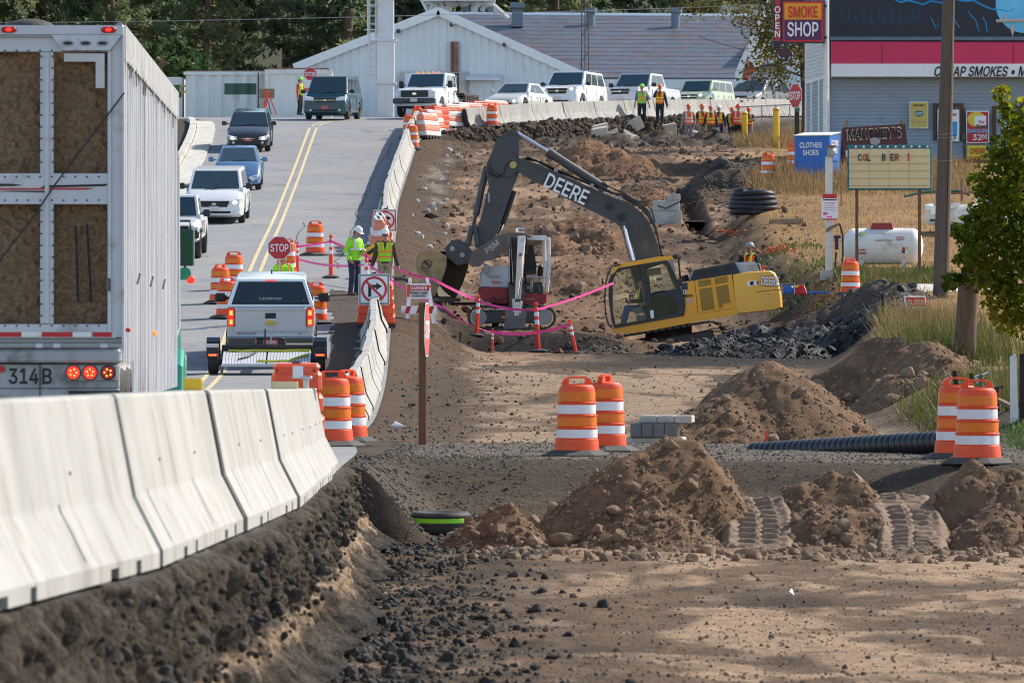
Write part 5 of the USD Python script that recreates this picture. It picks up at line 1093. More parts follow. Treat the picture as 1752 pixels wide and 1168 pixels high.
def dolly():
    d = 124.6; g = onroad(456.5, d); t = thing('tow_dolly', 'black tow dolly with aluminium ramps and yellow straps behind the silver pickup', 'trailer', g, .02, rx=gr(126))
    for s in (-1, 1):
        wheel(t, s * 1.17, 0.05, .33, .22, s, 'grey_metal')
        a = np.linspace(-.15, PI * .95, 9); o = [(.05 + .43 * math.cos(w), .36 + .45 * math.sin(w)) for w in a]; i = [(.05 + .39 * math.cos(w), .36 + .41 * math.sin(w)) for w in a]
        fd = obj('fender', prismx(o + i[::-1], s * 1.17 - .14, s * 1.17 + .14), 'black_gloss', t)
        lp = obj('lamp_box', bx(s * 1.17 - .13, -.42, .36, s * 1.17 + .13, -.33, .58, .01), 'black', t)
        obj('lit_lens', bx(s * 1.17 - .10, -.432, .40, s * 1.17 + .10, -.418, .46, .005), 'lamp_red', lp)
        for k in range(3): obj('diode', blob((s * 1.17 - .05 + .05 * k, -.433, .43), .016), 'lamp_hot', lp)
        n = 14
        for k in range(n):  # ramp slats
            x0 = s * .02 + s * .95 * k / n; x1 = s * .02 + s * .95 * (k + .86) / n
            obj('ramp_slat', hull([(x, y, z + o) for x in (x0, x1) for y, z in ((-.62, .24), (.55, .47)) for o in (0, -.05)]), 'alu_bright', t)
    obj('rear_lip', bx(-.98, -.66, .18, .98, -.62, .25, .01), 'alu', t); obj('front_stop', bx(-1.0, .58, .40, 1.0, .66, .60, .01), 'black', t)
    obj('axle', bx(-1.1, -.05, .20, 1.1, .12, .34), 'black', t); obj('tongue', bx(-.06, .6, .36, .06, 2.6, .48), 'black', t)
    obj('label_plate', bx(-1.30, -.425, .60, -1.04, -.41, .68), 'plate', t); obj('winch_handle', tube([(-.05, .62, .6), (-.05, .6, .95)], .02, 6), 'black', t); obj('winch_handle', tube([(.05, .62, .62), (.14, .6, 1.0)], .02, 6), 'grey_metal', t)
    zz = lambda y: .475 + (y - .55) * .197
    for pts in ([(-.85, .5), (-.55, .44), (-.3, .5), (.3, .48), (.8, .52), (.95, .5)], [(-.2, -.42), (.1, -.46), (.45, -.40), (.55, -.30), (.75, -.05), (.9, .1)], [(-.62, -.28), (-.4, -.05), (-.25, .3)]):
        obj('strap', tube([(x, y, zz(y) + .022) for x, y in pts], [.022] * len(pts), 5), 'strap_yellow' if len(pts) > 4 else 'rubber_dusty', t)
    for s in (-1, 1): obj('leg', tube([(s * .95, -.5, .2), (s * .97, -.5, .05)], .03, 6), 'rust', t)
dolly()
# livestock/chip trailer


def trailer():
    d = 55.; z0 = float(R(d)); x0 = (213 - 876) / F0 * d
    t = thing('chip_trailer', 'long ribbed aluminium chip trailer seen from behind with brown wood chips behind mesh doors', 'trailer', (x0, d, z0), .0262)
    k = d / F0; X = lambda px: (px - 213) * k; Z = lambda py: (560 - py) * k - z0
    Lt = 15.9; Wt = 2.6; H = Z(45)
    B = lambda a, b, c, e, y0, y1, ch=0: bx(X(a), y0, Z(b), X(c), y1, Z(e), ch)
    # load
    xs = np.linspace(-Wt + .12, X(190), 150); zs = np.linspace(Z(560), Z(88), 180); XX, ZZ = np.meshgrid(xs, zs)
    nz = meshkit.fbm(np.stack([XX * 16, ZZ * 16, 0 * XX], -1), 4, 5)
    YY = .12 - nz * .09; i = np.arange(len(zs) - 1)[:, None] * len(xs) + np.arange(len(xs) - 1)
    obj('wood_chips', (np.stack([XX, YY, ZZ], -1).reshape(-1, 3), np.stack([i, i + 1, i + len(xs) + 1, i + len(xs)], -1).reshape(-1, 4)), 'chips', t)
    obj('body', bx(-Wt + .06, .16, Z(570), -.07, Lt - .1, H - .12), 'alu', t)
    for sx in ('r', 'l'):
        m_ = (lambda a, c: (a, c)) if sx == 'r' else (lambda a, c: (-30 - c if False else 2 * 213 - a - 2.6 / k - 0, 2 * 213 - c - 2.6 / k))
        def BB(nm, a, b, c, e, y0, y1, mt='alu', ch=.004):
            a2, c2 = m_(a, c); obj(nm, bx(X(a2), y0, Z(b), X(c2), y1, Z(e), ch), mt, t)
        BB('corner_post', 187, 45, 213, 577, -.10, .12); BB('corner_trim', 209, 45, 213.5, 600, -.13, -.02); BB('post_inner', 185, 88, 192, 577, -.12, -.10)
    for nm, a, b, c, e in (('top_beam', -247, 64, 187, 90), ('mid_beam', -247, 297, 187, 350), ('bottom_beam', -247, 554, 187, 572)): obj(nm, B(a, b, c, e, -.10, .02, .004), 'alu', t)
    obj('header', B(-247, 45, 213, 62.5, -.14, .06, .01), 'alu', t); obj('header_lip', B(-247, 62.5, 187, 65, -.15, -.05), 'grey_metal', t)
    for a in (70, -115, -247 + 0): obj('door_mullion', B(a, 90.3, a + 23, 553.7, -.095, .0, .004), 'alu', t); obj('mullion_ridge', B(a + 8, 91, a + 15, 553, -.115, -.094), 'alu', t)
    obj('vent_plate', prism([(X(90), Z(62)), (X(209), Z(62)), (X(189), Z(88)), (X(109), Z(88))], -.165, -.15), 'alu', t)
    for a in (118, 148, 177):
        obj('vent_slot', mv(prism(affinity.scale(Point(0, 0).buffer(1, 10), 10 * k, 4.6 * k), -.175, -.165), X(a), 0, Z(76)), 'grey_metal', t); obj('vent_hole', mv(prism(affinity.scale(Point(0, 0).buffer(1, 10), 7.5 * k, 2.6 * k), -.18, -.175), X(a), 0, Z(76)), 'black', t)
    obj('corner_patch', T(B(111, 93, 165, 107, -.135, -.118), B(165, 93, 180, 152, -.135, -.118)), 'pale_patch', t)
    riv = []
    for py in np.arange(98, 296, 20):
        for px in (72, 91.5, 188.5): riv.append(blob((X(px), -.098, Z(py)), .011, 0))
    for py in np.arange(360, 552, 20):
        for px in (72, 91.5, 188.5): riv.append(blob((X(px), -.098, Z(py)), .011, 0))
    for px in np.arange(-230, 190, 20):
        for py in (303, 343, 88, 557): riv.append(blob((X(px), -.102, Z(py)), .011, 0))
    obj('rivets', T(*riv), 'grey_dark', t, kind='stuff')
    for pts in (((-15, 319), (25, 319), (40, 317), (20, 315), (-15, 315)), ((70, 322), (78, 318), (188, 315), (180, 319)), ((-8, 328), (85, 330), (90, 327), (20, 327))): obj('black_stripe', prism([(X(a), Z(b)) for a, b in pts], -.108, -.10), 'black', t)
    obj('red_stripe', prism([(X(-40), Z(325.5)), (X(150), Z(325)), (X(162), Z(322)), (X(-40), Z(323))], -.11, -.10), 'red', t)
    for a, c in ((-60, 38), (73, 125), (160, 192), (-180, -110)): obj('red_tape', B(a, 568, c, 576, -.125, -.11), 'red', t)
    for a, c in ((38.5, 72.5), (125.5, 158)): obj('white_tape', B(a, 568, c, 576, -.124, -.11), 'white_dirty', t)
    obj('tape_rail', B(-247, 566, 200, 578, -.111, .05), 'alu', t)
    obj('sill', B(-247, 578, 213, 587, -.09, .1, .01), 'grey_metal', t); obj('hinge_bar', cyl((X(-247), -.13, Z(591)), (X(208), -.13, Z(591)), .028, 10), 'grey_metal', t)
    for a in (68, 98, 178, -60): obj('hinge', B(a - 6, 586, a + 8, 596, -.17, -.09, .01), 'alu', t)
    obj('bumper_beam', B(-247, 597, 208, 620, -.2, .2, .02), 'alu_dirty', t); obj('lower_panel', B(-247, 622, 205, 664, -.12, .0, .01), 'alu_dirty', t); obj('bottom_bar', B(-247, 664, 205, 690, -.14, .0, .01), 'alu_dirty', t)
    obj('panel_joint', B(69, 621, 71, 690, -.15, -.12), 'grey_dark', t)
    obj('number', mv(text('314', Z(630) - Z(657), X(67) - X(17), .006), (X(17) + X(67)) / 2, -.122, Z(643)), 'black', t); obj('number', mv(text('B', Z(630) - Z(657), X(90) - X(74), .006), X(82), -.122, Z(643)), 'black', t)
    l = obj('lamp_panel', B(116, 624, 202, 651, -.155, -.12, .01), 'grey_metal', t)
    for j, px in enumerate((127, 155.5, 186)):
        obj('lamp_rim', cyl((X(px), -.15, Z(637)), (X(px), -.165, Z(637)), .074, 20), 'black', l); ln = obj('tail_lamp', cyl((X(px), -.16, Z(637)), (X(px), -.175, Z(637)), .062, 20), 'lamp_red' if j < 2 else 'lens_red', l)
        for a in np.arange(5) * 2 * PI / 5 + .3 * j: obj('diode', blob((X(px) + .032 * math.cos(a), -.177, Z(637) + .032 * math.sin(a)), (.010, .004, .010), 1), 'lamp_hot', l)
    obj('round_reflector', cyl((X(4), -.12, Z(631)), (X(4), -.14, Z(631)), .035, 14), 'lens_red', t)
    for px in (17, 187): q = obj('marker_lamp', mv(hull(np.vstack([blob((sx * .04, 0, 0), (.035, .02, .03), 1).vertices for sx in (-1, 1)])), X(px), -.15, Z(53)), 'lens_red', t); obj('lit_bulb', blob((X(px), -.172, Z(53)), (.03, .008, .018), 1), 'lamp_red', q)
    obj('pull_cord', tube([(X(214), -.15, Z(160)), (X(150), -.17, Z(245)), (X(95), -.17, Z(318)), (X(60), -.16, Z(370)), (X(0), -.15, Z(448))], .008, 5), 'black', t)
    for a, b, c, e in ((130, 386, 134, 517), (149, 384, 156, 514)): obj('cut_slit', tube([(X(a), -.0, Z(b)), (X(c), -.0, Z(e))], .012, 5), 'black', t)
    obj('latch', B(186, 476, 190, 498, -.15, -.11), 'grey_dark', t)
    # right side: ribs, rail, tarp hem
    n = 62; ys = np.linspace(.14, Lt - .1, n)
    for j, yy in enumerate(ys):
        zb = Z(620) if yy < 2.6 else Z(690)
        jit = rng.normal(0, .004)
        obj('side_rib', hull([(x, yy + a, z) for a, x in ((-.085, -.07), (-.055, -.01 + jit), (.045, -.01 + jit), (.075, -.07)) for z in (zb + (0 if yy > 1.2 else .0), H - .30)]), 'alu_rib', t)
    obj('side_sheet', bx(-.12, .13, Z(690), -.05, Lt, H - .05), 'alu_rib', t)
    obj('top_rail', bx(-.10, -.05, H - .32, .0, Lt, H, .02), 'alu_rib', t)
    for j in range(26):
        yy = .2 + j * .62; h = rng.uniform(.02, .22); w = rng.uniform(.04, .14)
        obj('tarp_tatter', hull([(.004, yy - w, H - .30), (.004, yy + w, H - .30), (.012, yy - w, H - .30), (.012, yy + w, H - .30), (.004, yy + rng.normal(0, .03), H - .30 - h), (.012, yy + .02, H - .30 - h)]), 'tarp_dark' if j % 3 else 'alu', t)
    hem = [bx(.0, .0 + j * .53, H - .33, .012, .5 + j * .53, H + .015, .004) for j in range(30)]
    for j, hmm in enumerate(hem): obj('tarp_panel', hmm, 'tarp_grey', t)
    obj('tarp_roll', tube([(-.05, -.02, H + .01), (-.05, Lt, H + .01)], .03, 8), 'tarp_grey', t); obj('tarp_heap', blob((-1.0 - .55 + .62, .3, H - .0), (.24, .3, .085), 2), 'tarp_dark', t)
    for yy in (3.2, 6.8, 10.6): obj('rivet_line', T(*[blob((.0, yy + .13 * j, Z(480) + .02 * j), .014, 0) for j in range(6)]), 'grey_dark', t, kind='stuff')
    a = obj('side_lamp', bx(-.01, .62, Z(568), .03, .75, Z(560), .01), 'lens_red', t); obj('side_lamp', bx(-.01, 7.6, Z(577), .03, 7.75, Z(566), .01), 'amber', t)
    for yy in (.35, 1.65):
        for x in (-.14, -.42): wheel(t, x, yy, .51, .27, 1, 'grey_metal')
        for x in (-2.46, -2.18): wheel(t, x, yy, .51, .27, -1, 'grey_metal')
    obj('mud_flap', bx(-.52, -.42, .18, -.03, -.40, .8), 'rubber', t); obj('front_pipe', tube([(-.06, Lt - .2, Z(150)), (-.02, Lt + .1, Z(190)), (-.01, Lt + .1, Z(560)), (-.06, Lt, Z(585))], .04, 8), 'steel', t, smooth=40)
    obj('frame_rail', bx(-1.9, .3, .95, -.7, Lt, 1.2), 'grey_dark', t)
    # the tractor in front
    g = Rd(300, 74.0); u = thing('truck_tractor', 'bright green truck tractor mostly hidden in front of the chip trailer', 'truck', (g[0] + .17, g[1], g[2]), .03)
    obj('rear_fender', hull(np.vstack([blob((-.12 + a, b, c), .06, 1).vertices for a in (-.30, 0) for b, c in ((-.2, .35), (-.12, 1.05), (.3, 1.25), (1.5, 1.2), (1.6, .4))])), 'green_truck', u, smooth=30)
    obj('cab', hull([(x, y, z) for x in (-2.5, -.20) for y, z in ((1.7, .6), (3.8, .6), (1.7, 2.9), (3.3, 2.9))]), 'green_truck', u); obj('hood', hull([(x, y, z) for x in (-2.2, -.45) for y, z in ((3.8, .6), (6.2, .6), (3.8, 2.0), (6.0, 1.7))]), 'green_truck', u)
    wheel(u, -.42, .6, .51, .29, 1, 'alu'); wheel(u, -2.3, .6, .51, .29, -1, 'alu'); wheel(u, -.35, 4.9, .51, .29, 1, 'alu'); wheel(u, -2.3, 4.9, .51, .29, -1, 'alu')
    obj('chassis', bx(-1.7, -1.5, .7, -.9, 4, .95), 'grey_dark', u)
    km = 76. / F0; ox, oz = u, 0
    dd = 76.3; m_ = lambda px, py: P(px, py, dd) - np.array([g[0] + .17, g[1], g[2]])
    a, c = m_(316, 392), m_(340, 455)
    mr = obj('mirror', bx(a[0], a[1] - .05, a[2], c[0], a[1] + .07, c[2], .02), 'mirror_green', u); obj('mirror_rim', bx(c[0] - .01, a[1] - .06, c[2], c[0] + .012, a[1] + .08, a[2]), 'grey_metal', mr)
    q = m_(325, 468); obj('round_mirror', mv(prism(Point(0, 0).buffer(.085, 16), -.02, .02), q[0], q[1], q[2]), 'mirror_face', u); q = m_(335, 478.5); obj('red_lamp', blob(q, (.055, .03, .055), 2), 'lamp_red', u)
    q0, q1 = m_(325, 450), m_(326, 500); obj('mirror_arm', T(tube([q0 + [0, .1, .3], q0 + [-.4, .4, .3], q0 + [-.6, .6, .1]], .02, 6), tube([q0, q1 + [0, .02, .2]], .015, 6), tube([q1 + [0, .05, .2], q1 + [-.45, .5, .1]], .02, 6)), 'grey_dark', u)
trailer()
# ---------------------------------------------------------------- excavators
mat('boom_grey', (.050, .052, .055), .42, var=.18, scale=2, dirt=(.12, .10, .08), damt=.12, dscale=2.5)
paint('deere_yellow', (.82, .36, .018), .38, coat=.2, dirt=(.42, .26, .08), damt=.1, dscale=2)
paint('deere_light', (.85, .44, .06), .38, coat=.2, dirt=(.5, .36, .14), damt=.12, dscale=2)
mat('louver', (.30, .17, .02), .7, var=.15, scale=30)
mat('bucket_tan', (.36, .24, .10), .55, var=.15, dirt=(.12, .09, .06), damt=.22, dscale=2)
mat('bucket_in', (.06, .04, .022), .7, var=.4, scale=5)
mat('cab_black', (.018, .02, .022), .4, var=.1)
mat('hood_navy', (.02, .025, .035), .45)
mat('track_steel', (.05, .042, .036), .8, var=.4, scale=6)
mat('mini_white', (.52, .54, .56), .4, var=.05, dirt=(.4, .36, .3), damt=.1); mat('mini_red', (.30, .02, .025), .5, var=.1, dirt=(.25, .12, .08), damt=.15)
mat('pin_yellow', (.42, .36, .12), .6); mat('thumb_steel', (.12, .10, .085), .6, var=.3); mat('bucket_steel', (.16, .15, .14), .45, metal=.3, var=.3); mat('grey_light', (.42, .44, .46), .45); mat('seat_grey', (.20, .20, .20), .7)
def pane_mat():
    MAT['cab_glass'] = usdkit.material(stage, '/World/Looks/cab_glass', {'t': ('transparent_bsdf', {'color': (.88, .93, .90)}), 'g': ('glossy_bsdf', {'roughness': .03, 'color': (.9, .95, .95)}), 'f': ('fresnel', {'IOR': 1.3}), 'm': ('mix_closure', {})}, [('f.fac', 'm.fac'), ('t.BSDF', 'm.closure1'), ('g.BSDF', 'm.closure2')], surface='m.closure')
pane_mat()
def excavator():
    D = 157.; k = D / F0
    E = lambda X, Y: (680 + X / 2.576, 200 + Y / 2.576)
    E8 = lambda X, Y: (1000 + X / 4.38, 380 + Y / 4.38)
    p2 = lambda pts, f: [((a - 1150) * k, (560 - b) * k) for a, b in (f(*q) for q in pts)]
    ox = (1150 - 876) * k
    t = thing('excavator', 'large yellow excavator with a long dark grey boom and a tan bucket', 'excavator', (ox, D, 0.))
    y0, y1 = 0., 2.75; bc = 1.45      # near side of the house, far side, boom centre
    def plate(nm, pts, f, a, b, m, parent=t, smooth=False, rnd=0.):
        q = p2(pts, f); pg = Polygon(q).buffer(0)
        if rnd: pg = pg.buffer(-rnd).buffer(rnd * 2).buffer(-rnd)
        return obj(nm, prism(pg, a, b), m, parent)
    def c3(X, Y, f=E, y=bc): q = p2([(X, Y)], f)[0]; return np.array([q[0], y, q[1]])
    boom = [(495, 195), (505, 182), (535, 176), (572, 184), (640, 212), (760, 264), (880, 318), (960, 352), (1035, 384), (1085, 420), (1122, 480), (1152, 560), (1172, 640), (1070, 680), (1045, 580), (1012, 505), (965, 462), (885, 422), (800, 382), (680, 318), (580, 266), (512, 226)]
    B_ = plate('boom', boom, E, bc - .27, bc + .27, 'boom_grey')
    for s, yy in ((-1, bc - .285), (1, bc + .285)):
        plate('boom_edge', [(572, 188), (760, 268), (960, 356), (1035, 388), (1082, 424), (1118, 484), (1148, 562), (1140, 564), (1110, 488), (1076, 430), (1030, 395), (958, 363), (758, 275), (570, 195)], E, min(yy, yy + .02 * s), max(yy, yy + .02 * s), 'grey_dark', B_)
    lt = mv(text('DEERE', .42, 1.26, .02), *(c3(747, 313, E, bc - .285)), ry=math.radians(25)); obj('lettering', lt, 'white', B_)
    plate('decal_edge', [(652, 252), (858, 342), (842, 378), (640, 292)], E, bc - .277, bc - .27, 'cab_black', B_)
    obj('pin', cyl(c3(510, 207, E, bc - .38), c3(510, 207, E, bc + .38), .10, 14), 'pin_yellow', B_)
    for X, Y in ((938, 390), (992, 436)): obj('pin_boss', cyl(c3(X, Y, E, bc - .36), c3(X, Y, E, bc + .36), .10, 12), 'black', B_)
    stick = [(436, 92), (470, 66), (505, 48), (530, 58), (538, 90), (535, 170), (540, 235), (512, 300), (470, 420), (440, 505), (412, 558), (350, 566), (338, 545), (350, 490), (372, 420), (402, 300), (388, 240), (392, 205), (415, 150)]
    S_ = plate('stick', stick, E, bc - .22, bc + .22, 'boom_grey')
    plate('stick_plate', [(420, 165), (455, 140), (500, 145), (530, 180), (526, 235), (500, 262), (440, 245), (410, 215)], E, bc - .30, bc - .222, 'boom_grey', S_, rnd=.06); plate('stick_plate', [(420, 165), (455, 140), (500, 145), (530, 180), (526, 235), (500, 262), (440, 245), (410, 215)], E, bc + .222, bc + .30, 'boom_grey', S_, rnd=.06)
    plate('stick_slot', [(398, 330), (406, 330), (406, 372), (398, 372)], E, bc - .228, bc - .22, 'grey_metal', S_)
    for X, Y in ((516, 60), (388, 222), (340, 482), (352, 562)): obj('pin', cyl(c3(X, Y, E, bc - .30), c3(X, Y, E, bc + .30), .08, 12), 'grey_dark', S_)
    obj('arm_cylinder', tube([c3(672, 152), c3(905, 302)], .125, 14), 'boom_grey', t); obj('piston_rod', tube([c3(520, 60), c3(675, 154)], .062, 12), 'chrome', t); obj('cylinder_eye', cyl(c3(908, 304, E, bc - .2), c3(908, 304, E, bc + .2), .14, 12), 'grey_dark', t); obj('cylinder_collar', tube([c3(664, 147), c3(690, 164)], .15, 12), 'boom_grey', t)
    obj('bucket_cylinder', tube([c3(388, 230, E, bc - .05), c3(343, 430, E, bc - .05)], .095, 12), 'boom_grey', t); obj('piston_rod', tube([c3(343, 430, E, bc - .05), c3(332, 480, E, bc - .05)], .05, 10), 'grey_dark', t)
    obj('thumb_cylinder', tube([c3(512, 320), c3(462, 470)], .09, 12), 'cab_black', t); obj('piston_rod', tube([c3(462, 470), c3(446, 512)], .045, 10), 'chrome', t)
    for s in (-1, 1):
        yy = bc + s * .33
        obj('link', tube([c3(340, 482, E, yy), c3(352, 562, E, yy)], .07, 8), 'boom_grey', t); obj('link', tube([c3(326, 478, E, yy), c3(308, 565, E, yy)], .08, 8), 'boom_grey', t)
        obj('boom_cylinder', tube([c3(1015, 540, E, bc + s * .48), c3(1045, 650, E, bc + s * .48)], .075, 12), 'chrome', t); obj('boom_cylinder_barrel', tube([c3(1040, 632, E, bc + s * .48), c3(1075, 760, E, bc + s * .48)], .12, 12), 'boom_grey', t)
        obj('rod_eye', cyl(c3(1002, 478, E, bc + s * .40), c3(1002, 478, E, bc + s * .54), .10, 12), 'boom_grey', t); obj('rod_upper', tube([c3(1000, 478, E, bc + s * .48), c3(1016, 545, E, bc + s * .48)], .07, 12), 'chrome', t)
    # hoses on top of the boom
    for j, yy in enumerate((-.2, -.1, .02, .14)):
        pts = [(540, 190), (575, 172 + 3 * j), (620, 190), (700, 226 + 2 * j), (800, 270), (900, 306 + 2 * j), (950, 330), (1000, 352 - 5 * j), (1060, 384 - 6 * j), (1110, 430 - 8 * j), (1145, 500 - 6 * j), (1165, 580), (1178, 640)]
        obj('hose', tube([c3(a, b, E, bc + yy) for a, b in pts], .026, 6), 'black', t, smooth=40)
    obj('hose', tube([c3(a, b, E, bc - .2) for a, b in ((905, 290), (950, 310), (1000, 330), (1050, 366), (1090, 372), (1125, 405), (1140, 460))], .022, 6), 'black', t, smooth=40)
    obj('hose', tube([c3(a, b, E, bc - .3) for a, b in ((520, 200), (500, 188), (475, 210), (470, 240), (440, 262), (400, 238))], .022, 6), 'black', t, smooth=40)
    for a, b in ((700, 238), (860, 306), (985, 360)): obj('hose_clamp', bx(*(c3(a, b, E, bc - .25) + [-.05, 0, 0]), *(c3(a, b, E, bc + .2) + [.05, 0, .10])), 'grey_metal', t)
    # thumb and coupler and bucket
    plate('coupler', [(208, 575), (232, 545), (262, 535), (300, 552), (330, 590), (312, 640), (262, 652), (212, 612)], E, bc - .34, bc + .34, 'boom_grey', rnd=.05)
    for X, Y in ((240, 578), (284, 606)): obj('coupler_pin', cyl(c3(X, Y, E, bc - .40), c3(X, Y, E, bc + .4), .07, 10), 'grey_metal', t)
    th = [(310, 640), (328, 592), (378, 560), (438, 522), (500, 507), (552, 512), (572, 524), (555, 530), (505, 545), (470, 575), (446, 612), (424, 626), (385, 632), (362, 656), (328, 658)]
    for s in (-1, 1): plate('thumb', th, E, bc + s * .30 - .05, bc + s * .30 + .05, 'thumb_steel', rnd=.01)
    plate('thumb_web', [(330, 640), (345, 600), (440, 535), (500, 515), (560, 520), (500, 540), (440, 600), (370, 640)], E, bc - .25, bc + .25, 'bucket_in')
    for j in range(4): obj('thumb_tooth', tube([c3(548, 516, E, bc - .27 + .18 * j), c3(590, 526, E, bc - .27 + .18 * j)], [.06, .02], 6), 'thumb_steel', t)
    obj('lettering', mv(text('PSM', .17, .44, .01), *c3(416, 570, E, bc - .36), ry=-math.radians(38)), 'bone', t)
    side = [(100, 592), (140, 588), (182, 592), (216, 612), (214, 660), (190, 730), (160, 790), (150, 796), (138, 770), (118, 726), (92, 692), (76, 652), (80, 615)]
    q = p2(side, E); bw = 1.25; sh = .60; ya = bc - .65
    bk = obj('bucket', prism(Polygon(q).buffer(0), ya - .03, ya + .03), 'bucket_tan', t)
    far = [(a + sh, b) for a, b in q]; obj('bucket_side', prism(Polygon(far).buffer(0), ya + bw, ya + bw + .06), 'bucket_in', bk)
    arc = q[6:] + q[:3]; arc = arc[::1]
    for (a, b) in zip(arc[:-1], arc[1:]):
        o = .02; obj('shell_plate', hull([(a[0], ya + .031, a[1]), (b[0], ya + .031, b[1]), (a[0] + sh, ya + bw, a[1]), (b[0] + sh, ya + bw, b[1]), (a[0] + .03, ya + .031, a[1] - .0), (b[0] + .03, ya + .031, b[1]), (a[0] + sh + .03, ya + bw, a[1]), (b[0] + sh + .03, ya + bw, b[1])]), 'bucket_in', bk)
    a = np.array([*p2([(150, 796)], E)[0]]); 
    obj('lip', hull([(a[0] + f * sh + dx, ya + f * bw, a[1] + dz) for f in (0, 1) for dx in (-.02, .18) for dz in (-.10, 0)]), 'bucket_steel', bk)
    for j in range(6):
        f = (j + .5) / 6; obj('tooth', hull([(a[0] + f * sh + dx, ya + f * bw + dy, a[1] + dz) for dx, dz, w in ((-.06, -.02, 1), (.10, -.02, 1), (.02, -.24, .5)) for dy in (-.06 * w, .06 * w)]), 'bucket_steel', bk)
    ring = affinity.rotate(affinity.scale(Point(0, 0).buffer(.15, 16), 1, .8), 30); ring = ring.difference(ring.buffer(-.025))
    ring = ring.union(affinity.rotate(sbox(-.12, -.02, .12, .02), -40)).union(affinity.rotate(sbox(-.09, .03, .11, .06), -40)); obj('emblem', mv(prism(ring, -.01, 0), p2([(128, 648)], E)[0][0], ya - .03, p2([(128, 648)], E)[0][1]), 'cab_black', bk)
    # house
    sk = [(218, 795), (740, 702), (850, 690), (1140, 642), (1150, 690), (900, 735), (490, 812), (265, 846), (235, 842)]
    plate('skirt', sk, E8, y0 - .02, y1, 'deere_yellow', rnd=.02)
    plate('side_door', [(752, 470), (790, 442), (822, 438), (850, 688), (745, 704), (757, 640), (752, 570)], E8, y0, y0 + .9, 'deere_yellow')
    plate('engine_door', [(826, 437), (1104, 391), (1136, 640), (854, 687)], E8, y0, y1, 'deere_yellow')
    for L_ in ([(852, 440), (947, 424), (950, 470), (856, 487)], [(975, 418), (1070, 404), (1073, 450), (978, 467)], [(860, 502), (955, 487), (975, 650), (880, 665)], [(982, 482), (1075, 467), (1092, 600), (1040, 612), (1033, 640), (1008, 645)]):
        plate('louver', L_, E8, y0 - .012, y0 - .001, 'louver', rnd=.02)
    cw = np.array(p2([(1112, 390), (1200, 373), (1398, 361), (1432, 380), (1456, 430), (1484, 560), (1487, 640), (1440, 657), (1330, 644), (1235, 656), (1140, 690)], E8))
    cc = cw.mean(0); P_ = []
    for f, yy in ((.86, y0 + .0), (.95, y0 + .05), (1., y0 + .22), (1., y1 - .22), (.95, y1 - .05), (.86, y1)):
        for a, b in cw:
            x = cc[0] + (a - cc[0]) * (f if a > cc[0] else 1); P_.append((x, yy, cc[1] + (b - cc[1]) * (f ** .3)))
    W_ = obj('counterweight', hull(P_), 'deere_light', t, smooth=30)
    obj('lettering_edge', mv(text('DEERE', .29, .52, .014), *c3(1391, 441, E8, y0 - .006), ry=math.radians(3)), 'black', W_); obj('lettering', mv(text('DEERE', .25, .50, .014), *c3(1391, 441, E8, y0 - .022), ry=math.radians(3)), 'white', W_)
    plate('warning_label', [(1218, 445), (1304, 435), (1304, 470), (1220, 480)], E8, y0 - .012, y0 - .0, 'white', W_); plate('label_print', [(1240, 446), (1268, 443), (1268, 470), (1240, 473)], E8, y0 - .018, y0 - .012, 'black', W_); plate('label_print', [(1288, 441), (1304, 438), (1304, 466), (1292, 468)], E8, y0 - .018, y0 - .012, 'red', W_)
    plate('recess_line', [(1275, 520), (1470, 500), (1472, 506), (1290, 525), (1400, 540), (1390, 542)], E8, y0 - .006, y0 + .1, 'louver', W_)
    plate('black_panel', [(718, 462), (770, 452), (775, 500), (760, 510), (762, 560), (740, 540)], E8, y0 - .015, y0 - .001, 'hood_navy'); obj('lettering', mv(text('G', .12, .10, .01), *c3(751, 524, E8, y0 - .02)), 'white', t); obj('lettering', mv(text('8584', .075, .24, .01), *c3(778, 551, E8, y0 - .012), ry=-.1), 'black', t); plate('small_label', [(765, 576), (802, 572), (803, 602), (767, 606)], E8, y0 - .012, y0 - .001, 'bone')
    plate('hood', [(790, 442), (822, 358), (1128, 302), (1168, 378), (1112, 390), (826, 437)], E8, y0 + .15, y1 - .3, 'hood_navy', rnd=.03)
    for a in (842, 938, 1034): plate('hood_vent', [(a, 372 - (a - 842) * .19), (a + 76, 356 - (a - 842) * .19), (a + 80, 392 - (a - 842) * .19), (a + 8, 408 - (a - 842) * .19)], E8, y0 + .142, y0 + .151, 'black', rnd=.03)
    plate('hood_end', [(1130, 302), (1282, 294), (1316, 360), (1170, 380)], E8, y0 + .25, y1 - .4, 'grey_light', rnd=.02); plate('grille', [(1215, 322), (1296, 315), (1312, 355), (1228, 360)], E8, y0 + .242, y0 + .251, 'grey_metal')
    obj('beacon', cyl(c3(1200, 372, E8, .4), c3(1200, 330, E8, .4), .05, 8), 'deere_light', t); obj('handrail', tube([c3(a, b, E8, .3) for a, b in ((1290, 360), (1292, 310), (1318, 312), (1328, 360))], .022, 6), 'grey_light', t)
    # cab
    out = p2([(183, 560), (190, 430), (212, 375), (245, 340), (420, 308), (600, 280), (632, 296), (690, 420), (750, 560), (756, 640), (740, 702), (225, 795), (205, 720)], E8)
    wn = [[(212, 440), (240, 372), (268, 356), (420, 322), (434, 420), (452, 560), (468, 742), (232, 772), (212, 660)], [(444, 334), (592, 304), (628, 330), (706, 500), (480, 540)], [(488, 572), (600, 552), (640, 546), (700, 622), (692, 692), (500, 732)]]
    fr = Polygon(out).buffer(0)
    for w in wn: fr = fr.difference(Polygon(p2(w, E8)).buffer(-.03).buffer(.03))
    C_ = obj('cab_frame', prism(fr, y0 - .05, y0 + .05), 'cab_black', t)
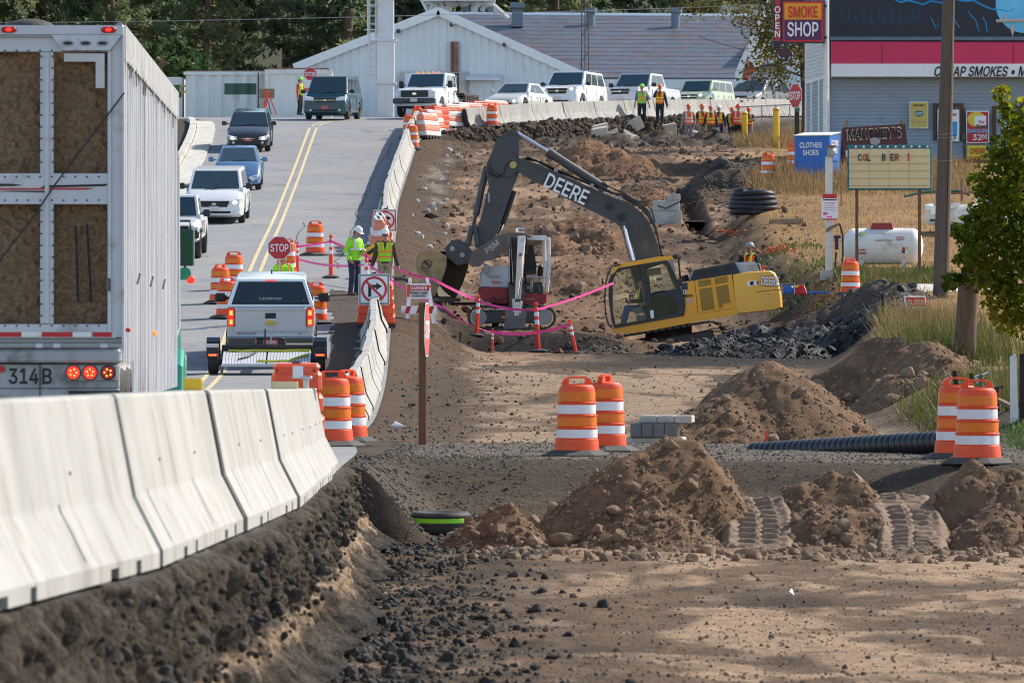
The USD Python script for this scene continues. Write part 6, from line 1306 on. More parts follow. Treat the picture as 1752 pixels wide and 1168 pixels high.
    wf = [[(212, 440), (240, 372), (268, 356), (420, 322), (434, 420), (452, 560), (468, 742), (232, 772), (212, 660)], [(480, 340), (592, 304), (628, 330), (706, 500), (500, 540)]]
    fr2 = Polygon(out).buffer(0)
    for w in wf: fr2 = fr2.difference(Polygon(p2(w, E8)).buffer(-.02))
    obj('cab_frame_far', prism(fr2, y0 + 1.0, y0 + 1.06), 'cab_black', C_)
    for j, w in enumerate(wn): obj('pane', prism(Polygon(p2(w, E8)).buffer(.015), y0 - .005, y0 + .005), 'cab_glass', C_)
    obj('door_bar', tube([c3(a, b, E8, y0 - .06) for a, b in ((500, 545), (510, 530), (600, 515), (610, 525))], .025, 6), 'cab_black', C_)
    obj('cab_roof', prism(Polygon(p2([(203, 388), (228, 338), (280, 312), (430, 283), (560, 260), (655, 256), (665, 275), (602, 284), (420, 312), (250, 342), (218, 382)], E8)).buffer(.01), y0 - .06, y0 + 1.1), 'deere_yellow', C_)
    obj('cab_rear', prism(Polygon(p2([(600, 284), (632, 298), (690, 420), (750, 562), (756, 640), (742, 702), (700, 705), (712, 560), (650, 420)], E8)), y0 + .06, y0 + 1.0), 'cab_black', C_)
    obj('cab_floor', prism(Polygon(p2([(225, 795), (740, 702), (736, 680), (222, 770)], E8)), y0 + .05, y0 + 1.0), 'cab_black', C_)
    obj('grab_rail', tube([c3(a, b, E8, y0 - .12) for a, b in ((268, 318), (200, 335), (178, 385), (160, 450), (150, 560), (158, 690), (180, 770), (212, 796))], .022, 6), 'black', C_); obj('mirror', bx(*(c3(140, 470, E8, y0 - .2)), *(c3(128, 415, E8, y0 - .05)), .02), 'black', C_)
    obj('seat', T(prism(Polygon(p2([(350, 650), (470, 620), (472, 660), (390, 690)], E8)), y0 + .3, y0 + .8), prism(Polygon(p2([(430, 470), (470, 470), (480, 660), (440, 660)], E8)), y0 + .3, y0 + .8)), 'seat_grey', C_); obj('console', prism(Polygon(p2([(390, 700), (470, 690), (475, 740), (395, 750)], E8)), y0 + .2, y0 + .9), 'seat_grey', C_)
    obj('lever', tube([c3(320, 600, E8, .35), c3(312, 565, E8, .35)], .025, 6), 'black', C_); obj('lever', tube([c3(350, 590, E8, .75), c3(345, 555, E8, .75)], .025, 6), 'black', C_)
    plate('door_notice', [(490, 662), (515, 658), (522, 716), (498, 722)], E8, y0 - .058, y0 - .052, 'white', C_); plate('window_notice', [(470, 350), (575, 335), (585, 390), (478, 400)], E8, y0 + .96, y0 + .98, 'bone', C_)
    obj('handrail', tube([c3(a, b, E8, .5) for a, b in ((660, 258), (690, 246), (708, 262), (722, 420))], .03, 6), 'cab_black', t); obj('muffler', cyl(c3(770, 440, E8, 1.9), c3(760, 395, E8, 1.9), .12, 10), 'black', t)
    plate('tool_box', [(650, 270), (672, 280), (700, 440), (660, 440)], E8, 1.2, 2.2, 'grey_light')
    # undercarriage, tilted with the machine
    ang = math.radians(9.5)
    ca = c3(640, 850, E8, 0)
    obj('turntable', mv(cyl((0, 1.35, -.12), (0, 1.35, .35), .65, 20), ca[0], 0, ca[2], ry=-ang * 0 ), 'track_steel', t)
    u = obj('car_body', mv(bx(-.9, .7, -.35, .9, 2.0, .0, .05), ca[0] - .3, 0, ca[2], ry=-ang), 'track_steel', t)
    for yy in (-.05, 2.0):
        L_, r = 1.95, .40; path = [(-L_ + r * 0, -.95 + .0), ]
        pts = []
        for a in np.linspace(-PI / 2, PI / 2, 7): pts.append((L_ - r + r * math.cos(a), -.27 + r * math.sin(a)))
        for a in np.linspace(PI / 2, 3 * PI / 2, 7): pts.append((-L_ + r + r * math.cos(a), -.27 + r * math.sin(a)))
        ls = LineString(pts + [pts[0]]); n = 44; tr = None
        for j in range(n):
            p = ls.interpolate(j / n, True); p1 = ls.interpolate((j + .5) / n, True); a = math.atan2(p1.y - p.y, p1.x - p.x)
            m = mv(bx(-.075, yy, -.03, .075, yy + .6, .03), p.x, 0, p.y, ry=-a)
            tr_ = mv(m, ca[0] - .4, 0, ca[2], ry=-ang); obj('track_shoe', tr_, 'track_steel', t)
        obj('track_frame', mv(bx(-L_ + .35, yy + .12, -.47, L_ - .35, yy + .48, -.10, .04), ca[0] - .4, 0, ca[2], ry=-ang), 'track_steel', t)
        for j in range(6): obj('roller', mv(cyl((-1.3 + j * .52, yy + .06, -.52), (-1.3 + j * .52, yy + .54, -.52), .11, 10), ca[0] - .4, 0, ca[2], ry=-ang), 'track_steel', t)
    return ox, D, k
EXC = excavator()
def mini():
    D = 158.5; k = D / F0; ox = (865 - 876) * k
    E = lambda X, Y: ((760 + X / 5.84 - 865) * k, (560 - (380 + Y / 5.84)) * k)
    t = thing('small_excavator', 'small white and red excavator with an open canopy and its arm facing the camera', 'excavator', (ox, D, 0.))
    def c3(X, Y, y=0): a, b = E(X, Y); return np.array([a, y, b])
    def plate(nm, pts, a, b, m, parent=t, rnd=0.):
        pg = Polygon([E(*q) for q in pts]).buffer(0)
        if rnd: pg = pg.buffer(-rnd).buffer(2 * rnd).buffer(-rnd)
        return obj(nm, prism(pg, a, b), m, parent)
    H_ = lambda nm, pts, a, b, m, sh=.05: obj(nm, hull([(x, yy, z) for yy in (a + sh, b - sh) for x, z in (E(*q) for q in pts)] + [(np.mean([E(*q)[0] for q in pts]) + (x - np.mean([E(*q)[0] for q in pts])) * .92, yy, np.mean([E(*q)[1] for q in pts]) + (z - np.mean([E(*q)[1] for q in pts])) * .92) for yy in (a, b) for x, z in (E(*q) for q in pts)]), m, t, smooth=25)
    for yy in (-.25, 1.35):
        pts = []; r = .30
        x0, z0 = E(240, 950); x1, z1 = E(1110, 960)
        for a in np.linspace(-PI / 2, PI / 2, 7): pts.append((x1 - r + r * math.cos(a), z0 + r * math.sin(a)))
        for a in np.linspace(PI / 2, 3 * PI / 2, 7): pts.append((x0 + r + r * math.cos(a), z0 + r * math.sin(a)))
        ls = LineString(pts + [pts[0]]); n = 40
        for j in range(n):
            p = ls.interpolate(j / n, True); p1 = ls.interpolate((j + .5) / n, True); a = math.atan2(p1.y - p.y, p1.x - p.x)
            obj('track_pad', mv(bx(-.065, yy, -.035, .065, yy + .4, .035, .01), p.x, 0, p.y, ry=-a), 'rubber_dusty', t)
        obj('track_frame', bx(x0 + .35, yy + .06, z0 - .17, x1 - .35, yy + .34, z0 + .2, .03), 'grey_dark', t)
        for x in (x0 + r, x1 - r): obj('sprocket', cyl((x, yy + .0, z0), (x, yy + .4, z0), .22, 16), 'grey_metal', t); 
    plate('frame_label', [(572, 940), (606, 942), (606, 960), (572, 958)], -.205, -.188, 'yellow')
    obj('turntable', cyl(c3(650, 860, .65), c3(650, 800, .65), .5, 16), 'grey_dark', t)
    H_('counterweight', [(340, 660), (400, 640), (640, 660), (650, 820), (560, 820), (400, 790), (350, 740)], -.15, 1.5, 'mini_red')
    H_('right_skirt', [(790, 720), (1030, 715), (1025, 800), (990, 825), (790, 825)], -.15, 1.5, 'mini_red')
    H_('engine_hood', [(352, 655), (358, 520), (390, 460), (450, 440), (560, 432), (648, 450), (648, 658)], -.1, 1.45, 'mini_white')
    plate('hood_latch', [(485, 528), (550, 530), (550, 560), (487, 558)], -.13, -.10, 'grey_metal'); plate('label_panel', [(475, 575), (555, 580), (558, 625), (478, 622)], -.115, -.10, 'mini_white'); obj('lettering', mv(text('TB250', .075, .24, .01), *c3(516, 600, -.125)), 'red', t)
    obj('lettering', mv(text('GS', .16, .34, .01), *c3(524, 775, -.165)), 'black', t); plate('step_bar', [(530, 750), (625, 750), (625, 762), (545, 765), (530, 770)], -.2, -.16, 'mini_red'); obj('lettering', mv(text('TAKEUCHI', .045, .32, .01), *c3(850, 768, -.165)), 'bone', t)
    obj('mirror', T(bx(*c3(396, 512, -.35), *c3(446, 422, -.28), .02), tube([c3(420, 515, -.3), c3(470, 560, -.1)], .015, 6)), 'grey_metal', t)
    # canopy
    for X, Y0, yy, top in ((1040, 700, .0, 150), (1000, 640, 1.2, 165), (690, 640, 1.2, 170)):
        obj('canopy_post', tube([c3(X - 15, Y0, yy), c3(X + 5, 400, yy), c3(X, top, yy)], .055, 8), 'white_dirty', t)
    obj('canopy_post', tube([c3(662, 640, .0), c3(665, 180, .0)], .055, 8), 'white_dirty', t)
    obj('canopy_roof', hull([c3(X, Y, yy) for X, Y, yy in ((655, 130, -.15), (1010, 132, -.15), (1050, 160, -.15), (1045, 185, -.15), (655, 165, -.15), (690, 125, 1.4), (1010, 125, 1.4), (1020, 170, 1.4), (690, 165, 1.4))]), 'white_dirty', t)
    obj('work_lamp', T(cyl(c3(730, 75, -.1), c3(800, 85, -.1), .06, 8), bx(*c3(715, 100, -.2), *c3(740, 62, -.05))), 'chrome', t)
    obj('side_rail', tube([c3(a, b, -.15) for a, b in ((1035, 320), (1060, 330), (1062, 420), (1052, 560), (1030, 575))], .022, 6), 'white_dirty', t); obj('front_rail', tube([c3(a, b, -.2) for a, b in ((800, 540), (900, 548), (1000, 550))], .025, 6), 'grey_light', t); obj('side_panel', tube([c3(a, b, -.1) for a, b in ((970, 375), (1010, 390), (1012, 480), (1000, 520), (990, 640))], .04, 6), 'white_dirty', t)
    obj('seat_back', hull([c3(X, Y, yy) for X, Y in ((845, 225), (888, 225), (925, 440), (915, 480), (805, 480), (820, 400)) for yy in (.55, .68)]), 'black', t); obj('seat', hull([c3(X, Y, yy) for X, Y in ((805, 480), (920, 480), (915, 520), (810, 520)) for yy in (.1, .65)]), 'black', t)
    plate('floor_box', [(800, 600), (985, 600), (990, 715), (800, 715)], .05, .9, 'grey_dark'); plate('notice', [(825, 640), (880, 640), (880, 670), (825, 670)], .04, .05, 'bone'); obj('lever', tube([c3(862, 700, -.05), c3(862, 590, -.05)], .018, 5), 'grey_metal', t); obj('lever', tube([c3(878, 700, -.05), c3(880, 580, -.05)], .018, 5), 'grey_metal', t)
    obj('control_arm', hull(np.vstack([blob(c3(965, 450, .2), .08).vertices, blob(c3(960, 540, .4), .08).vertices])), 'black', t); obj('water_bottle', cyl(c3(945, 690, -.12), c3(945, 640, -.12), .04, 8), 'glass_blue', t)
    # arm towards the camera
    obj('swing_post', T(hull([c3(X, Y, yy) for X, Y in ((640, 600), (800, 600), (795, 850), (650, 850)) for yy in (-.45, -.12)])), 'grey_dark', t)
    obj('boom', hull([c3(X, Y, yy) for X, Y, yy in ((690, 640, -.5), (790, 640, -.5), (690, 640, -.15), (790, 640, -.15), (680, 165, -1.5), (800, 165, -1.5), (680, 180, -1.2), (800, 180, -1.2))]), 'boom_grey', t)
    obj('arm', hull([c3(X, Y, yy) for X, Y, yy in ((735, 145, -1.75), (810, 145, -1.75), (735, 200, -1.5), (810, 200, -1.5), (705, 770, -1.95), (765, 770, -1.95), (705, 770, -1.75), (765, 770, -1.75), (728, 340, -1.95), (790, 340, -1.95))]), 'post_rusty', t)
    obj('arm_cylinder', tube([c3(762, 330, -2.05), c3(765, 560, -2.1)], .055, 8), 'post_rusty', t); obj('piston_rod', tube([c3(764, 560, -2.1), c3(735, 770, -2.08)], .03, 8), 'chrome', t); obj('arm_hole', cyl(c3(763, 335, -2.12), c3(763, 335, -1.98), .05, 10), 'rust', t)
    for j, X in enumerate((672, 684, 812, 822)): obj('hose', tube([c3(X, 160, -1.5), c3(X - 8 + 4 * j, 300, -1.4), c3(X - 10, 470, -1.), c3(X - 6, 620, -.5)], .018, 5), 'black', t)
    obj('link', T(tube([c3(690, 770, -1.95), c3(700, 900, -2.0)], .045, 6), tube([c3(770, 790, -1.95), c3(750, 910, -2.0)], .045, 6), hull([c3(X, Y, yy) for X, Y in ((697, 800), (752, 800), (748, 935), (697, 935)) for yy in (-2.02, -1.9)])), 'post_rusty', t)
    bq = [(612, 872), (690, 885), (690, 930), (755, 930), (755, 885), (822, 885), (808, 1055), (600, 1065)]
    bkt = plate('bucket', bq, -2.0, -1.95, 'bucket_steel')
    obj('bucket_back', hull([c3(X, Y, yy) for X, Y, yy in ((612, 960, -2.0), (815, 960, -2.0), (600, 1066, -2.15), (808, 1058, -2.15), (612, 960, -1.5), (815, 960, -1.5), (606, 1050, -1.7), (808, 1050, -1.7))]), 'thumb_steel', bkt)
    obj('blade', hull([(x, yy, z) for x in (E(60, 0)[0], E(330, 0)[0]) for yy, z in ((.2, E(0, 800)[1]), (.3, E(0, 830)[1]), (.8, E(0, 800)[1]))]), 'grey_dark', t)
mini()
# ---------------------------------------------------------------- people
mat('lime', (.30, .72, .02), .7, var=.08, scale=8); mat('vest_orange', (.85, .13, .015), .7, var=.08, scale=8); mat('stripe_silver', (.62, .64, .64), .4); mat('stripe_yellow', (.75, .75, .05), .6); mat('stripe_orange', (.85, .22, .05), .6)
mat('jeans', (.018, .028, .06), .85, var=.25, scale=6); mat('pants_black', (.015, .015, .018), .85, var=.2); mat('pants_grey', (.16, .155, .16), .85, var=.15); mat('pants_khaki', (.30, .25, .17), .85, var=.12); mat('pants_olive', (.11, .10, .055), .85, var=.15)
mat('cloth_brown', (.075, .04, .038), .9, var=.2); mat('cloth_navy', (.02, .022, .05), .85, var=.2); mat('cloth_red', (.55, .05, .04), .8, var=.1); mat('cloth_blue', (.05, .14, .38), .8, var=.1); mat('cloth_tan', (.25, .20, .16), .85, var=.1); mat('cloth_black', (.018, .018, .02), .85)
mat('hat_white', (.78, .78, .78), .35); mat('hat_orange', (.85, .12, .02), .4); mat('hat_green', (.25, .75, .03), .4); mat('hat_red', (.78, .07, .03), .4); mat('hat_grey', (.25, .26, .28), .4, var=.3, scale=20); mat('boots', (.10, .06, .04), .85); mat('boots_black', (.02, .02, .02), .8)
mat('lip', (.3, .12, .1), .6)
mat('jeans2', (.03, .10, .22), .85, var=.2)
_sph = trimesh.creation.icosphere(2, 1.0).vertices; _sp1 = trimesh.creation.icosphere(1, 1.0).vertices
def seg(a, ra, b, rb, s=None):
    v = _sph if s is None else _sp1
    ra, rb = np.asarray(ra) * np.ones(3), np.asarray(rb) * np.ones(3)
    return man(hull(np.vstack([v * ra + np.asarray(a), v * rb + np.asarray(b)])))
def union(ms): return m3.Manifold.batch_boolean(ms, m3.OpType.Add)
def soft(m, e=.045, it=6):
    t = tm(m.refine_to_length(e)) if e else tm(m)
    t.merge_vertices(); trimesh.smoothing.filter_taubin(t, iterations=it); return t
ARMS = {'down': ((.08, .0, -.30), (.07, -.06, -.25)), 'front': ((.08, .02, -.29), (-.09, -.17, -.16)), 'pocket': ((.12, .06, -.27), (-.05, -.12, -.20)), 'belly': ((.09, -.02, -.28), (-.17, -.20, .02)),
        'ahead': ((.07, -.16, -.20), (.02, -.24, .02)), 'phone': ((.10, -.14, -.22), (-.12, -.10, .25)), 'point': ((.06, -.10, -.14), (-.10, -.16, .22)), 'lever': ((.08, -.06, -.27), (-.03, -.26, -.02)), 'hold': ((.12, -.05, -.27), (.03, -.20, .10))}
def person(label, loc, rz, hat, top, pants, vest=None, stripes='stripe_silver', vstripes=None, sleeves=True, armL='down', armR='down', bend=0., head=(0, 0), boots='boots', glasses=False, step=.0, seated=False, s=1., group=None, body_m='skin', thick=1.0, yoke=None):
    t = thing('person', label, 'person', loc, rz, group, s=s)
    V = lambda *a: np.array(a, float)
    hip, kz = .94, .50; J = {}
    for sd, n in ((1, 'L'), (-1, 'R')):
        J['h' + n] = V(sd * .095, 0, hip); st = step * sd
        if seated: J['k' + n] = V(sd * .15, -.42, hip + .02); J['a' + n] = V(sd * .14, -.52, hip - .40)
        else: J['k' + n] = V(sd * .105, -.03 - st * .6, kz); J['a' + n] = V(sd * .115, .03 - st, .085)
        J['s' + n] = V(sd * .185, -bend * .5, 1.43 - bend * .08)
        e, h = ARMS[armL if sd > 0 else armR]
        J['e' + n] = J['s' + n] + V(sd * e[0], e[1], e[2]); J['w' + n] = J['e' + n] + V(sd * h[0], h[1], h[2])
    def torso(o):
        k = thick
        P = [(V(0, .01, hip + .01), V(.165 * k, .115 * k, .10) + o), (V(0, 0, 1.10), V(.15 * k, .108 * k, .10) + o), (V(0, -bend * .3, 1.27), V(.165 * k, .118 * k, .12) + o), (V(0, -bend * .5, 1.40 - bend * .06), V(.175 * k, .10 * k, .09) + o)]
        return [seg(P[i][0], P[i][1], P[i + 1][0], P[i + 1][1]) for i in range(3)] + [seg(J['sL'] * .88 + V(0, 0, .14 * 1.2 - .02), .07 + o, J['sR'] * .88 + V(0, 0, .14 * 1.2 - .02), .07 + o)] if 0 else [seg(P[i][0], P[i][1], P[i + 1][0], P[i + 1][1]) for i in range(3)] + [seg(J['sL'] * V(.8, 1, 1), .068 + o, J['sR'] * V(.8, 1, 1), .068 + o)]
    def arms(o, full=True):
        r = []
        for n in 'LR':
            r.append(seg(J['s' + n], .062 + o, J['e' + n], .046 + o))
            if full: r.append(seg(J['e' + n], .047 + o, J['w' + n], .034 + o))
        return r
    def legs(o):
        r = []
        for n in 'LR': r += [seg(J['h' + n], .092 + o, J['k' + n], .064 + o), seg(J['k' + n], .064 + o, J['a' + n], .045 + o)]
        return r
    nb = V(0, -bend * .55, 1.49 - bend * .08); hc = nb + V(head[0] * .06, -.02 - head[1] * .05, .15 - head[1] * .012)
    face = V(math.sin(head[0]), -math.cos(head[0]), -head[1] * .8); face /= np.linalg.norm(face); side = np.cross(face, [0, 0, 1.]); side /= np.linalg.norm(side); up = np.cross(side, face)
    ms = torso(0) + arms(0) + legs(0) + [seg(nb - V(0, 0, .06), .058, hc - V(0, 0, .03), .052), seg(hc + up * .03, (.076, .09, .085), hc + face * .025 - up * .055, (.055, .06, .05)), seg(hc + face * .085 + up * .005, .012, hc + face * .102 - up * .022, .016, 1)]
    for sg in (-1, 1): ms.append(seg(hc + side * sg * .078 + up * .015, (.012, .02, .025), hc + side * sg * .076 - up * .02, (.010, .014, .014), 1))
    hands = []
    for sd, n in ((1, 'L'), (-1, 'R')):
        w = J['w' + n]; d = w - J['e' + n]; d /= np.linalg.norm(d); a, b = frame(d)
        if a @ V(-sd, -.5, 0) < 0: a = -a
        b = np.cross(d, a)
        kn = w + d * .085; hands.append(seg(w, .028, kn, (.032, .032, .032), 1)); cur = a
        for f, q in enumerate((-1.4, -.5, .5, 1.4)):
            l = (.040, .046, .044, .034)[f]; k0 = kn + b * q * .019; k1 = k0 + d * l * .9 + cur * .012; k2 = k1 + d * l * .45 + cur * .03
            hands += [seg(k0, .011, k1, .0095, 1), seg(k1, .0095, k2, .008, 1)]
        th = w + d * .03 + b * sd * .03; hands += [seg(th, .013, th + d * .035 + b * sd * .03 + cur * .01, .011, 1), seg(th + d * .035 + b * sd * .03 + cur * .01, .011, th + d * .065 + b * sd * .032 + cur * .025, .009, 1)]
    bd = union(ms + hands)
    bp = obj('body', soft(bd, .05, 4), 'skin', t, smooth=True)
    obj('trousers', soft(union(legs(.018) + [seg(V(0, .01, hip - .02), V(.175 * thick, .125 * thick, .10) , V(0, 0, 1.04), V(.165 * thick, .12 * thick, .06))]), .05, 4), pants, t, smooth=True)
    o = .018
    obj('shirt', soft(union(torso(o) + arms(o, sleeves)), .05, 4), top, t, smooth=True)
    tv = union(torso(.034)) if vest else union(torso(.022) + arms(.022, sleeves))
    ring = union(torso(.040)) if vest else union(torso(.025) + arms(.025, sleeves))
    zlo = 1.0
    cutb = lambda m, a, b, c, e, y0=-1, y1=1: m ^ man(bx(a, y0, c, b, y1, e))
    if vest:
        v = cutb(tv, -.22, .22, zlo - .04, 1.47); 
        notch = man(prism([(-.07, 1.6), (.07, 1.6), (0, 1.22)], -.6, .02)); v = v - notch
        for sg in (-1, 1): v = v - man(cyl((sg * .245, -.3, 1.36), (sg * .245, .3, 1.36), .055, 12))
        obj('vest', tm(v), vest, t, smooth=40)
    if stripes:
        zs = (1.06, 1.20) if vest else (1.18,)
        for z in zs: obj('reflective_stripe', tm(cutb(ring, -.24, .24, z, z + .05)), stripes, t, smooth=40)
        for sg in (-1, 1):
            r_ = cutb(ring, min(sg * .095, sg * .145), max(sg * .095, sg * .145), 1.255 if vest else 1.235, 1.60)
            obj('reflective_stripe', tm(r_), vstripes or stripes, t, smooth=40)
        if not vest:
            for n in 'LR':
                e, h = J['e' + n], J['w' + n]; c = e + (h - e) * .35; d = (h - e) / np.linalg.norm(h - e)
                obj('sleeve_stripe', tube([c - d * .025, c + d * .025], .07, 12), stripes, t)
    if yoke: obj('collar', lathe([(.085, 0), (.09, .04), (.075, .05)], 14), yoke, t)
    for n in 'LR':
        a = J['a' + n]; f = V(0, -1, 0)
        obj('boot', soft(union([seg(a + V(0, .03, -.035), (.05, .055, .05), a + f * .15 + V(0, 0, -.05), (.048, .05, .035)), seg(a + V(0, 0, .08), .056, a + V(0, .01, -.02), .055)]), None, 1), boots, t, smooth=True)
    # hair, hat, glasses, eyes
    obj('hair', hull(np.vstack([_sp1 * [.082, .09, .07] + hc + up * .03 - face * .02, _sp1 * .05 + hc - face * .055 - up * .03])), 'hair', t, smooth=True)
    for sg in (-1, 1): obj('eye', blob(hc + face * .084 + side * sg * .032 + up * .022, .010, 1), 'black', t)
    obj('mouth', tube([hc + face * .083 + side * .022 - up * .055, hc + face * .083 - side * .022 - up * .055], .005, 5), 'lip', t)
    if glasses: obj('sunglasses', hull([hc + face * f_ + side * a_ + up * b_ for f_ in (.075, .10) for a_ in (-.066, .066) for b_ in (.008, .036)]), 'black_gloss', t)
    if hat:
        R3 = np.stack([side, -face, up], 1); hm = lathe([(.0, .125), (.05, .118), (.09, .09), (.112, .045), (.118, .0), (.112, .0), (.105, .03)], 20); hm.vertices = hm.vertices * [1, 1.12, 1.05]
        brim = mv(hull(np.vstack([_sp1 * [.10, .06, .006] + [0, -.12, .0], _sp1 * [.118, .10, .006]])), 0, 0, .004); rid = tube([(0, .12, .03), (0, .07, .115), (0, -.05, .125), (0, -.125, .02)], .014, 6)
        g = T(hm, brim, rid); g.vertices = g.vertices @ R3.T + hc + up * .075; obj('hard_hat', g, hat, t, smooth=40)
    W_ = {n: J['w' + n] for n in 'LR'}
    return t, W_, hc
def paddle(label, c, w, bot, rz=0.):
    t = thing('stop_paddle', label, 'sign', c, rz); stop_face(t, w); obj('pole', cyl((0, .02, -bot), (0, .02, -w * .45), .018, 8), 'steel', t)
g = Rd(606, 149.3); person('person in a lime high visibility jacket, jeans and white hard hat looking down', g, .85, 'hat_white', 'lime', 'jeans', None, 'stripe_silver', armL='belly', armR='pocket', bend=.06, head=(.1, .75), thick=1.22, s=1.0)
g = P(659, 0, 150); g[2] = P(0, 393, 150)[2] - 1.80; person('person in a brown sweatshirt and lime vest with orange stripes by the hazard panel', g, .0, 'hat_white', 'cloth_brown', 'pants_khaki', 'lime', 'stripe_orange', armL='down', armR='down', glasses=True, thick=1.08, head=(0, .15))
g = Rd(485, 140); person('flagger in a lime jacket half hidden by the pickup, head behind the stop paddle', g, .35, 'hat_green', 'lime', 'pants_black', 'lime', 'stripe_orange', armL='down', armR='hold', s=.96)
paddle('red stop paddle held up behind the roof of the silver pickup', P(478, 424, 139.6), .56, 1.75)
g = P(513, 197, 262.5); person('far flagger in a red shirt, lime vest and black trousers beside the white container', g, 1.15, 'hat_green', 'cloth_red', 'pants_black', 'lime', 'stripe_yellow', armR='down', armL='ahead', s=.95, boots='boots_black')
paddle('stop paddle on a long pole held by the far flagger', P(531, 127, 262.3), .58, 1.95)
g = P(1098, 213, 257.9); person('person in a lime vest and lime hard hat walking in front of the concrete row', g, .15, 'hat_green', 'cloth_blue', 'pants_black', 'lime', 'stripe_orange', sleeves=False, step=.10, thick=1.15)
g = P(1129, 214, 257.8); person('person in an orange vest raising a hand to the face beside the lime vest', g, -.1, 'hat_orange', 'cloth_navy', 'pants_black', 'vest_orange', 'stripe_yellow', armR='point', step=.12, boots='boots_black')
for px, d, lab, rz, hat, top, pants, vest, st, kw in (
    (1178, 252.5, 'person in an orange vest and grey trousers, leftmost of the group on the low ground', .2, 'hat_orange', 'cloth_tan', 'pants_grey', 'vest_orange', 'stripe_silver', dict(step=.14, s=1.02, armL='pocket')),
    (1201, 256.5, 'person in a dark shirt and khaki trousers behind the olive trousered walker', .3, 'hat_orange', 'cloth_black', 'pants_khaki', 'vest_orange', 'stripe_yellow', dict(armL='belly', s=1.04)),
    (1216, 254.5, 'person in olive trousers with an orange vest crossed by yellow stripes', 0., 'hat_red', 'cloth_navy', 'pants_olive', 'vest_orange', 'stripe_yellow', dict(thick=1.15, step=.12, s=.97)),
    (1230, 256, 'person with a white hard hat and jeans in the group on the low ground', -.3, 'hat_white', 'cloth_black', 'jeans', 'vest_orange', 'stripe_yellow', dict(armR='point', s=.98)),
    (1252, 257.5, 'person in a lime vest half hidden by the bollard and fence post', .2, 'hat_orange', 'cloth_navy', 'jeans', 'lime', 'stripe_orange', dict(armR='front', s=.95)),
    (1263, 256.5, 'person in a red shirt and orange vest left of the yellow bollard', 0., 'hat_red', 'cloth_red', 'pants_black', 'vest_orange', 'stripe_silver', dict(thick=1.2, armL='pocket', armR='pocket', s=1.02)),
    (1281, 257.5, 'person in a dark red vest right of the left bollard', -.2, 'hat_red', 'cloth_brown', 'pants_khaki', 'cloth_red', 'stripe_yellow', dict(armL='ahead', s=.96))):
    person(lab, G(px, d), rz, hat, top, pants, vest, st, **kw)
g = P(1284, 0, 162); g[2] = P(0, 417, 162)[2] - 1.80; person('person with a grey hard hat talking on a phone behind the yellow excavator', g, -.75, 'hat_grey', 'cloth_black', 'pants_black', 'vest_orange', 'stripe_yellow', armR='phone', armL='front', glasses=True, thick=1.1)
ph = thing('mobile_phone', 'dark mobile phone held to the ear behind the excavator', 'phone', g + [-.06, -.13, 1.60]); obj('case', bx(-.02, -.012, -.06, .02, .012, .06, .005), 'black', ph)
g = P(1099, 528, 157.6); g[2] -= .94; person('excavator operator in an orange vest, jeans and dark cap seated in the cab', g, -1.5, 'cloth_navy', 'cloth_black', 'jeans2', 'vest_orange', 'stripe_yellow', armL='lever', armR='lever', seated=True, s=1.0)
# survey tripod far left, cardboard board
t = thing('tripod', 'orange and red survey tripod standing by the white container', 'tripod', P(457, 196, 264))
for a, c in (((-.2, .1), (-.02, 0)), ((.45, .0), (.02, 0)), ((-.05, .5), (0, .02))): obj('tripod_leg', tube([(a[0], a[1], 0), (c[0], c[1], 1.05)], .03, 6), 'orange_red', t)
obj('head', cyl((0, 0, 1.03), (0, 0, 1.1), .07, 8), 'orange_red', t)
t = thing('leaning_sign', 'brown back of a road work sign leaning by the tripod', 'sign', P(457, 196, 265.5), .1); obj('panel', bx(-.35, 0, .75, .35, .03, 1.2, .02), 'wood', t); obj('stand', T(tube([(-.2, .05, 0), (0, 0, .8)], .025, 5), tube([(.2, .05, 0), (0, 0, .8)], .025, 5)), 'grey_dark', t)
# pump and can behind the excavator
t = thing('water_pump', 'blue pump with a hose beside the red fuel can behind the excavator', 'pump', P(1350, 503, 153)); obj('engine', T(bx(-.16, -.15, 0, .10, .15, .22, .03), cyl((-.03, -.2, .12), (-.03, .1, .12), .10, 10)), 'blue_box', t); obj('frame', tube([(-.2, -.18, 0), (-.2, -.18, .28), (.14, -.18, .28), (.14, -.18, 0)], .014, 6), 'steel', t); obj('discharge_hose', tube([(.1, 0, .05), (.35, -.1, .03), (.7, .0, .04), (1.1, .1, .05)], .03, 6), 'blue_box', t)
t = thing('fuel_can', 'red fuel can with a yellow spout behind the excavator', 'fuel can', P(1369, 505, 153)); obj('can', hull(np.vstack([blob((x, y, z), .04, 1).vertices for x, y, z in ((-.12, -.1, .05), (.14, -.1, .05), (-.12, .1, .05), (.14, .1, .05), (-.06, 0, .24), (.08, 0, .24))])), 'red', t, smooth=30); obj('spout', tube([(-.05, -.05, .24), (-.16, -.06, .22), (-.28, -.06, .10)], [.035, .03, .018], 8), 'yellow_sign', t)
t = thing('fallen_sign', 'red lettered sign board lying tilted at the edge of the tall grass', 'sign', P(1566, 517, 137), .3, rx=-.3); obj('panel', bx(-.28, 0, -.16, .28, .02, .16, .01), 'white_dirty', t); obj('red_panel', bx(-.23, -.008, -.11, .25, 0, .12), 'lens_red', t); obj('lettering', mv(text('CLOSED', .12, .40, .006), .01, -.01, 0), 'bone', t)
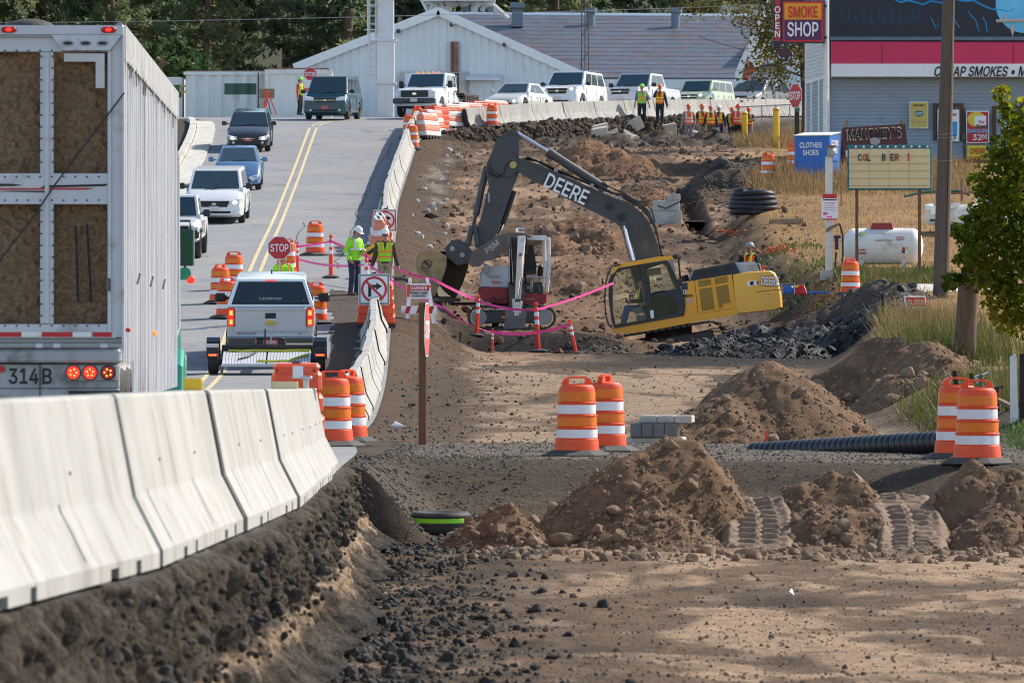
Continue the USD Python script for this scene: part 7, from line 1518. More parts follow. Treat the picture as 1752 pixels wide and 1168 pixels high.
# ---------------------------------------------------------------- heaps, stones, cut bank, tracks
def rockshape(seed, n=1):
    r2 = np.random.default_rng(seed); v = trimesh.creation.icosphere(n, 1.0).vertices; v = v * (1 + r2.normal(0, .20, (len(v), 1))) * r2.uniform(.6, 1.15, 3); return hull(v)
ROCK = [rockshape(100 + k) for k in range(8)]; PEB = [hull(trimesh.creation.icosphere(0, 1.).vertices * np.random.default_rng(k).uniform(.6, 1.1, (12, 1))) for k in range(6)]
def rot_rand(m, r2): q = trimesh.transformations.random_rotation_matrix(r2.random(3)); m = m.copy(); m.apply_transform(q); return m
def scatter(pts, sizes, shapes, r2):
    V = []; F = []; n = 0
    for p, s in zip(pts, sizes):
        b = shapes[r2.integers(len(shapes))]; q = trimesh.transformations.random_rotation_matrix(r2.random(3))[:3, :3]
        v = (b.vertices * [1, 1, .8]) @ q.T * s + p; V.append(v); F.append(b.faces + n); n += len(v)
    return trimesh.Trimesh(np.vstack(V), np.vstack(F), process=False)
def heap(name, label, cones, res, m, mrock, nbig, nsmall, seed, big=(.05, .15), clod=.075, cs=.3, group=None, dark=None):
    r2 = np.random.default_rng(seed); c = np.array(cones); x0, x1 = (c[:, 0] - c[:, 2]).min() - .1, (c[:, 0] + c[:, 2]).max() + .1; y0, y1 = (c[:, 1] - c[:, 2]).min() - .1, (c[:, 1] + c[:, 2]).max() + .1
    base = c[np.argmax(c[:, 3])]; loc = np.array([base[0], base[1], float(ground(base[0], base[1]))])
    t = thing(name, label, 'heap', loc, 0, group)
    xs, ys = np.arange(x0, x1, res), np.arange(y0, y1, res); X, Y = np.meshgrid(xs, ys)
    def hgt(X, Y):
        h = np.full(X.shape, -.3); acc = np.zeros(X.shape)
        wob = .25 * fb(X, Y, .9, 3, seed)
        for a, b, r, H in cones:
            d = np.hypot(X - a, Y - b) / r; q_ = H * (1 - (d * (1 + wob)) ** 1.4); h = np.maximum(h, q_); acc += np.maximum(q_, 0) ** 5
        h = np.where(acc > 0, acc ** .2, h)
        n = fb(X, Y, cs, 4, seed + 1); e = np.clip(h / .2, 0, 1)
        return h + clod * e * (np.abs(n) * 3 - .3) + .05 * fb(X, Y, .12, 2, seed + 2) * e - .05
    H = hgt(X, Y); Z = ground(X, Y) + H
    nx = len(xs); i = np.arange(len(ys) - 1)[:, None] * nx + np.arange(nx - 1); q = np.stack([i, i + 1, i + nx + 1, i + nx], -1).reshape(-1, 4)
    keep = H.ravel()[q].max(1) > -.12
    V = np.stack([X, Y, Z], -1).reshape(-1, 3) - loc
    so = max(trimesh.Trimesh(V, np.vstack([q[keep][:, [0, 1, 2]], q[keep][:, [0, 2, 3]]]), process=True).split(only_watertight=False), key=lambda e: len(e.faces)); obj('soil', so, m, t, smooth=True)
    def pick(n, low):
        P_ = []; 
        while len(P_) < n:
            a, b = r2.uniform(x0, x1), r2.uniform(y0, y1); h = float(hgt(np.array([a]), np.array([b]))[0]); mx = c[:, 3].max()
            if h > -.03 and r2.random() < (np.exp(-max(h, 0) / mx * low)): P_.append((a - loc[0], b - loc[1], float(ground(a, b)) + max(h, 0) - loc[2]))
        return np.array(P_)
    # vectorised picking for the small ones
    N = nsmall * 6; A, B_ = r2.uniform(x0, x1, N), r2.uniform(y0, y1, N); h = hgt(A, B_); ok = (h > -.05) & (r2.random(N) < np.exp(-np.maximum(h, 0) / c[:, 3].max() * 1.2)); A, B_, h = A[ok][:nsmall], B_[ok][:nsmall], h[ok][:nsmall]
    if nsmall: obj('small_clods', scatter(np.stack([A - loc[0], B_ - loc[1], ground(A, B_) + np.maximum(h, 0) - loc[2]], -1), big[0] * np.clip(r2.lognormal(-.9, .5, len(A)), .12, .95), PEB, r2), mrock, t, kind='stuff')
    if nbig:
        for p in pick(nbig, 2.2):
            s = np.clip(big[0] * r2.lognormal(.15, .4), big[0] * .8, big[1]); obj('rock', mv(rot_rand(ROCK[r2.integers(8)], r2), *(p + [0, 0, s * .25]), s=s), mrock, t)
    return t
heap('dirt_mound', 'large brown dirt mound with stones in the centre foreground', [(1.74, 61.9, 1.05, 1.26), (1.3, 61.6, 1.0, 1.0), (2.05, 61.8, .78, 1.0), (1.0, 61.5, .8, .75), (2.32, 61.6, .42, .45), (-.05, 60.9, .55, .46), (-.42, 60.8, .4, .32), (.75, 61.4, .75, .56), (1.5, 60.9, .9, .5)], .035, 'soil', 'rock', 70, 2600, 11)
heap('dirt_mound', 'low brown dirt mound between the two track ramps in the foreground', [(3.15, 62.1, .62, .74), (3.5, 62.3, .7, .84), (3.8, 62.2, .6, .76), (3.4, 61.3, .75, .5), (3.8, 61.4, .55, .5), (2.98, 61.6, .38, .42), (3.98, 61.7, .36, .42)], .035, 'soil', 'rock', 34, 1300, 12)
heap('dirt_mound', 'brown stony dirt mound in the right foreground running out of the picture', [(4.98, 62.1, .78, .98), (5.45, 62.2, .9, .9), (6.0, 62.3, 1., .86), (6.6, 62.3, 1., .95), (5.2, 61.2, .75, .52), (7.4, 62.5, 1., .9), (5.9, 61.2, .8, .5), (4.52, 61.6, .4, .45)], .035, 'soil', 'rock', 60, 2000, 13)
heap('dirt_mound', 'tall brown dirt mound behind the crossing right of the paving blocks', [(3.95, 88.3, 1.75, 1.3), (3.2, 87.3, 1.2, .75), (4.8, 88.3, 1.1, .7), (2.6, 86.6, .7, .3)], .05, 'soil', 'rock', 40, 1800, 14, big=(.05, .16))
heap('dirt_mound', 'second brown dirt mound below the tall grass', [(6.35, 102, 1.5, 1.2), (5.6, 101.5, 1.2, .8), (7.3, 101, 1.1, .75), (6.6, 100, .9, .5)], .05, 'soil', 'rock', 40, 1400, 15, big=(.06, .18))
heap('rubble_heap', 'heap of black broken asphalt in front of the yellow excavator', [(6.5, 149.5, 2.2, .72), (7.9, 147, 1.9, .78), (5.4, 145, 1.7, .5), (8.5, 143, 1.5, .85), (4.6, 147, 1.2, .28), (9.3, 146, 1.4, .75), (6.7, 142, 1.7, .5)], .07, 'asphalt_rubble', 'asphalt_rubble', 90, 3800, 16, big=(.08, .22), clod=.16, cs=.5)
heap('dirt_heap', 'dark brown heap to the right of the excavator counterweight', [(8.4, 152.6, 1.4, .62), (9.5, 152, 1.3, .55), (7.5, 153, .9, .4), (10.3, 151, 1., .5)], .08, 'soil_dark', 'rock_dark', 30, 700, 17, big=(.07, .2))
heap('dirt_heap', 'reddish heap of loose soil under the middle of the boom', [(2.1, 186, 2.1, 1.05), (1.1, 184, 1.6, .75), (3.1, 185, 1.5, .6)], .1, 'soil_red', 'rock', 30, 900, 18, big=(.09, .25), clod=.2, cs=.6)
heap('dirt_heap', 'reddish brown heap in the far pit behind the top of the boom', [(3.0, 222, 2.6, 1.3), (4.4, 221, 2.0, .9), (1.7, 220, 1.6, .6)], .12, 'soil_red', 'rock', 24, 900, 19, big=(.1, .3), clod=.25, cs=.7)
heap('dirt_heap', 'brown heap between the small excavator and the boom foot', [(1.6, 171, 2.2, .75), (2.8, 173, 1.8, .6), (.6, 172, 1.3, .5)], .1, 'soil', 'rock', 20, 900, 20, big=(.08, .22), clod=.18, cs=.6)
heap('dirt_heap', 'dark spoil heap right of the wet trench', [(8.1, 214, 1.9, .95), (7.4, 209, 1.4, .6), (9.0, 220, 1.5, .7)], .12, 'soil_dark', 'rock_dark', 20, 700, 21, big=(.09, .25), clod=.2, cs=.6)
heap('dirt_heap', 'low dark heap along the front of the far bank', [(4.5, 244, 1.6, .6), (6.6, 246, 2.0, .7), (8.9, 249, 1.8, .6), (2.0, 243, 1.4, .4)], .12, 'soil_dark', 'rock_dark', 16, 700, 22, big=(.09, .25), clod=.25, cs=.7)
heap('dirt_heap', 'brown spoil left of the wet trench', [(5.0, 205, 1.2, .6), (5.3, 199, 1.0, .5), (5.1, 211, 1.2, .6)], .1, 'soil_red', 'rock', 16, 500, 23, big=(.08, .22), clod=.2, cs=.6)
heap('dirt_heap', 'dark clods along the near lip of the trench beside the excavator', [(-1.5, 146.5, .8, .25), (2.3, 147.2, .9, .22), (2.2, 151.0, .8, .2)], .07, 'soil_dark', 'rock_dark', 20, 700, 24, big=(.06, .16), clod=.14)
w = thing('trench_water', 'muddy water lying in the far narrow trench', None); stage.GetPrimAtPath(w).SetCustomDataByKey('kind', 'structure')
obj('water', bx(6.05, 199, float(ground(6.4, 203)) + .0, 6.75, 211, float(ground(6.4, 203)) + .03), 'water', w)
# cut bank under the near barrier
def cut():
    ys = np.arange(19, 63.2, .04); vs = np.linspace(0, 1, 46); Y, Vv = np.meshgrid(ys, vs, indexing='ij')
    xb = XB(Y); r = R(Y); fl = -2.12 - .004 * (Y - 40)
    n5 = fb(Y, Vv * .7, .045, 2, 86)
    end = sst(62.6, 59.5, Y)
    n1 = fb(Y, Vv * .9, .9, 4, 81); n2 = fb(Y, Vv * .7, .22, 3, 82); n3 = fb(Y, Vv * .7, .09, 2, 83)
    xo = np.interp(Vv, [0, .05, .58, .64, .78, 1.0], [.28, .36, .43, .48, .58, .8])
    zf = np.interp(Vv, [0, .05, .58, .64, .80, 1.0], [0.0, .02, .62, .66, .88, 1.06])
    X = xb + xo * (.9 + .35 * n1) + (.20 * n1 + .13 * n2 + .14 * n3 + .10 * n5) * np.clip((Vv - .02) * 12, 0, 1)
    Z = r - .015 + (fl - r) * zf + .09 * n2 * np.clip(Vv * 8, 0, 1)
    X = xb + (X - xb) * (.45 + .55 * end)
    n4 = fb(Y, Vv * .6, .35, 3, 84)
    C = np.zeros(X.shape + (3,)) + np.array([.075, .059, .045]) * (1 + 1.6 * n2[..., None] + 1.2 * n3[..., None])
    k = (sst(.58, .64, Vv + .22 * n4 + .18 * n1) * (1 - sst(.66, .74, Vv + .4 * n4)))[..., None]
    C = C * (1 - k) + np.array([.42, .30, .20]) * (1 + .3 * n3[..., None]) * k
    k = sst(.86, .95, Vv + .2 * n4)[..., None]; C = C * (1 - k) + np.array([.05, .045, .04]) * k
    k = (sst(.035, .0, Vv))[..., None]; C = C * (1 - k) + np.array([.2, .19, .17]) * k
    n = len(vs); i = np.arange(len(ys) - 1)[:, None] * n + np.arange(n - 1)
    q = np.stack([i, i + 1, i + n + 1, i + n], -1).reshape(-1, 4)
    obj('cut_bank', (np.stack([X, Y, Z], -1).reshape(-1, 3), q), 'cut_face', kind='structure', smooth=True, col=np.clip(C, .008, .8).reshape(-1, 3), label='broken dark asphalt edge over a sandy ledge below the near barriers')
cut()
def stones():
    r2 = np.random.default_rng(77)
    def field(name, n, fx, fy, size, m, label, shapes=PEB, dz=0.):
        y = fy(n); x = fx(y); s = size(n); z = ground(x, y)
        obj(name, scatter(np.stack([x, y, z + s * .2 + dz], -1), s, shapes, r2), m, kind='stuff', label=label, cat='stones')
    ry = lambda a, b: (lambda n: a * (b / a) ** r2.random(n))
    ln = lambda m, s, a, b: (lambda n: np.clip(r2.lognormal(math.log(m), s, n), a, b))
    field('black_rubble', 3400, lambda y: XB(y) + .72 + np.abs(r2.normal(0, 1, len(y))) * .6 * (1 + .0 * y), ry(31, 63), ln(.015, .6, .005, .07), 'rubble_black', 'black broken asphalt strewn along the foot of the cut')
    field('black_rubble', 320, lambda y: XB(y) + .72 + np.abs(r2.normal(0, 1, len(y))) * .7, ry(33, 63), ln(.03, .35, .02, .06), 'rubble_black', 'larger black asphalt lumps at the foot of the cut', ROCK)
    field('pebbles', 6500, lambda y: r2.uniform(-1.2, 6.6, len(y)) * np.clip(y / 62, .6, 1), ry(33, 60.5), ln(.008, .5, .003, .035), 'rock', 'small brown pebbles on the near floor of the pit')
    field('pebbles', 900, lambda y: r2.uniform(-1.2, 6.6, len(y)), ry(34, 60.5), ln(.010, .5, .004, .035), 'rock_dark', 'small dark stones on the near floor of the pit')
    field('loose_stones', 700, lambda y: r2.uniform(-.5, 6.6, len(y)), ry(56, 61), ln(.028, .5, .012, .09), 'rock', 'brown stones at the foot of the mounds', ROCK)
    field('gravel_chips', 9000, lambda y: r2.uniform(-1.7, 8.6, len(y)), lambda n: r2.uniform(66.3, 83.5, n), ln(.011, .4, .005, .03), 'gravel', 'grey gravel of the crossing')
    field('gravel_chips', 3000, lambda y: r2.uniform(-1.7, 8.6, len(y)), lambda n: r2.uniform(66.3, 72.5, n), ln(.012, .4, .006, .035), 'rock', 'tan gravel on the front slope of the crossing')
    field('gravel_chips', 2600, lambda y: XB(y) + r2.uniform(.3, 2.4, len(y)), lambda n: r2.uniform(57.5, 73, n), ln(.017, .45, .007, .05), 'gravel', 'grey gravel spilled at the end of the near barrier run')
    field('loose_stones', 2200, lambda y: r2.uniform(-2.0, 7.5, len(y)), ry(84, 143), ln(.016, .55, .006, .09), 'rock', 'stones on the pit floor behind the crossing')
    field('loose_stones', 900, lambda y: r2.uniform(-2.4, 7.5, len(y)), ry(84, 143), ln(.013, .5, .005, .05), 'rock_dark', 'dark stones on the pit floor behind the crossing')
    field('bank_clods', 1500, lambda y: XB(y) + .5 + 2.6 * r2.random(len(y)), ry(84, 235), ln(.018, .5, .008, .07), 'rock_dark', 'dark clods on the slope beside the barriers')
    field('clods', 2600, lambda y: r2.uniform(-2.5, 9.5, len(y)), ry(150, 256), ln(.034, .6, .012, .18), 'soil_dark', 'dark clods in the far pit')
    field('clods', 2200, lambda y: r2.uniform(-2.5, 9.5, len(y)), ry(150, 256), ln(.042, .6, .015, .22), 'soil_red', 'reddish clods in the far pit')
    field('far_bank_clods', 1800, lambda y: (y - 242 + r2.uniform(-1.2, .6, len(y))) / 1.95 - 2, lambda n: r2.uniform(241, 264, n), ln(.09, .5, .03, .3), 'soil_dark', 'dark clods on the far bank')
    # broken kerb pieces along the pit side of the upper bank
    t = thing('broken_concrete', 'pale broken kerb and pavement pieces lying along the bank below the barriers', 'rubble')
    for k in range(36):
        y = r2.uniform(176, 236); x = float(XB(y)) + 1.5 + r2.normal(0, .35); s = r2.uniform(.04, .14)
        obj('piece', mv(rot_rand(ROCK[k % 8], r2), x, y, float(ground(x, y)) + s * .2, s=s), 'concrete_old', t)
    t = thing('broken_concrete', 'pale broken slabs on the far bank below the walkers', 'rubble')
    for k in range(16):
        x = r2.uniform(3.5, 8.5); y = DB(x) - 1.6 + r2.normal(0, .4); obj('slab', mv(bx(-.5, -.08, -.3, .5, .08, .3, .02), x, y, float(ground(x, y)) + .1, rx=r2.uniform(.3, 1.1), rz=r2.normal(0, .5), ry=r2.normal(0, .4)), 'concrete_old', t)
def chips():
    r2 = np.random.default_rng(8); n = 700; y = 24 * (62 / 24) ** r2.random(n); v = r2.uniform(.08, .62, n); x = XB(y) + np.interp(v, [0, .6], [.36, .52]) + r2.normal(.02, .05, n); z = R(y) + (-2.12 - R(y)) * v
    s = np.clip(r2.lognormal(math.log(.014), .5, n), .006, .045); obj('cut_lumps', scatter(np.stack([x, y, z], -1), s, ROCK, r2), 'rubble_black', kind='stuff', label='broken asphalt lumps sticking out of the dark cut under the near barriers', cat='stones')
chips()
stones()
def tracks():
    for i, (pa, pb) in enumerate(((1262, 1332), (1524, 1590))):
        k = 61 / F0; x0, x1 = (pa - 876) * k, (pb - 876) * k; xc = (x0 + x1) / 2; hw = (x1 - x0) / 2
        t = thing('track_print', ('left ladder like track print over the low dirt ridge', 'right ladder like track print over the low dirt ridge')[i], None); stage.GetPrimAtPath(t).SetCustomDataByKey('kind', 'structure')
        xs, ys = np.arange(x0 - .35, x1 + .35, .016), np.arange(59.7, 64.2, .012); X, Y = np.meshgrid(xs, ys); u = X - xc - .03 * np.sin(Y * 3)
        n1, n2 = fb(X, Y, .5, 3, 90 + i), fb(X, Y, .10, 2, 95 + i)
        H = -2.37 + .50 * sst(60.0, 62.5, Y) - .5 * sst(62.7, 64.1, Y) + .04 * n1 + .02 * n2
        ins = sst(hw + .02, hw - .03, np.abs(u)); ph = (Y / .165 + .10 * np.sin(u * 5 + i) + .5 * (u > 0) * 0 + .25 * n1) % 1
        cle = np.exp(-((ph - .5) / .16) ** 2) * (np.abs(u) > .03) * ins * np.clip(.85 + 2.2 * n1, .2, 1.3)
        bar = np.exp(-(u / .028) ** 2) * (.6 + 1.2 * n2)
        rim = sst(hw - .02, hw + .12, np.abs(u)) * .03 * (1 + 2.5 * n1) * sst(60.0, 60.8, Y) - sst(hw + .08, hw + .34, np.abs(u)) * .3
        Z = H + .045 * cle + .03 * bar + rim + (1 - ins) * .05 * np.abs(n2)
        q = np.arange(len(ys) - 1)[:, None] * len(xs) + np.arange(len(xs) - 1)
        obj('pressed_soil', (np.stack([X, Y, Z], -1).reshape(-1, 3), np.stack([q, q + 1, q + len(xs) + 1, q + len(xs)], -1).reshape(-1, 4)), 'soil_pale', t, smooth=True)
tracks()
# scraps
def scraps():
    r2 = np.random.default_rng(9)
    for k, (px, d, lab) in enumerate(((735, 196, 'crumpled black plastic sheet high on the bank beside the barriers'),)):
        g = G(px, d); P_ = [];
        q = hull(r2.normal(0, 1, (26, 3)) * [.14, .1, .05]); obj('plastic_sheet', mv(q.subdivide(), *(g + [0, 0, .1])), 'pipe_black', label=lab, cat='plastic sheet')
    obj('paper_scrap', mv(hull(r2.normal(0, .07, (9, 3))), *G(677, 92, .05)), 'white', label='white paper scrap on the slope by the stop post', cat='litter')
    for px, py, lab in ((1201, 966, 'flat white stone on the near floor'), (1354, 1014, 'small white feather like scrap on the near floor')):
        d = hit(px, py); obj('pale_scrap', mv(hull(r2.normal(0, .022, (9, 3))), *G(px, d, .015)), 'white', label=lab, cat='litter')
    V = []
    for cx, cy, w in ((1248, 396, 26), (1325, 428, 22), (1350, 425, 18)):
        for k in range(60):
            px, py = cx + r2.normal(0, w * .4), cy + r2.normal(0, 3); d = hit(px, py); V.append(mv(hull(r2.normal(0, .03, (6, 3)) * [1.3, 1, .4]), *G(px, d, .03)))
    for k in range(70):
        px = r2.uniform(640, 860); py = r2.uniform(590, 740); d = hit(px, py); V.append(mv(hull(r2.normal(0, .009, (6, 3)) * [1.3, 1, .5]), *G(px, d, .02)))
    obj('marking_flecks', T(*V), 'vest_orange', kind='stuff', label='orange marking flecks on the dirt', cat='paint')
    t = thing('plank', 'weathered timber lying at the edge of the dry grass', 'timber', G(1345, 185, .08), .3, ry=-.05); obj('beam', bx(-.55, -.12, -.08, .55, .12, .08, .01), 'wood', t)
    for px, d, h, lab in ((1381, 196, .75, 'thin wooden stake left of the dispenser post'), (1392, 197, .8, 'second thin wooden stake left of the dispenser post'), (1439, 192, .5, 'thin stake behind the readerboard post')):
        obj('wood_stake', mv(bx(-.02, -.02, -.1, .02, .02, h), *G(px, d)), 'wood', label=lab, cat='stake')
def mud():
    pg = Polygon([(-4.3, 112), (-3.55, 110), (-3.35, 120), (-3.55, 131), (-3.65, 142), (-3.95, 150), (-4.9, 152), (-5.1, 148), (-4.5, 141), (-4.25, 132), (-4.6, 124), (-4.2, 118)])
    xs, ys = np.arange(-5.3, -3.2, .08), np.arange(109, 153, .4); X, Y = np.meshgrid(xs, ys)
    import shapely
    ins = shapely.contains_xy(pg, X + .35 * fb(X, Y, .5, 3, 5), Y + 4 * fb(X, Y, 2, 3, 6)); n = len(xs); i = np.arange(len(ys) - 1)[:, None] * n + np.arange(n - 1); q = np.stack([i, i + 1, i + n + 1, i + n], -1).reshape(-1, 4); q = q[ins.ravel()[q].all(1)]
    obj('tracked_mud', (np.stack([X, Y, R(Y) + .012], -1).reshape(-1, 3), q), 'soil_dark', kind='structure', label='dried mud tracked onto the road beside the barriers')
    r2 = np.random.default_rng(2)
    for k, (x, y0, y1) in enumerate(((-4.9, 160, 236), (-10.0, 150, 235), (-6.5, 158, 190))):
        yy = np.arange(y0, y1, 1.2); xx = x + (XB(yy) - XB(y0)) * .6 + np.cumsum(r2.normal(0, .05, len(yy))); V = np.vstack([np.c_[xx - .022, yy, R(yy) + .006], np.c_[xx + .022, yy, R(yy) + .006]]); m_ = len(yy); j = np.arange(m_ - 1)
        obj('tar_seam', (V, np.stack([j, j + m_, j + m_ + 1, j + 1], -1)), 'rubber_dusty', kind='structure', label='thin dark tar seam in the asphalt')
mud()
scraps()
# ---------------------------------------------------------------- plants
def leafmat(name, ca, cb, cc, tr=.35, scale=.6):
    N = {'g': ('geometry', {}), 'n': ('noise_texture', {'scale': scale, 'detail': 3.0}), 'r': ('rgb_ramp', {'ramp': [(.32, ca), (.5, cb), (.68, cc)]}), 'i': ('rgb_ramp', {'ramp': [(0., (.6,) * 3), (1., (1.4,) * 3)]}), 'x': ('mix', {'mix_type': 'multiply', 'fac': 1.0}),
         'd': ('principled_bsdf', {'roughness': .55, 'specular_ior_level': .35}), 't': ('translucent_bsdf', {}), 'm': ('mix_closure', {'fac': tr})}
    MAT[name] = usdkit.material(stage, '/World/Looks/' + name, N, [('g.position', 'n.vector'), ('n.fac', 'r.fac'), ('g.random_per_island', 'i.fac'), ('r.color', 'x.color1'), ('i.color', 'x.color2'), ('x.color', 'd.base_color'), ('x.color', 't.color'), ('d.BSDF', 'm.closure1'), ('t.BSDF', 'm.closure2')], surface='m.closure')
leafmat('pine_needles', (.18, .27, .13), (.32, .39, .18), (.48, .41, .19), .6, .35); leafmat('pine_needles_dark', (.14, .22, .13), (.25, .33, .17), (.38, .35, .18), .6, .3)
leafmat('maple_leaf', (.10, .18, .012), (.26, .34, .02), (.55, .46, .03), .66, 1.3); leafmat('yellow_leaf', (.09, .11, .03), (.22, .20, .05), (.30, .22, .04), .4, .8); leafmat('weed_leaf', (.05, .14, .02), (.09, .20, .03), (.14, .22, .05), .4, 2.)
leafmat('grass_mixed', (.09, .14, .025), (.17, .19, .05), (.33, .25, .09), .35, 1.4); leafmat('grass_dry', (.30, .19, .08), (.42, .28, .12), (.50, .36, .17), .35, .9); leafmat('bush_leaf', (.06, .12, .03), (.10, .17, .05), (.16, .22, .06), .4, 1.)
mat('bark', (.075, .05, .04), .9, var=.4, scale=3, stretch=(4, 4, .8), bump=.03, bscale=6); mat('bark_red', (.13, .08, .055), .9, var=.4, scale=3, stretch=(4, 4, .8))
def blades(P0, dirs, L, w, r2):       # thin two-triangle blades; arrays of base points, unit directions, lengths
    n = len(P0); a = np.cross(dirs, r2.normal(0, 1, (n, 3))); a /= np.linalg.norm(a, axis=1, keepdims=True) + 1e-9
    w = np.broadcast_to(w, (n,))[:, None]; L = np.broadcast_to(L, (n,))[:, None]
    mid = P0 + dirs * L * .55 + a * 0; V = np.stack([P0 - a * w * .5, P0 + a * w * .5, mid + a * w * .55, P0 + dirs * L, mid - a * w * .55], 1).reshape(-1, 3)
    i = np.arange(n)[:, None] * 5; F = np.concatenate([i + [[0, 1, 2]], i + [[0, 2, 4]], i + [[4, 2, 3]]], 0)
    return trimesh.Trimesh(V, F, process=False)
def unit(v): return v / (np.linalg.norm(v, axis=-1, keepdims=True) + 1e-9)
def pine(name, seed, H, spread, bare, m):
    r2 = np.random.default_rng(seed); p = proto(name)
    obj('trunk', tube([(r2.normal(0, .05) * k, r2.normal(0, .05) * k, H * k / 6) for k in range(7)], np.linspace(.32, .05, 7), 9), 'bark_red', p, smooth=60)
    Pt = []; limbs = []
    n = int(92 * H / 20)
    for k in range(n):
        z = H * (bare + (1 - bare) * (k + r2.random()) / n); f = (z / H - bare) / (1 - bare); a = r2.random() * 2 * PI
        L = spread * (1 - f) ** .75 * r2.uniform(.55, 1.15) * (.55 + .45 * min(1, f * 5)) + .35; d = np.array([math.cos(a), math.sin(a), r2.uniform(-.25, .35)])
        q = np.array([0, 0, z]) + d * np.linspace(0, L, 5)[:, None]; q[:, 2] -= .06 * np.linspace(0, 1, 5) ** 2 * L * 2
        limbs.append(tube(q, np.linspace(.055, .015, 5), 4, cap=False))
        for j in range(int(4 + L * 4.5)):
            u = r2.uniform(.25, 1.03); c = q[0] + (q[-1] - q[0]) * u + r2.normal(0, .22, 3) * [1, 1, .7]; Pt.append(c)
    obj('limbs', T(*limbs), 'bark', p, kind='stuff')
    Pt = np.array(Pt); m_ = 12; C = np.repeat(Pt, m_, 0); D = unit(r2.normal(0, 1, C.shape) + [0, 0, .35]); D2 = C + D * .06
    obj('crown', blades(D2, D, r2.uniform(.22, .48, len(C)), .10, r2), m, p, kind='stuff'); return p
PN = [pine('pine_a', 1, 21, 3.8, .03, 'pine_needles'), pine('pine_b', 2, 24, 3.5, .06, 'pine_needles_dark'), pine('pine_c', 3, 18, 4.0, .02, 'pine_needles'), pine('pine_d', 4, 22, 3.6, .05, 'pine_needles_dark')]
def forest():
    r2 = np.random.default_rng(44); rows = ((326, 7.5, -46, -9), (340, 6.5, -48, 24), (358, 5.5, -52, 30), (378, 5.0, -56, 34))
    for j, (d, st, a, b) in enumerate(rows):
        x = a + r2.random() * 2
        while x < b:
            xx, dd = x + r2.normal(0, .7), d + r2.normal(0, 2.2); z = float(ground(xx, dd)) - .2; px = 876 + xx / dd * F0
            if not (j == 0 and px > 620):
                dup(PN[r2.integers(4)], 'pine_tree', 'tall green pine in the belt of trees behind the barn' if px > 640 else 'tall green pine in the belt of trees left of the grain elevator', 'pine tree', (xx, dd, z), r2.random() * 6.3, 'pines behind the barn' if px > 640 else 'pines left of the grain elevator', s=r2.uniform(.8, 1.2))
            x += st * r2.uniform(.7, 1.3)
forest()
def bush(name, label, loc, r, h, n, m, seed, leaf=.16, w=.10, cat='bush'):
    r2 = np.random.default_rng(seed); t = thing(name, label, cat, loc)
    k = max(6, n // 60); C = unit(r2.normal(0, 1, (k, 3))) * (r2.random((k, 1)) ** .4) * [r, r, h / 2] + [0, 0, h / 2]
    obj('stems', T(*[tube([(0, 0, 0), C[i] * [.5, .5, .6], C[i]], [.03, .02, .01], 4) for i in range(min(k, 14))]), 'bark', t, kind='stuff')
    q = C[r2.integers(k, size=n)] + r2.normal(0, .22 * min(r, 1.), (n, 3)); q[:, 2] = np.maximum(q[:, 2], .02)
    obj('leaves', blades(q, unit(r2.normal(0, 1, (n, 3)) + [0, 0, .3]), r2.uniform(.6, 1.2, n) * leaf, w, r2), m, t, kind='stuff'); return t
for px, d, r, h, s in ((318, 283, 1.6, 3.0, 1), (296, 286, 2.0, 4.0, 2), (345, 290, 1.2, 1.8, 3)): bush('leafy_bush', ('bright green bush above the small container end', 'larger green bush behind the trailer front', 'low green bush behind the corrugated container')[s - 1], (P(px, 0, d)[0], d, 10.6), r, h, 1500, 'bush_leaf', 60 + s, .3, .2)
t = thing('brown_hut', 'dark brown pointed roof peeking over the containers by the pines', 'hut', P(282, 128, 300)); obj('roof', hull([(x, y, z) for y in (0, 4) for x, z in ((-1.2, 0), (.6, 0), (-.2, 1.4))]), 'roof_brown', t); obj('wall', bx(-1.1, .1, -2.5, .5, 3.9, 0), 'wood_dark', t)
# tree beside the shop: sparse yellowing leaves
def sidetree():
    r2 = np.random.default_rng(15); d = 240.; x = P(1376, 0, d)[0]; z0 = float(ground(x, d)); t = thing('roadside_tree', 'thin dark tree with sparse yellowing leaves beside the shop wall', 'tree', (x, d, z0))
    obj('trunk', tube([(0, 0, -.2), (.05, 0, 2.0), (-.05, 0, 3.6), (-.15, 0, 5.5), (-.1, .1, 8.)], [.17, .15, .14, .11, .05], 9), 'bark', t, smooth=60)
    tips = []
    for k in range(26):
        z = r2.uniform(3.0, 7.6); a = r2.uniform(PI * .55, PI * 1.45) if k < 19 else r2.uniform(-1, 1); L = r2.uniform(1.4, 4.8) if k < 19 else r2.uniform(.8, 1.6)
        e = np.array([math.cos(a) * L, math.sin(a) * L * .5, r2.uniform(-.1, 1.3)]); p = [np.array([-.08, 0, z]), np.array([-.08, 0, z]) + e * .5 + [0, 0, .35], np.array([-.08, 0, z]) + e]
        obj('branch', tube(p, [.05, .03, .012], 5), 'bark', t)
        for j in range(7): u = r2.uniform(.35, 1.05); tips.append(p[0] + e * u + r2.normal(0, .3, 3) - [0, 0, r2.uniform(0, .5)])
    tips = np.array(tips); q = np.repeat(tips, 22, 0) + r2.normal(0, .26, (len(tips) * 22, 3)); obj('leaves', blades(q, unit(r2.normal(0, 1, q.shape) - [0, 0, .3]), r2.uniform(.10, .19, len(q)), .085, r2), 'yellow_leaf', t, kind='stuff')
sidetree()
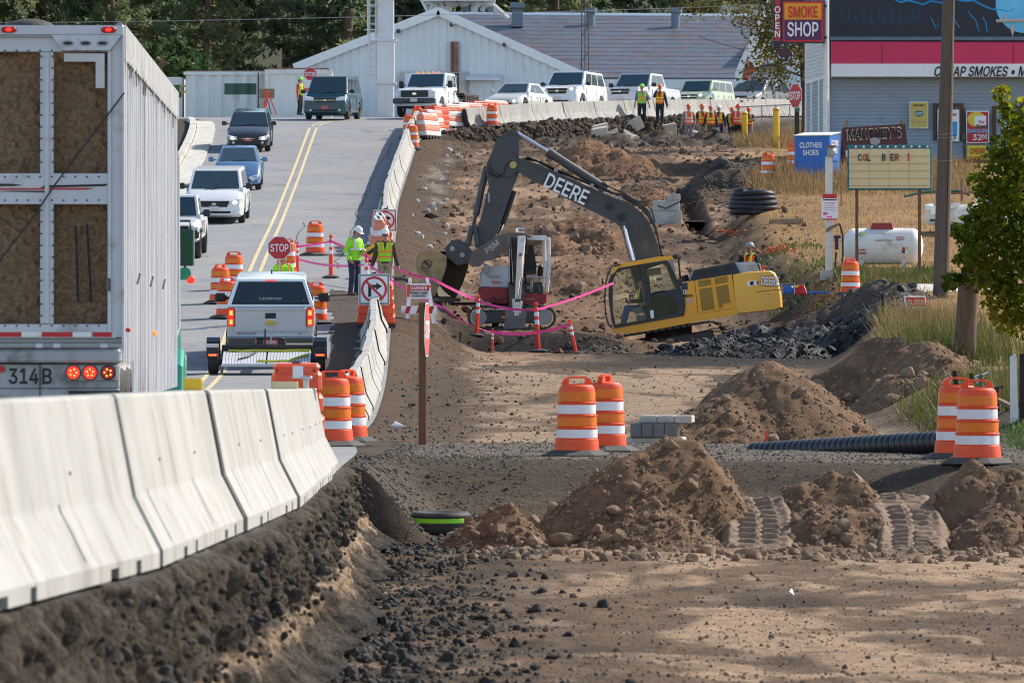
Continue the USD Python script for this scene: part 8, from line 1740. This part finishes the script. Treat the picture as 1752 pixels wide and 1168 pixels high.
# maple at the right edge, close to the camera
def lobed(s, r2): 
    a = np.linspace(0, 2 * PI, 11)[:-1] + PI / 2; rr = np.array([1, .48, .85, .45, .62, .35, .62, .45, .85, .48]) * s; return np.stack([rr * np.cos(a), rr * np.sin(a), .12 * s * np.cos(2 * a)], -1)
def maple():
    r2 = np.random.default_rng(31); d = 104.; x = P(1727, 0, d)[0]; z0 = float(ground(x, d)); t = thing('maple_tree', 'leafy green maple with yellowing tips at the right edge of the picture', 'tree', (x, d, z0))
    obj('trunk', tube([(-.60, 2.6, -.3), (-.6, 2.6, .6), (-.56, 2.4, 1.6), (-.35, 1.8, 2.6), (.2, .8, 3.6), (.3, .4, 5.0)], [.24, .21, .19, .16, .11, .05], 10), 'bark_red', t, smooth=60)
    cl = []; k = lambda px, py: np.array([(px - 1727) / F0 * d, 0, (560 - py) / F0 * d - z0])
    for px, py, r in ((1712, 155, .14), (1716, 175, .17), (1725, 195, .22), (1735, 215, .28), (1742, 250, .38), (1712, 262, .28), (1697, 285, .26), (1748, 300, .55), (1680, 310, .22), (1712, 325, .42), (1695, 352, .34), (1672, 372, .26), (1735, 372, .55), (1655, 395, .22), (1690, 405, .42), (1638, 400, .15), (1720, 430, .55), (1665, 440, .30), (1648, 445, .2), (1755, 450, .6), (1700, 475, .42), (1650, 478, .18), (1632, 482, .16), (1618, 485, .13), (1735, 500, .5), (1705, 520, .32), (1718, 548, .26), (1745, 540, .42), (1765, 350, .7), (1790, 420, .9), (1790, 250, .7), (1800, 510, .8), (1770, 200, .4), (1685, 330, .2), (1660, 415, .2)):
        cl.append((k(px, py) + [0, r2.normal(0, .35), 0], r))
    for c, r in cl[::2]: obj('branch', tube([np.array([.0, 1.2, 3.0]) if c[2] > 2.6 else np.array([-.4, 2.2, 1.7]), (c + [.1, 1.0, 2.6]) * .5 if c[2] > 2.6 else c * .5 + [0, .8, .9], c], [.05, .03, .008], 5), 'bark', t)
    V = []; F = []; n = 0; front = []
    for c, r in cl:
        m = int(780 * r ** 2.0) + 16
        for j in range(m):
            o = unit(r2.normal(0, 1, 3)) * r * (r2.random() ** .5) * [1.15, 1.6, 1.1]; s = r2.uniform(.055, .105); q = trimesh.transformations.random_rotation_matrix(r2.random(3))[:3, :3]
            tilt = trimesh.transformations.rotation_matrix(r2.normal(0, .8), [1, 0, 0])[:3, :3] @ trimesh.transformations.rotation_matrix(r2.normal(0, .7), [0, 1, 0])[:3, :3] @ trimesh.transformations.rotation_matrix(r2.random() * 6.3, [0, 0, 1])[:3, :3]
            v = lobed(s, r2) @ tilt.T + c + o; f = [[0, a, a + 1] for a in range(1, 9)]
            if o[1] < -.2 * r and c[0] < .4 and len(front) < 300 and r2.random() < .2: front.append((v, f)); continue
            V.append(v); F.append(np.array(f) + n); n += len(v)
    obj('crown', trimesh.Trimesh(np.vstack(V), np.vstack(F), process=False), 'maple_leaf', t, kind='stuff')
    for v, f in front: obj('leaf', (v, np.array(f)), 'maple_leaf', t)
maple()
# grasses
def grass(name, label, n, fx, fy, hgt, w, m, seed, lean=.25, dz=0.):
    r2 = np.random.default_rng(seed); y = fy(n, r2); x = fx(y, r2); P0 = np.stack([x, y, ground(x, y) - .02 + dz], -1); D = unit(r2.normal(0, lean, (len(x), 3)) + [0, 0, 1.])
    obj(name, blades(P0, D, hgt(len(x), r2), w, r2), m, kind='stuff', label=label, cat='grass')
G_ = lambda a, b: (lambda n, r2: r2.uniform(a, b, n))
clump = lambda cx, s, k=9: (lambda y, r2: r2.choice(np.asarray(cx), len(y)) + r2.normal(0, s, len(y)))
XRr = lambda lo, hi: (lambda y, r2: XR(y) + r2.uniform(lo, hi, len(y)))
grass('tall_grass', 'tall green and straw coloured grass on the bank at the right', 8000, lambda y, r2: XR(y) + .55 + np.abs(r2.normal(0, 1.0, len(y))), G_(106, 126), lambda n, r2: r2.uniform(.3, .85, n), .017, 'grass_mixed', 1)
grass('tall_grass', 'dry seed heads standing above the green grass on the right bank', 1300, lambda y, r2: XR(y) + .5 + np.abs(r2.normal(0, .9, len(y))), G_(110, 126), lambda n, r2: r2.uniform(.6, 1.15, n), .014, 'grass_dry', 2, .3)
grass('green_grass', 'fresh green grass at the foot of the tall clump', 2600, lambda y, r2: XR(y) + .15 + np.abs(r2.normal(0, .35, len(y))), G_(102, 122), lambda n, r2: r2.uniform(.12, .5, n), .016, 'weed_leaf', 3, .4)
grass('dry_grass', 'short straw stubble of the dry lot', 15000, XRr(.7, 9), G_(136, 226), lambda n, r2: r2.uniform(.05, .2, n), .016, 'grass_dry', 4, .45)
grass('dry_grass', 'tall dry grass round the blue bin and the shop board', 6000, lambda y, r2: r2.uniform(8.6, 17, len(y)), G_(197, 216), lambda n, r2: r2.uniform(.2, .8, n), .022, 'grass_dry', 5, .3)
grass('dry_grass', 'dry grass along the fence and bollards', 2600, lambda y, r2: r2.uniform(9.6, 13.5, len(y)), G_(244, 262), lambda n, r2: r2.uniform(.3, .8, n), .025, 'grass_dry', 6, .3)
grass('weeds', 'brown and green weeds under the propane tank', 3400, lambda y, r2: r2.uniform(9.2, 12.6, len(y)), G_(158, 165), lambda n, r2: r2.uniform(.1, .4, n), .018, 'grass_mixed', 7, .4)
grass('weeds', 'bright green weed tufts on the dirt left of the dispenser post', 900, lambda y, r2: r2.choice([7.8, 8.5, 9.1], len(y)) + r2.normal(0, .2, len(y)), lambda n, r2: r2.choice([163., 168., 158., 175.], n) + r2.normal(0, 1.1, n), lambda n, r2: r2.uniform(.1, .3, n), .03, 'weed_leaf', 8, .8)
grass('green_grass', 'low green grass behind the right hand drums', 3000, lambda y, r2: r2.uniform(6.9, 9, len(y)), G_(76, 84), lambda n, r2: r2.uniform(.05, .18, n), .012, 'weed_leaf', 9, .7)
grass('weeds', 'dry weeds among the broken timber at the right', 1800, lambda y, r2: r2.uniform(6.4, 8.6, len(y)), G_(86, 95), lambda n, r2: r2.uniform(.25, .8, n), .012, 'grass_mixed', 10, .5)
# broken timber pile and white gate post at the right
def timber():
    r2 = np.random.default_rng(3); d = 86.; t = thing('timber_pile', 'pile of broken dark timber with a grey stake at the right below the grass', 'timber pile', G(1682, d)); k = d / F0
    for j, (px, py0, py1, w, m) in enumerate(((1648, 700, 605, .07, 'wood_dark'), (1665, 700, 610, .06, 'wood_dark'), (1678, 690, 612, .055, 'wood_grey'), (1685, 690, 627, .03, 'wood_orange'), (1699, 685, 634, .028, 'wood_orange'), (1656, 690, 635, .09, 'wood_dark'), (1705, 690, 650, .10, 'wood_dark'))):
        z0 = -.1; z1 = (690 - py1) * k; obj('post', mv(bx(-w / 2, -.05, z0, w / 2, .05, z1, .008), (px - 1682) * k, r2.normal(0, .15), 0, ry=r2.normal(0, .06)), m, t)
    for j in range(12): obj('board', mv(bx(-.35, -.05, -.03, .35, .05, .03, .006), r2.normal(.05, .2), r2.normal(.2, .2), r2.uniform(.05, .42), rz=r2.normal(0, .7), ry=r2.normal(0, .5)), 'wood_dark' if j % 3 else 'wood', t)
    obj('bent_strip', tube([((1672 - 1682) * k, -.1, .55), ((1668 - 1682) * k, -.1, .66), ((1680 - 1682) * k, -.1, .68), ((1690 - 1682) * k, -.1, .72)], .014, 5), 'white_dirty', t)
    for j in range(10): s = r2.uniform(.05, .14); obj('stone', mv(rot_rand(ROCK[j % 8], r2), r2.uniform(-.4, .7), r2.uniform(-.5, -.1), s * .3, s=s), 'rock_dark', t)
    p = thing('gate_post', 'peeling white wooden post with dark boards at the right edge', 'post', G(1736, 84)); k = 84 / F0
    obj('white_post', hull([(x, y, z) for x, z in ((-.06, -.2), (.06, -.2), (-.065, .95), (.02, 1.0)) for y in (-.05, .05)]), 'white_dirty', p)
    for j in range(5): obj('dark_board', bx(.07 + j * .13, -.03 + .01 * (j % 2), -.2, .185 + j * .13, .03, 1.0 + .03 * (j % 3)), 'wood_dark' if j % 2 == 0 else 'wood_grey', p)
timber()
def walk():
    t = thing('pavement', 'pale concrete pavement strip at the foot of the dry lot', None); stage.GetPrimAtPath(t).SetCustomDataByKey('kind', 'structure')
    for k in range(9):
        x = 10.0 + k * 1.22; z = float(LOT(157.)) + .06
        obj('pavement_slab', hull([(x + a, y, z + b + .10 * (y - 157)) for a in (0, 1.2) for y in (154.6, 157.4) for b in (0, -.4)]), 'kerb', t)
walk()
t = thing('pipe_gate', 'fallen green pipe gate lying in the dry grass behind the utility pole', 'gate', G(1600, 194)); k = 194 / F0
obj('rail', tube([((1546 - 1600) * k, -.3, .15), ((1580 - 1600) * k, 0, .30), ((1640 - 1600) * k, .2, .35), ((1660 - 1600) * k, .3, .22)], .05, 7), 'dark_green', t); obj('red_upright', cyl(((1646 - 1600) * k, .1, 0), ((1646 - 1600) * k, .1, .75), .05, 7), 'rust', t); obj('cross_rail', tube([((1625 - 1600) * k, .1, .25), ((1668 - 1600) * k, .1, .30)], .04, 6), 'rust', t)
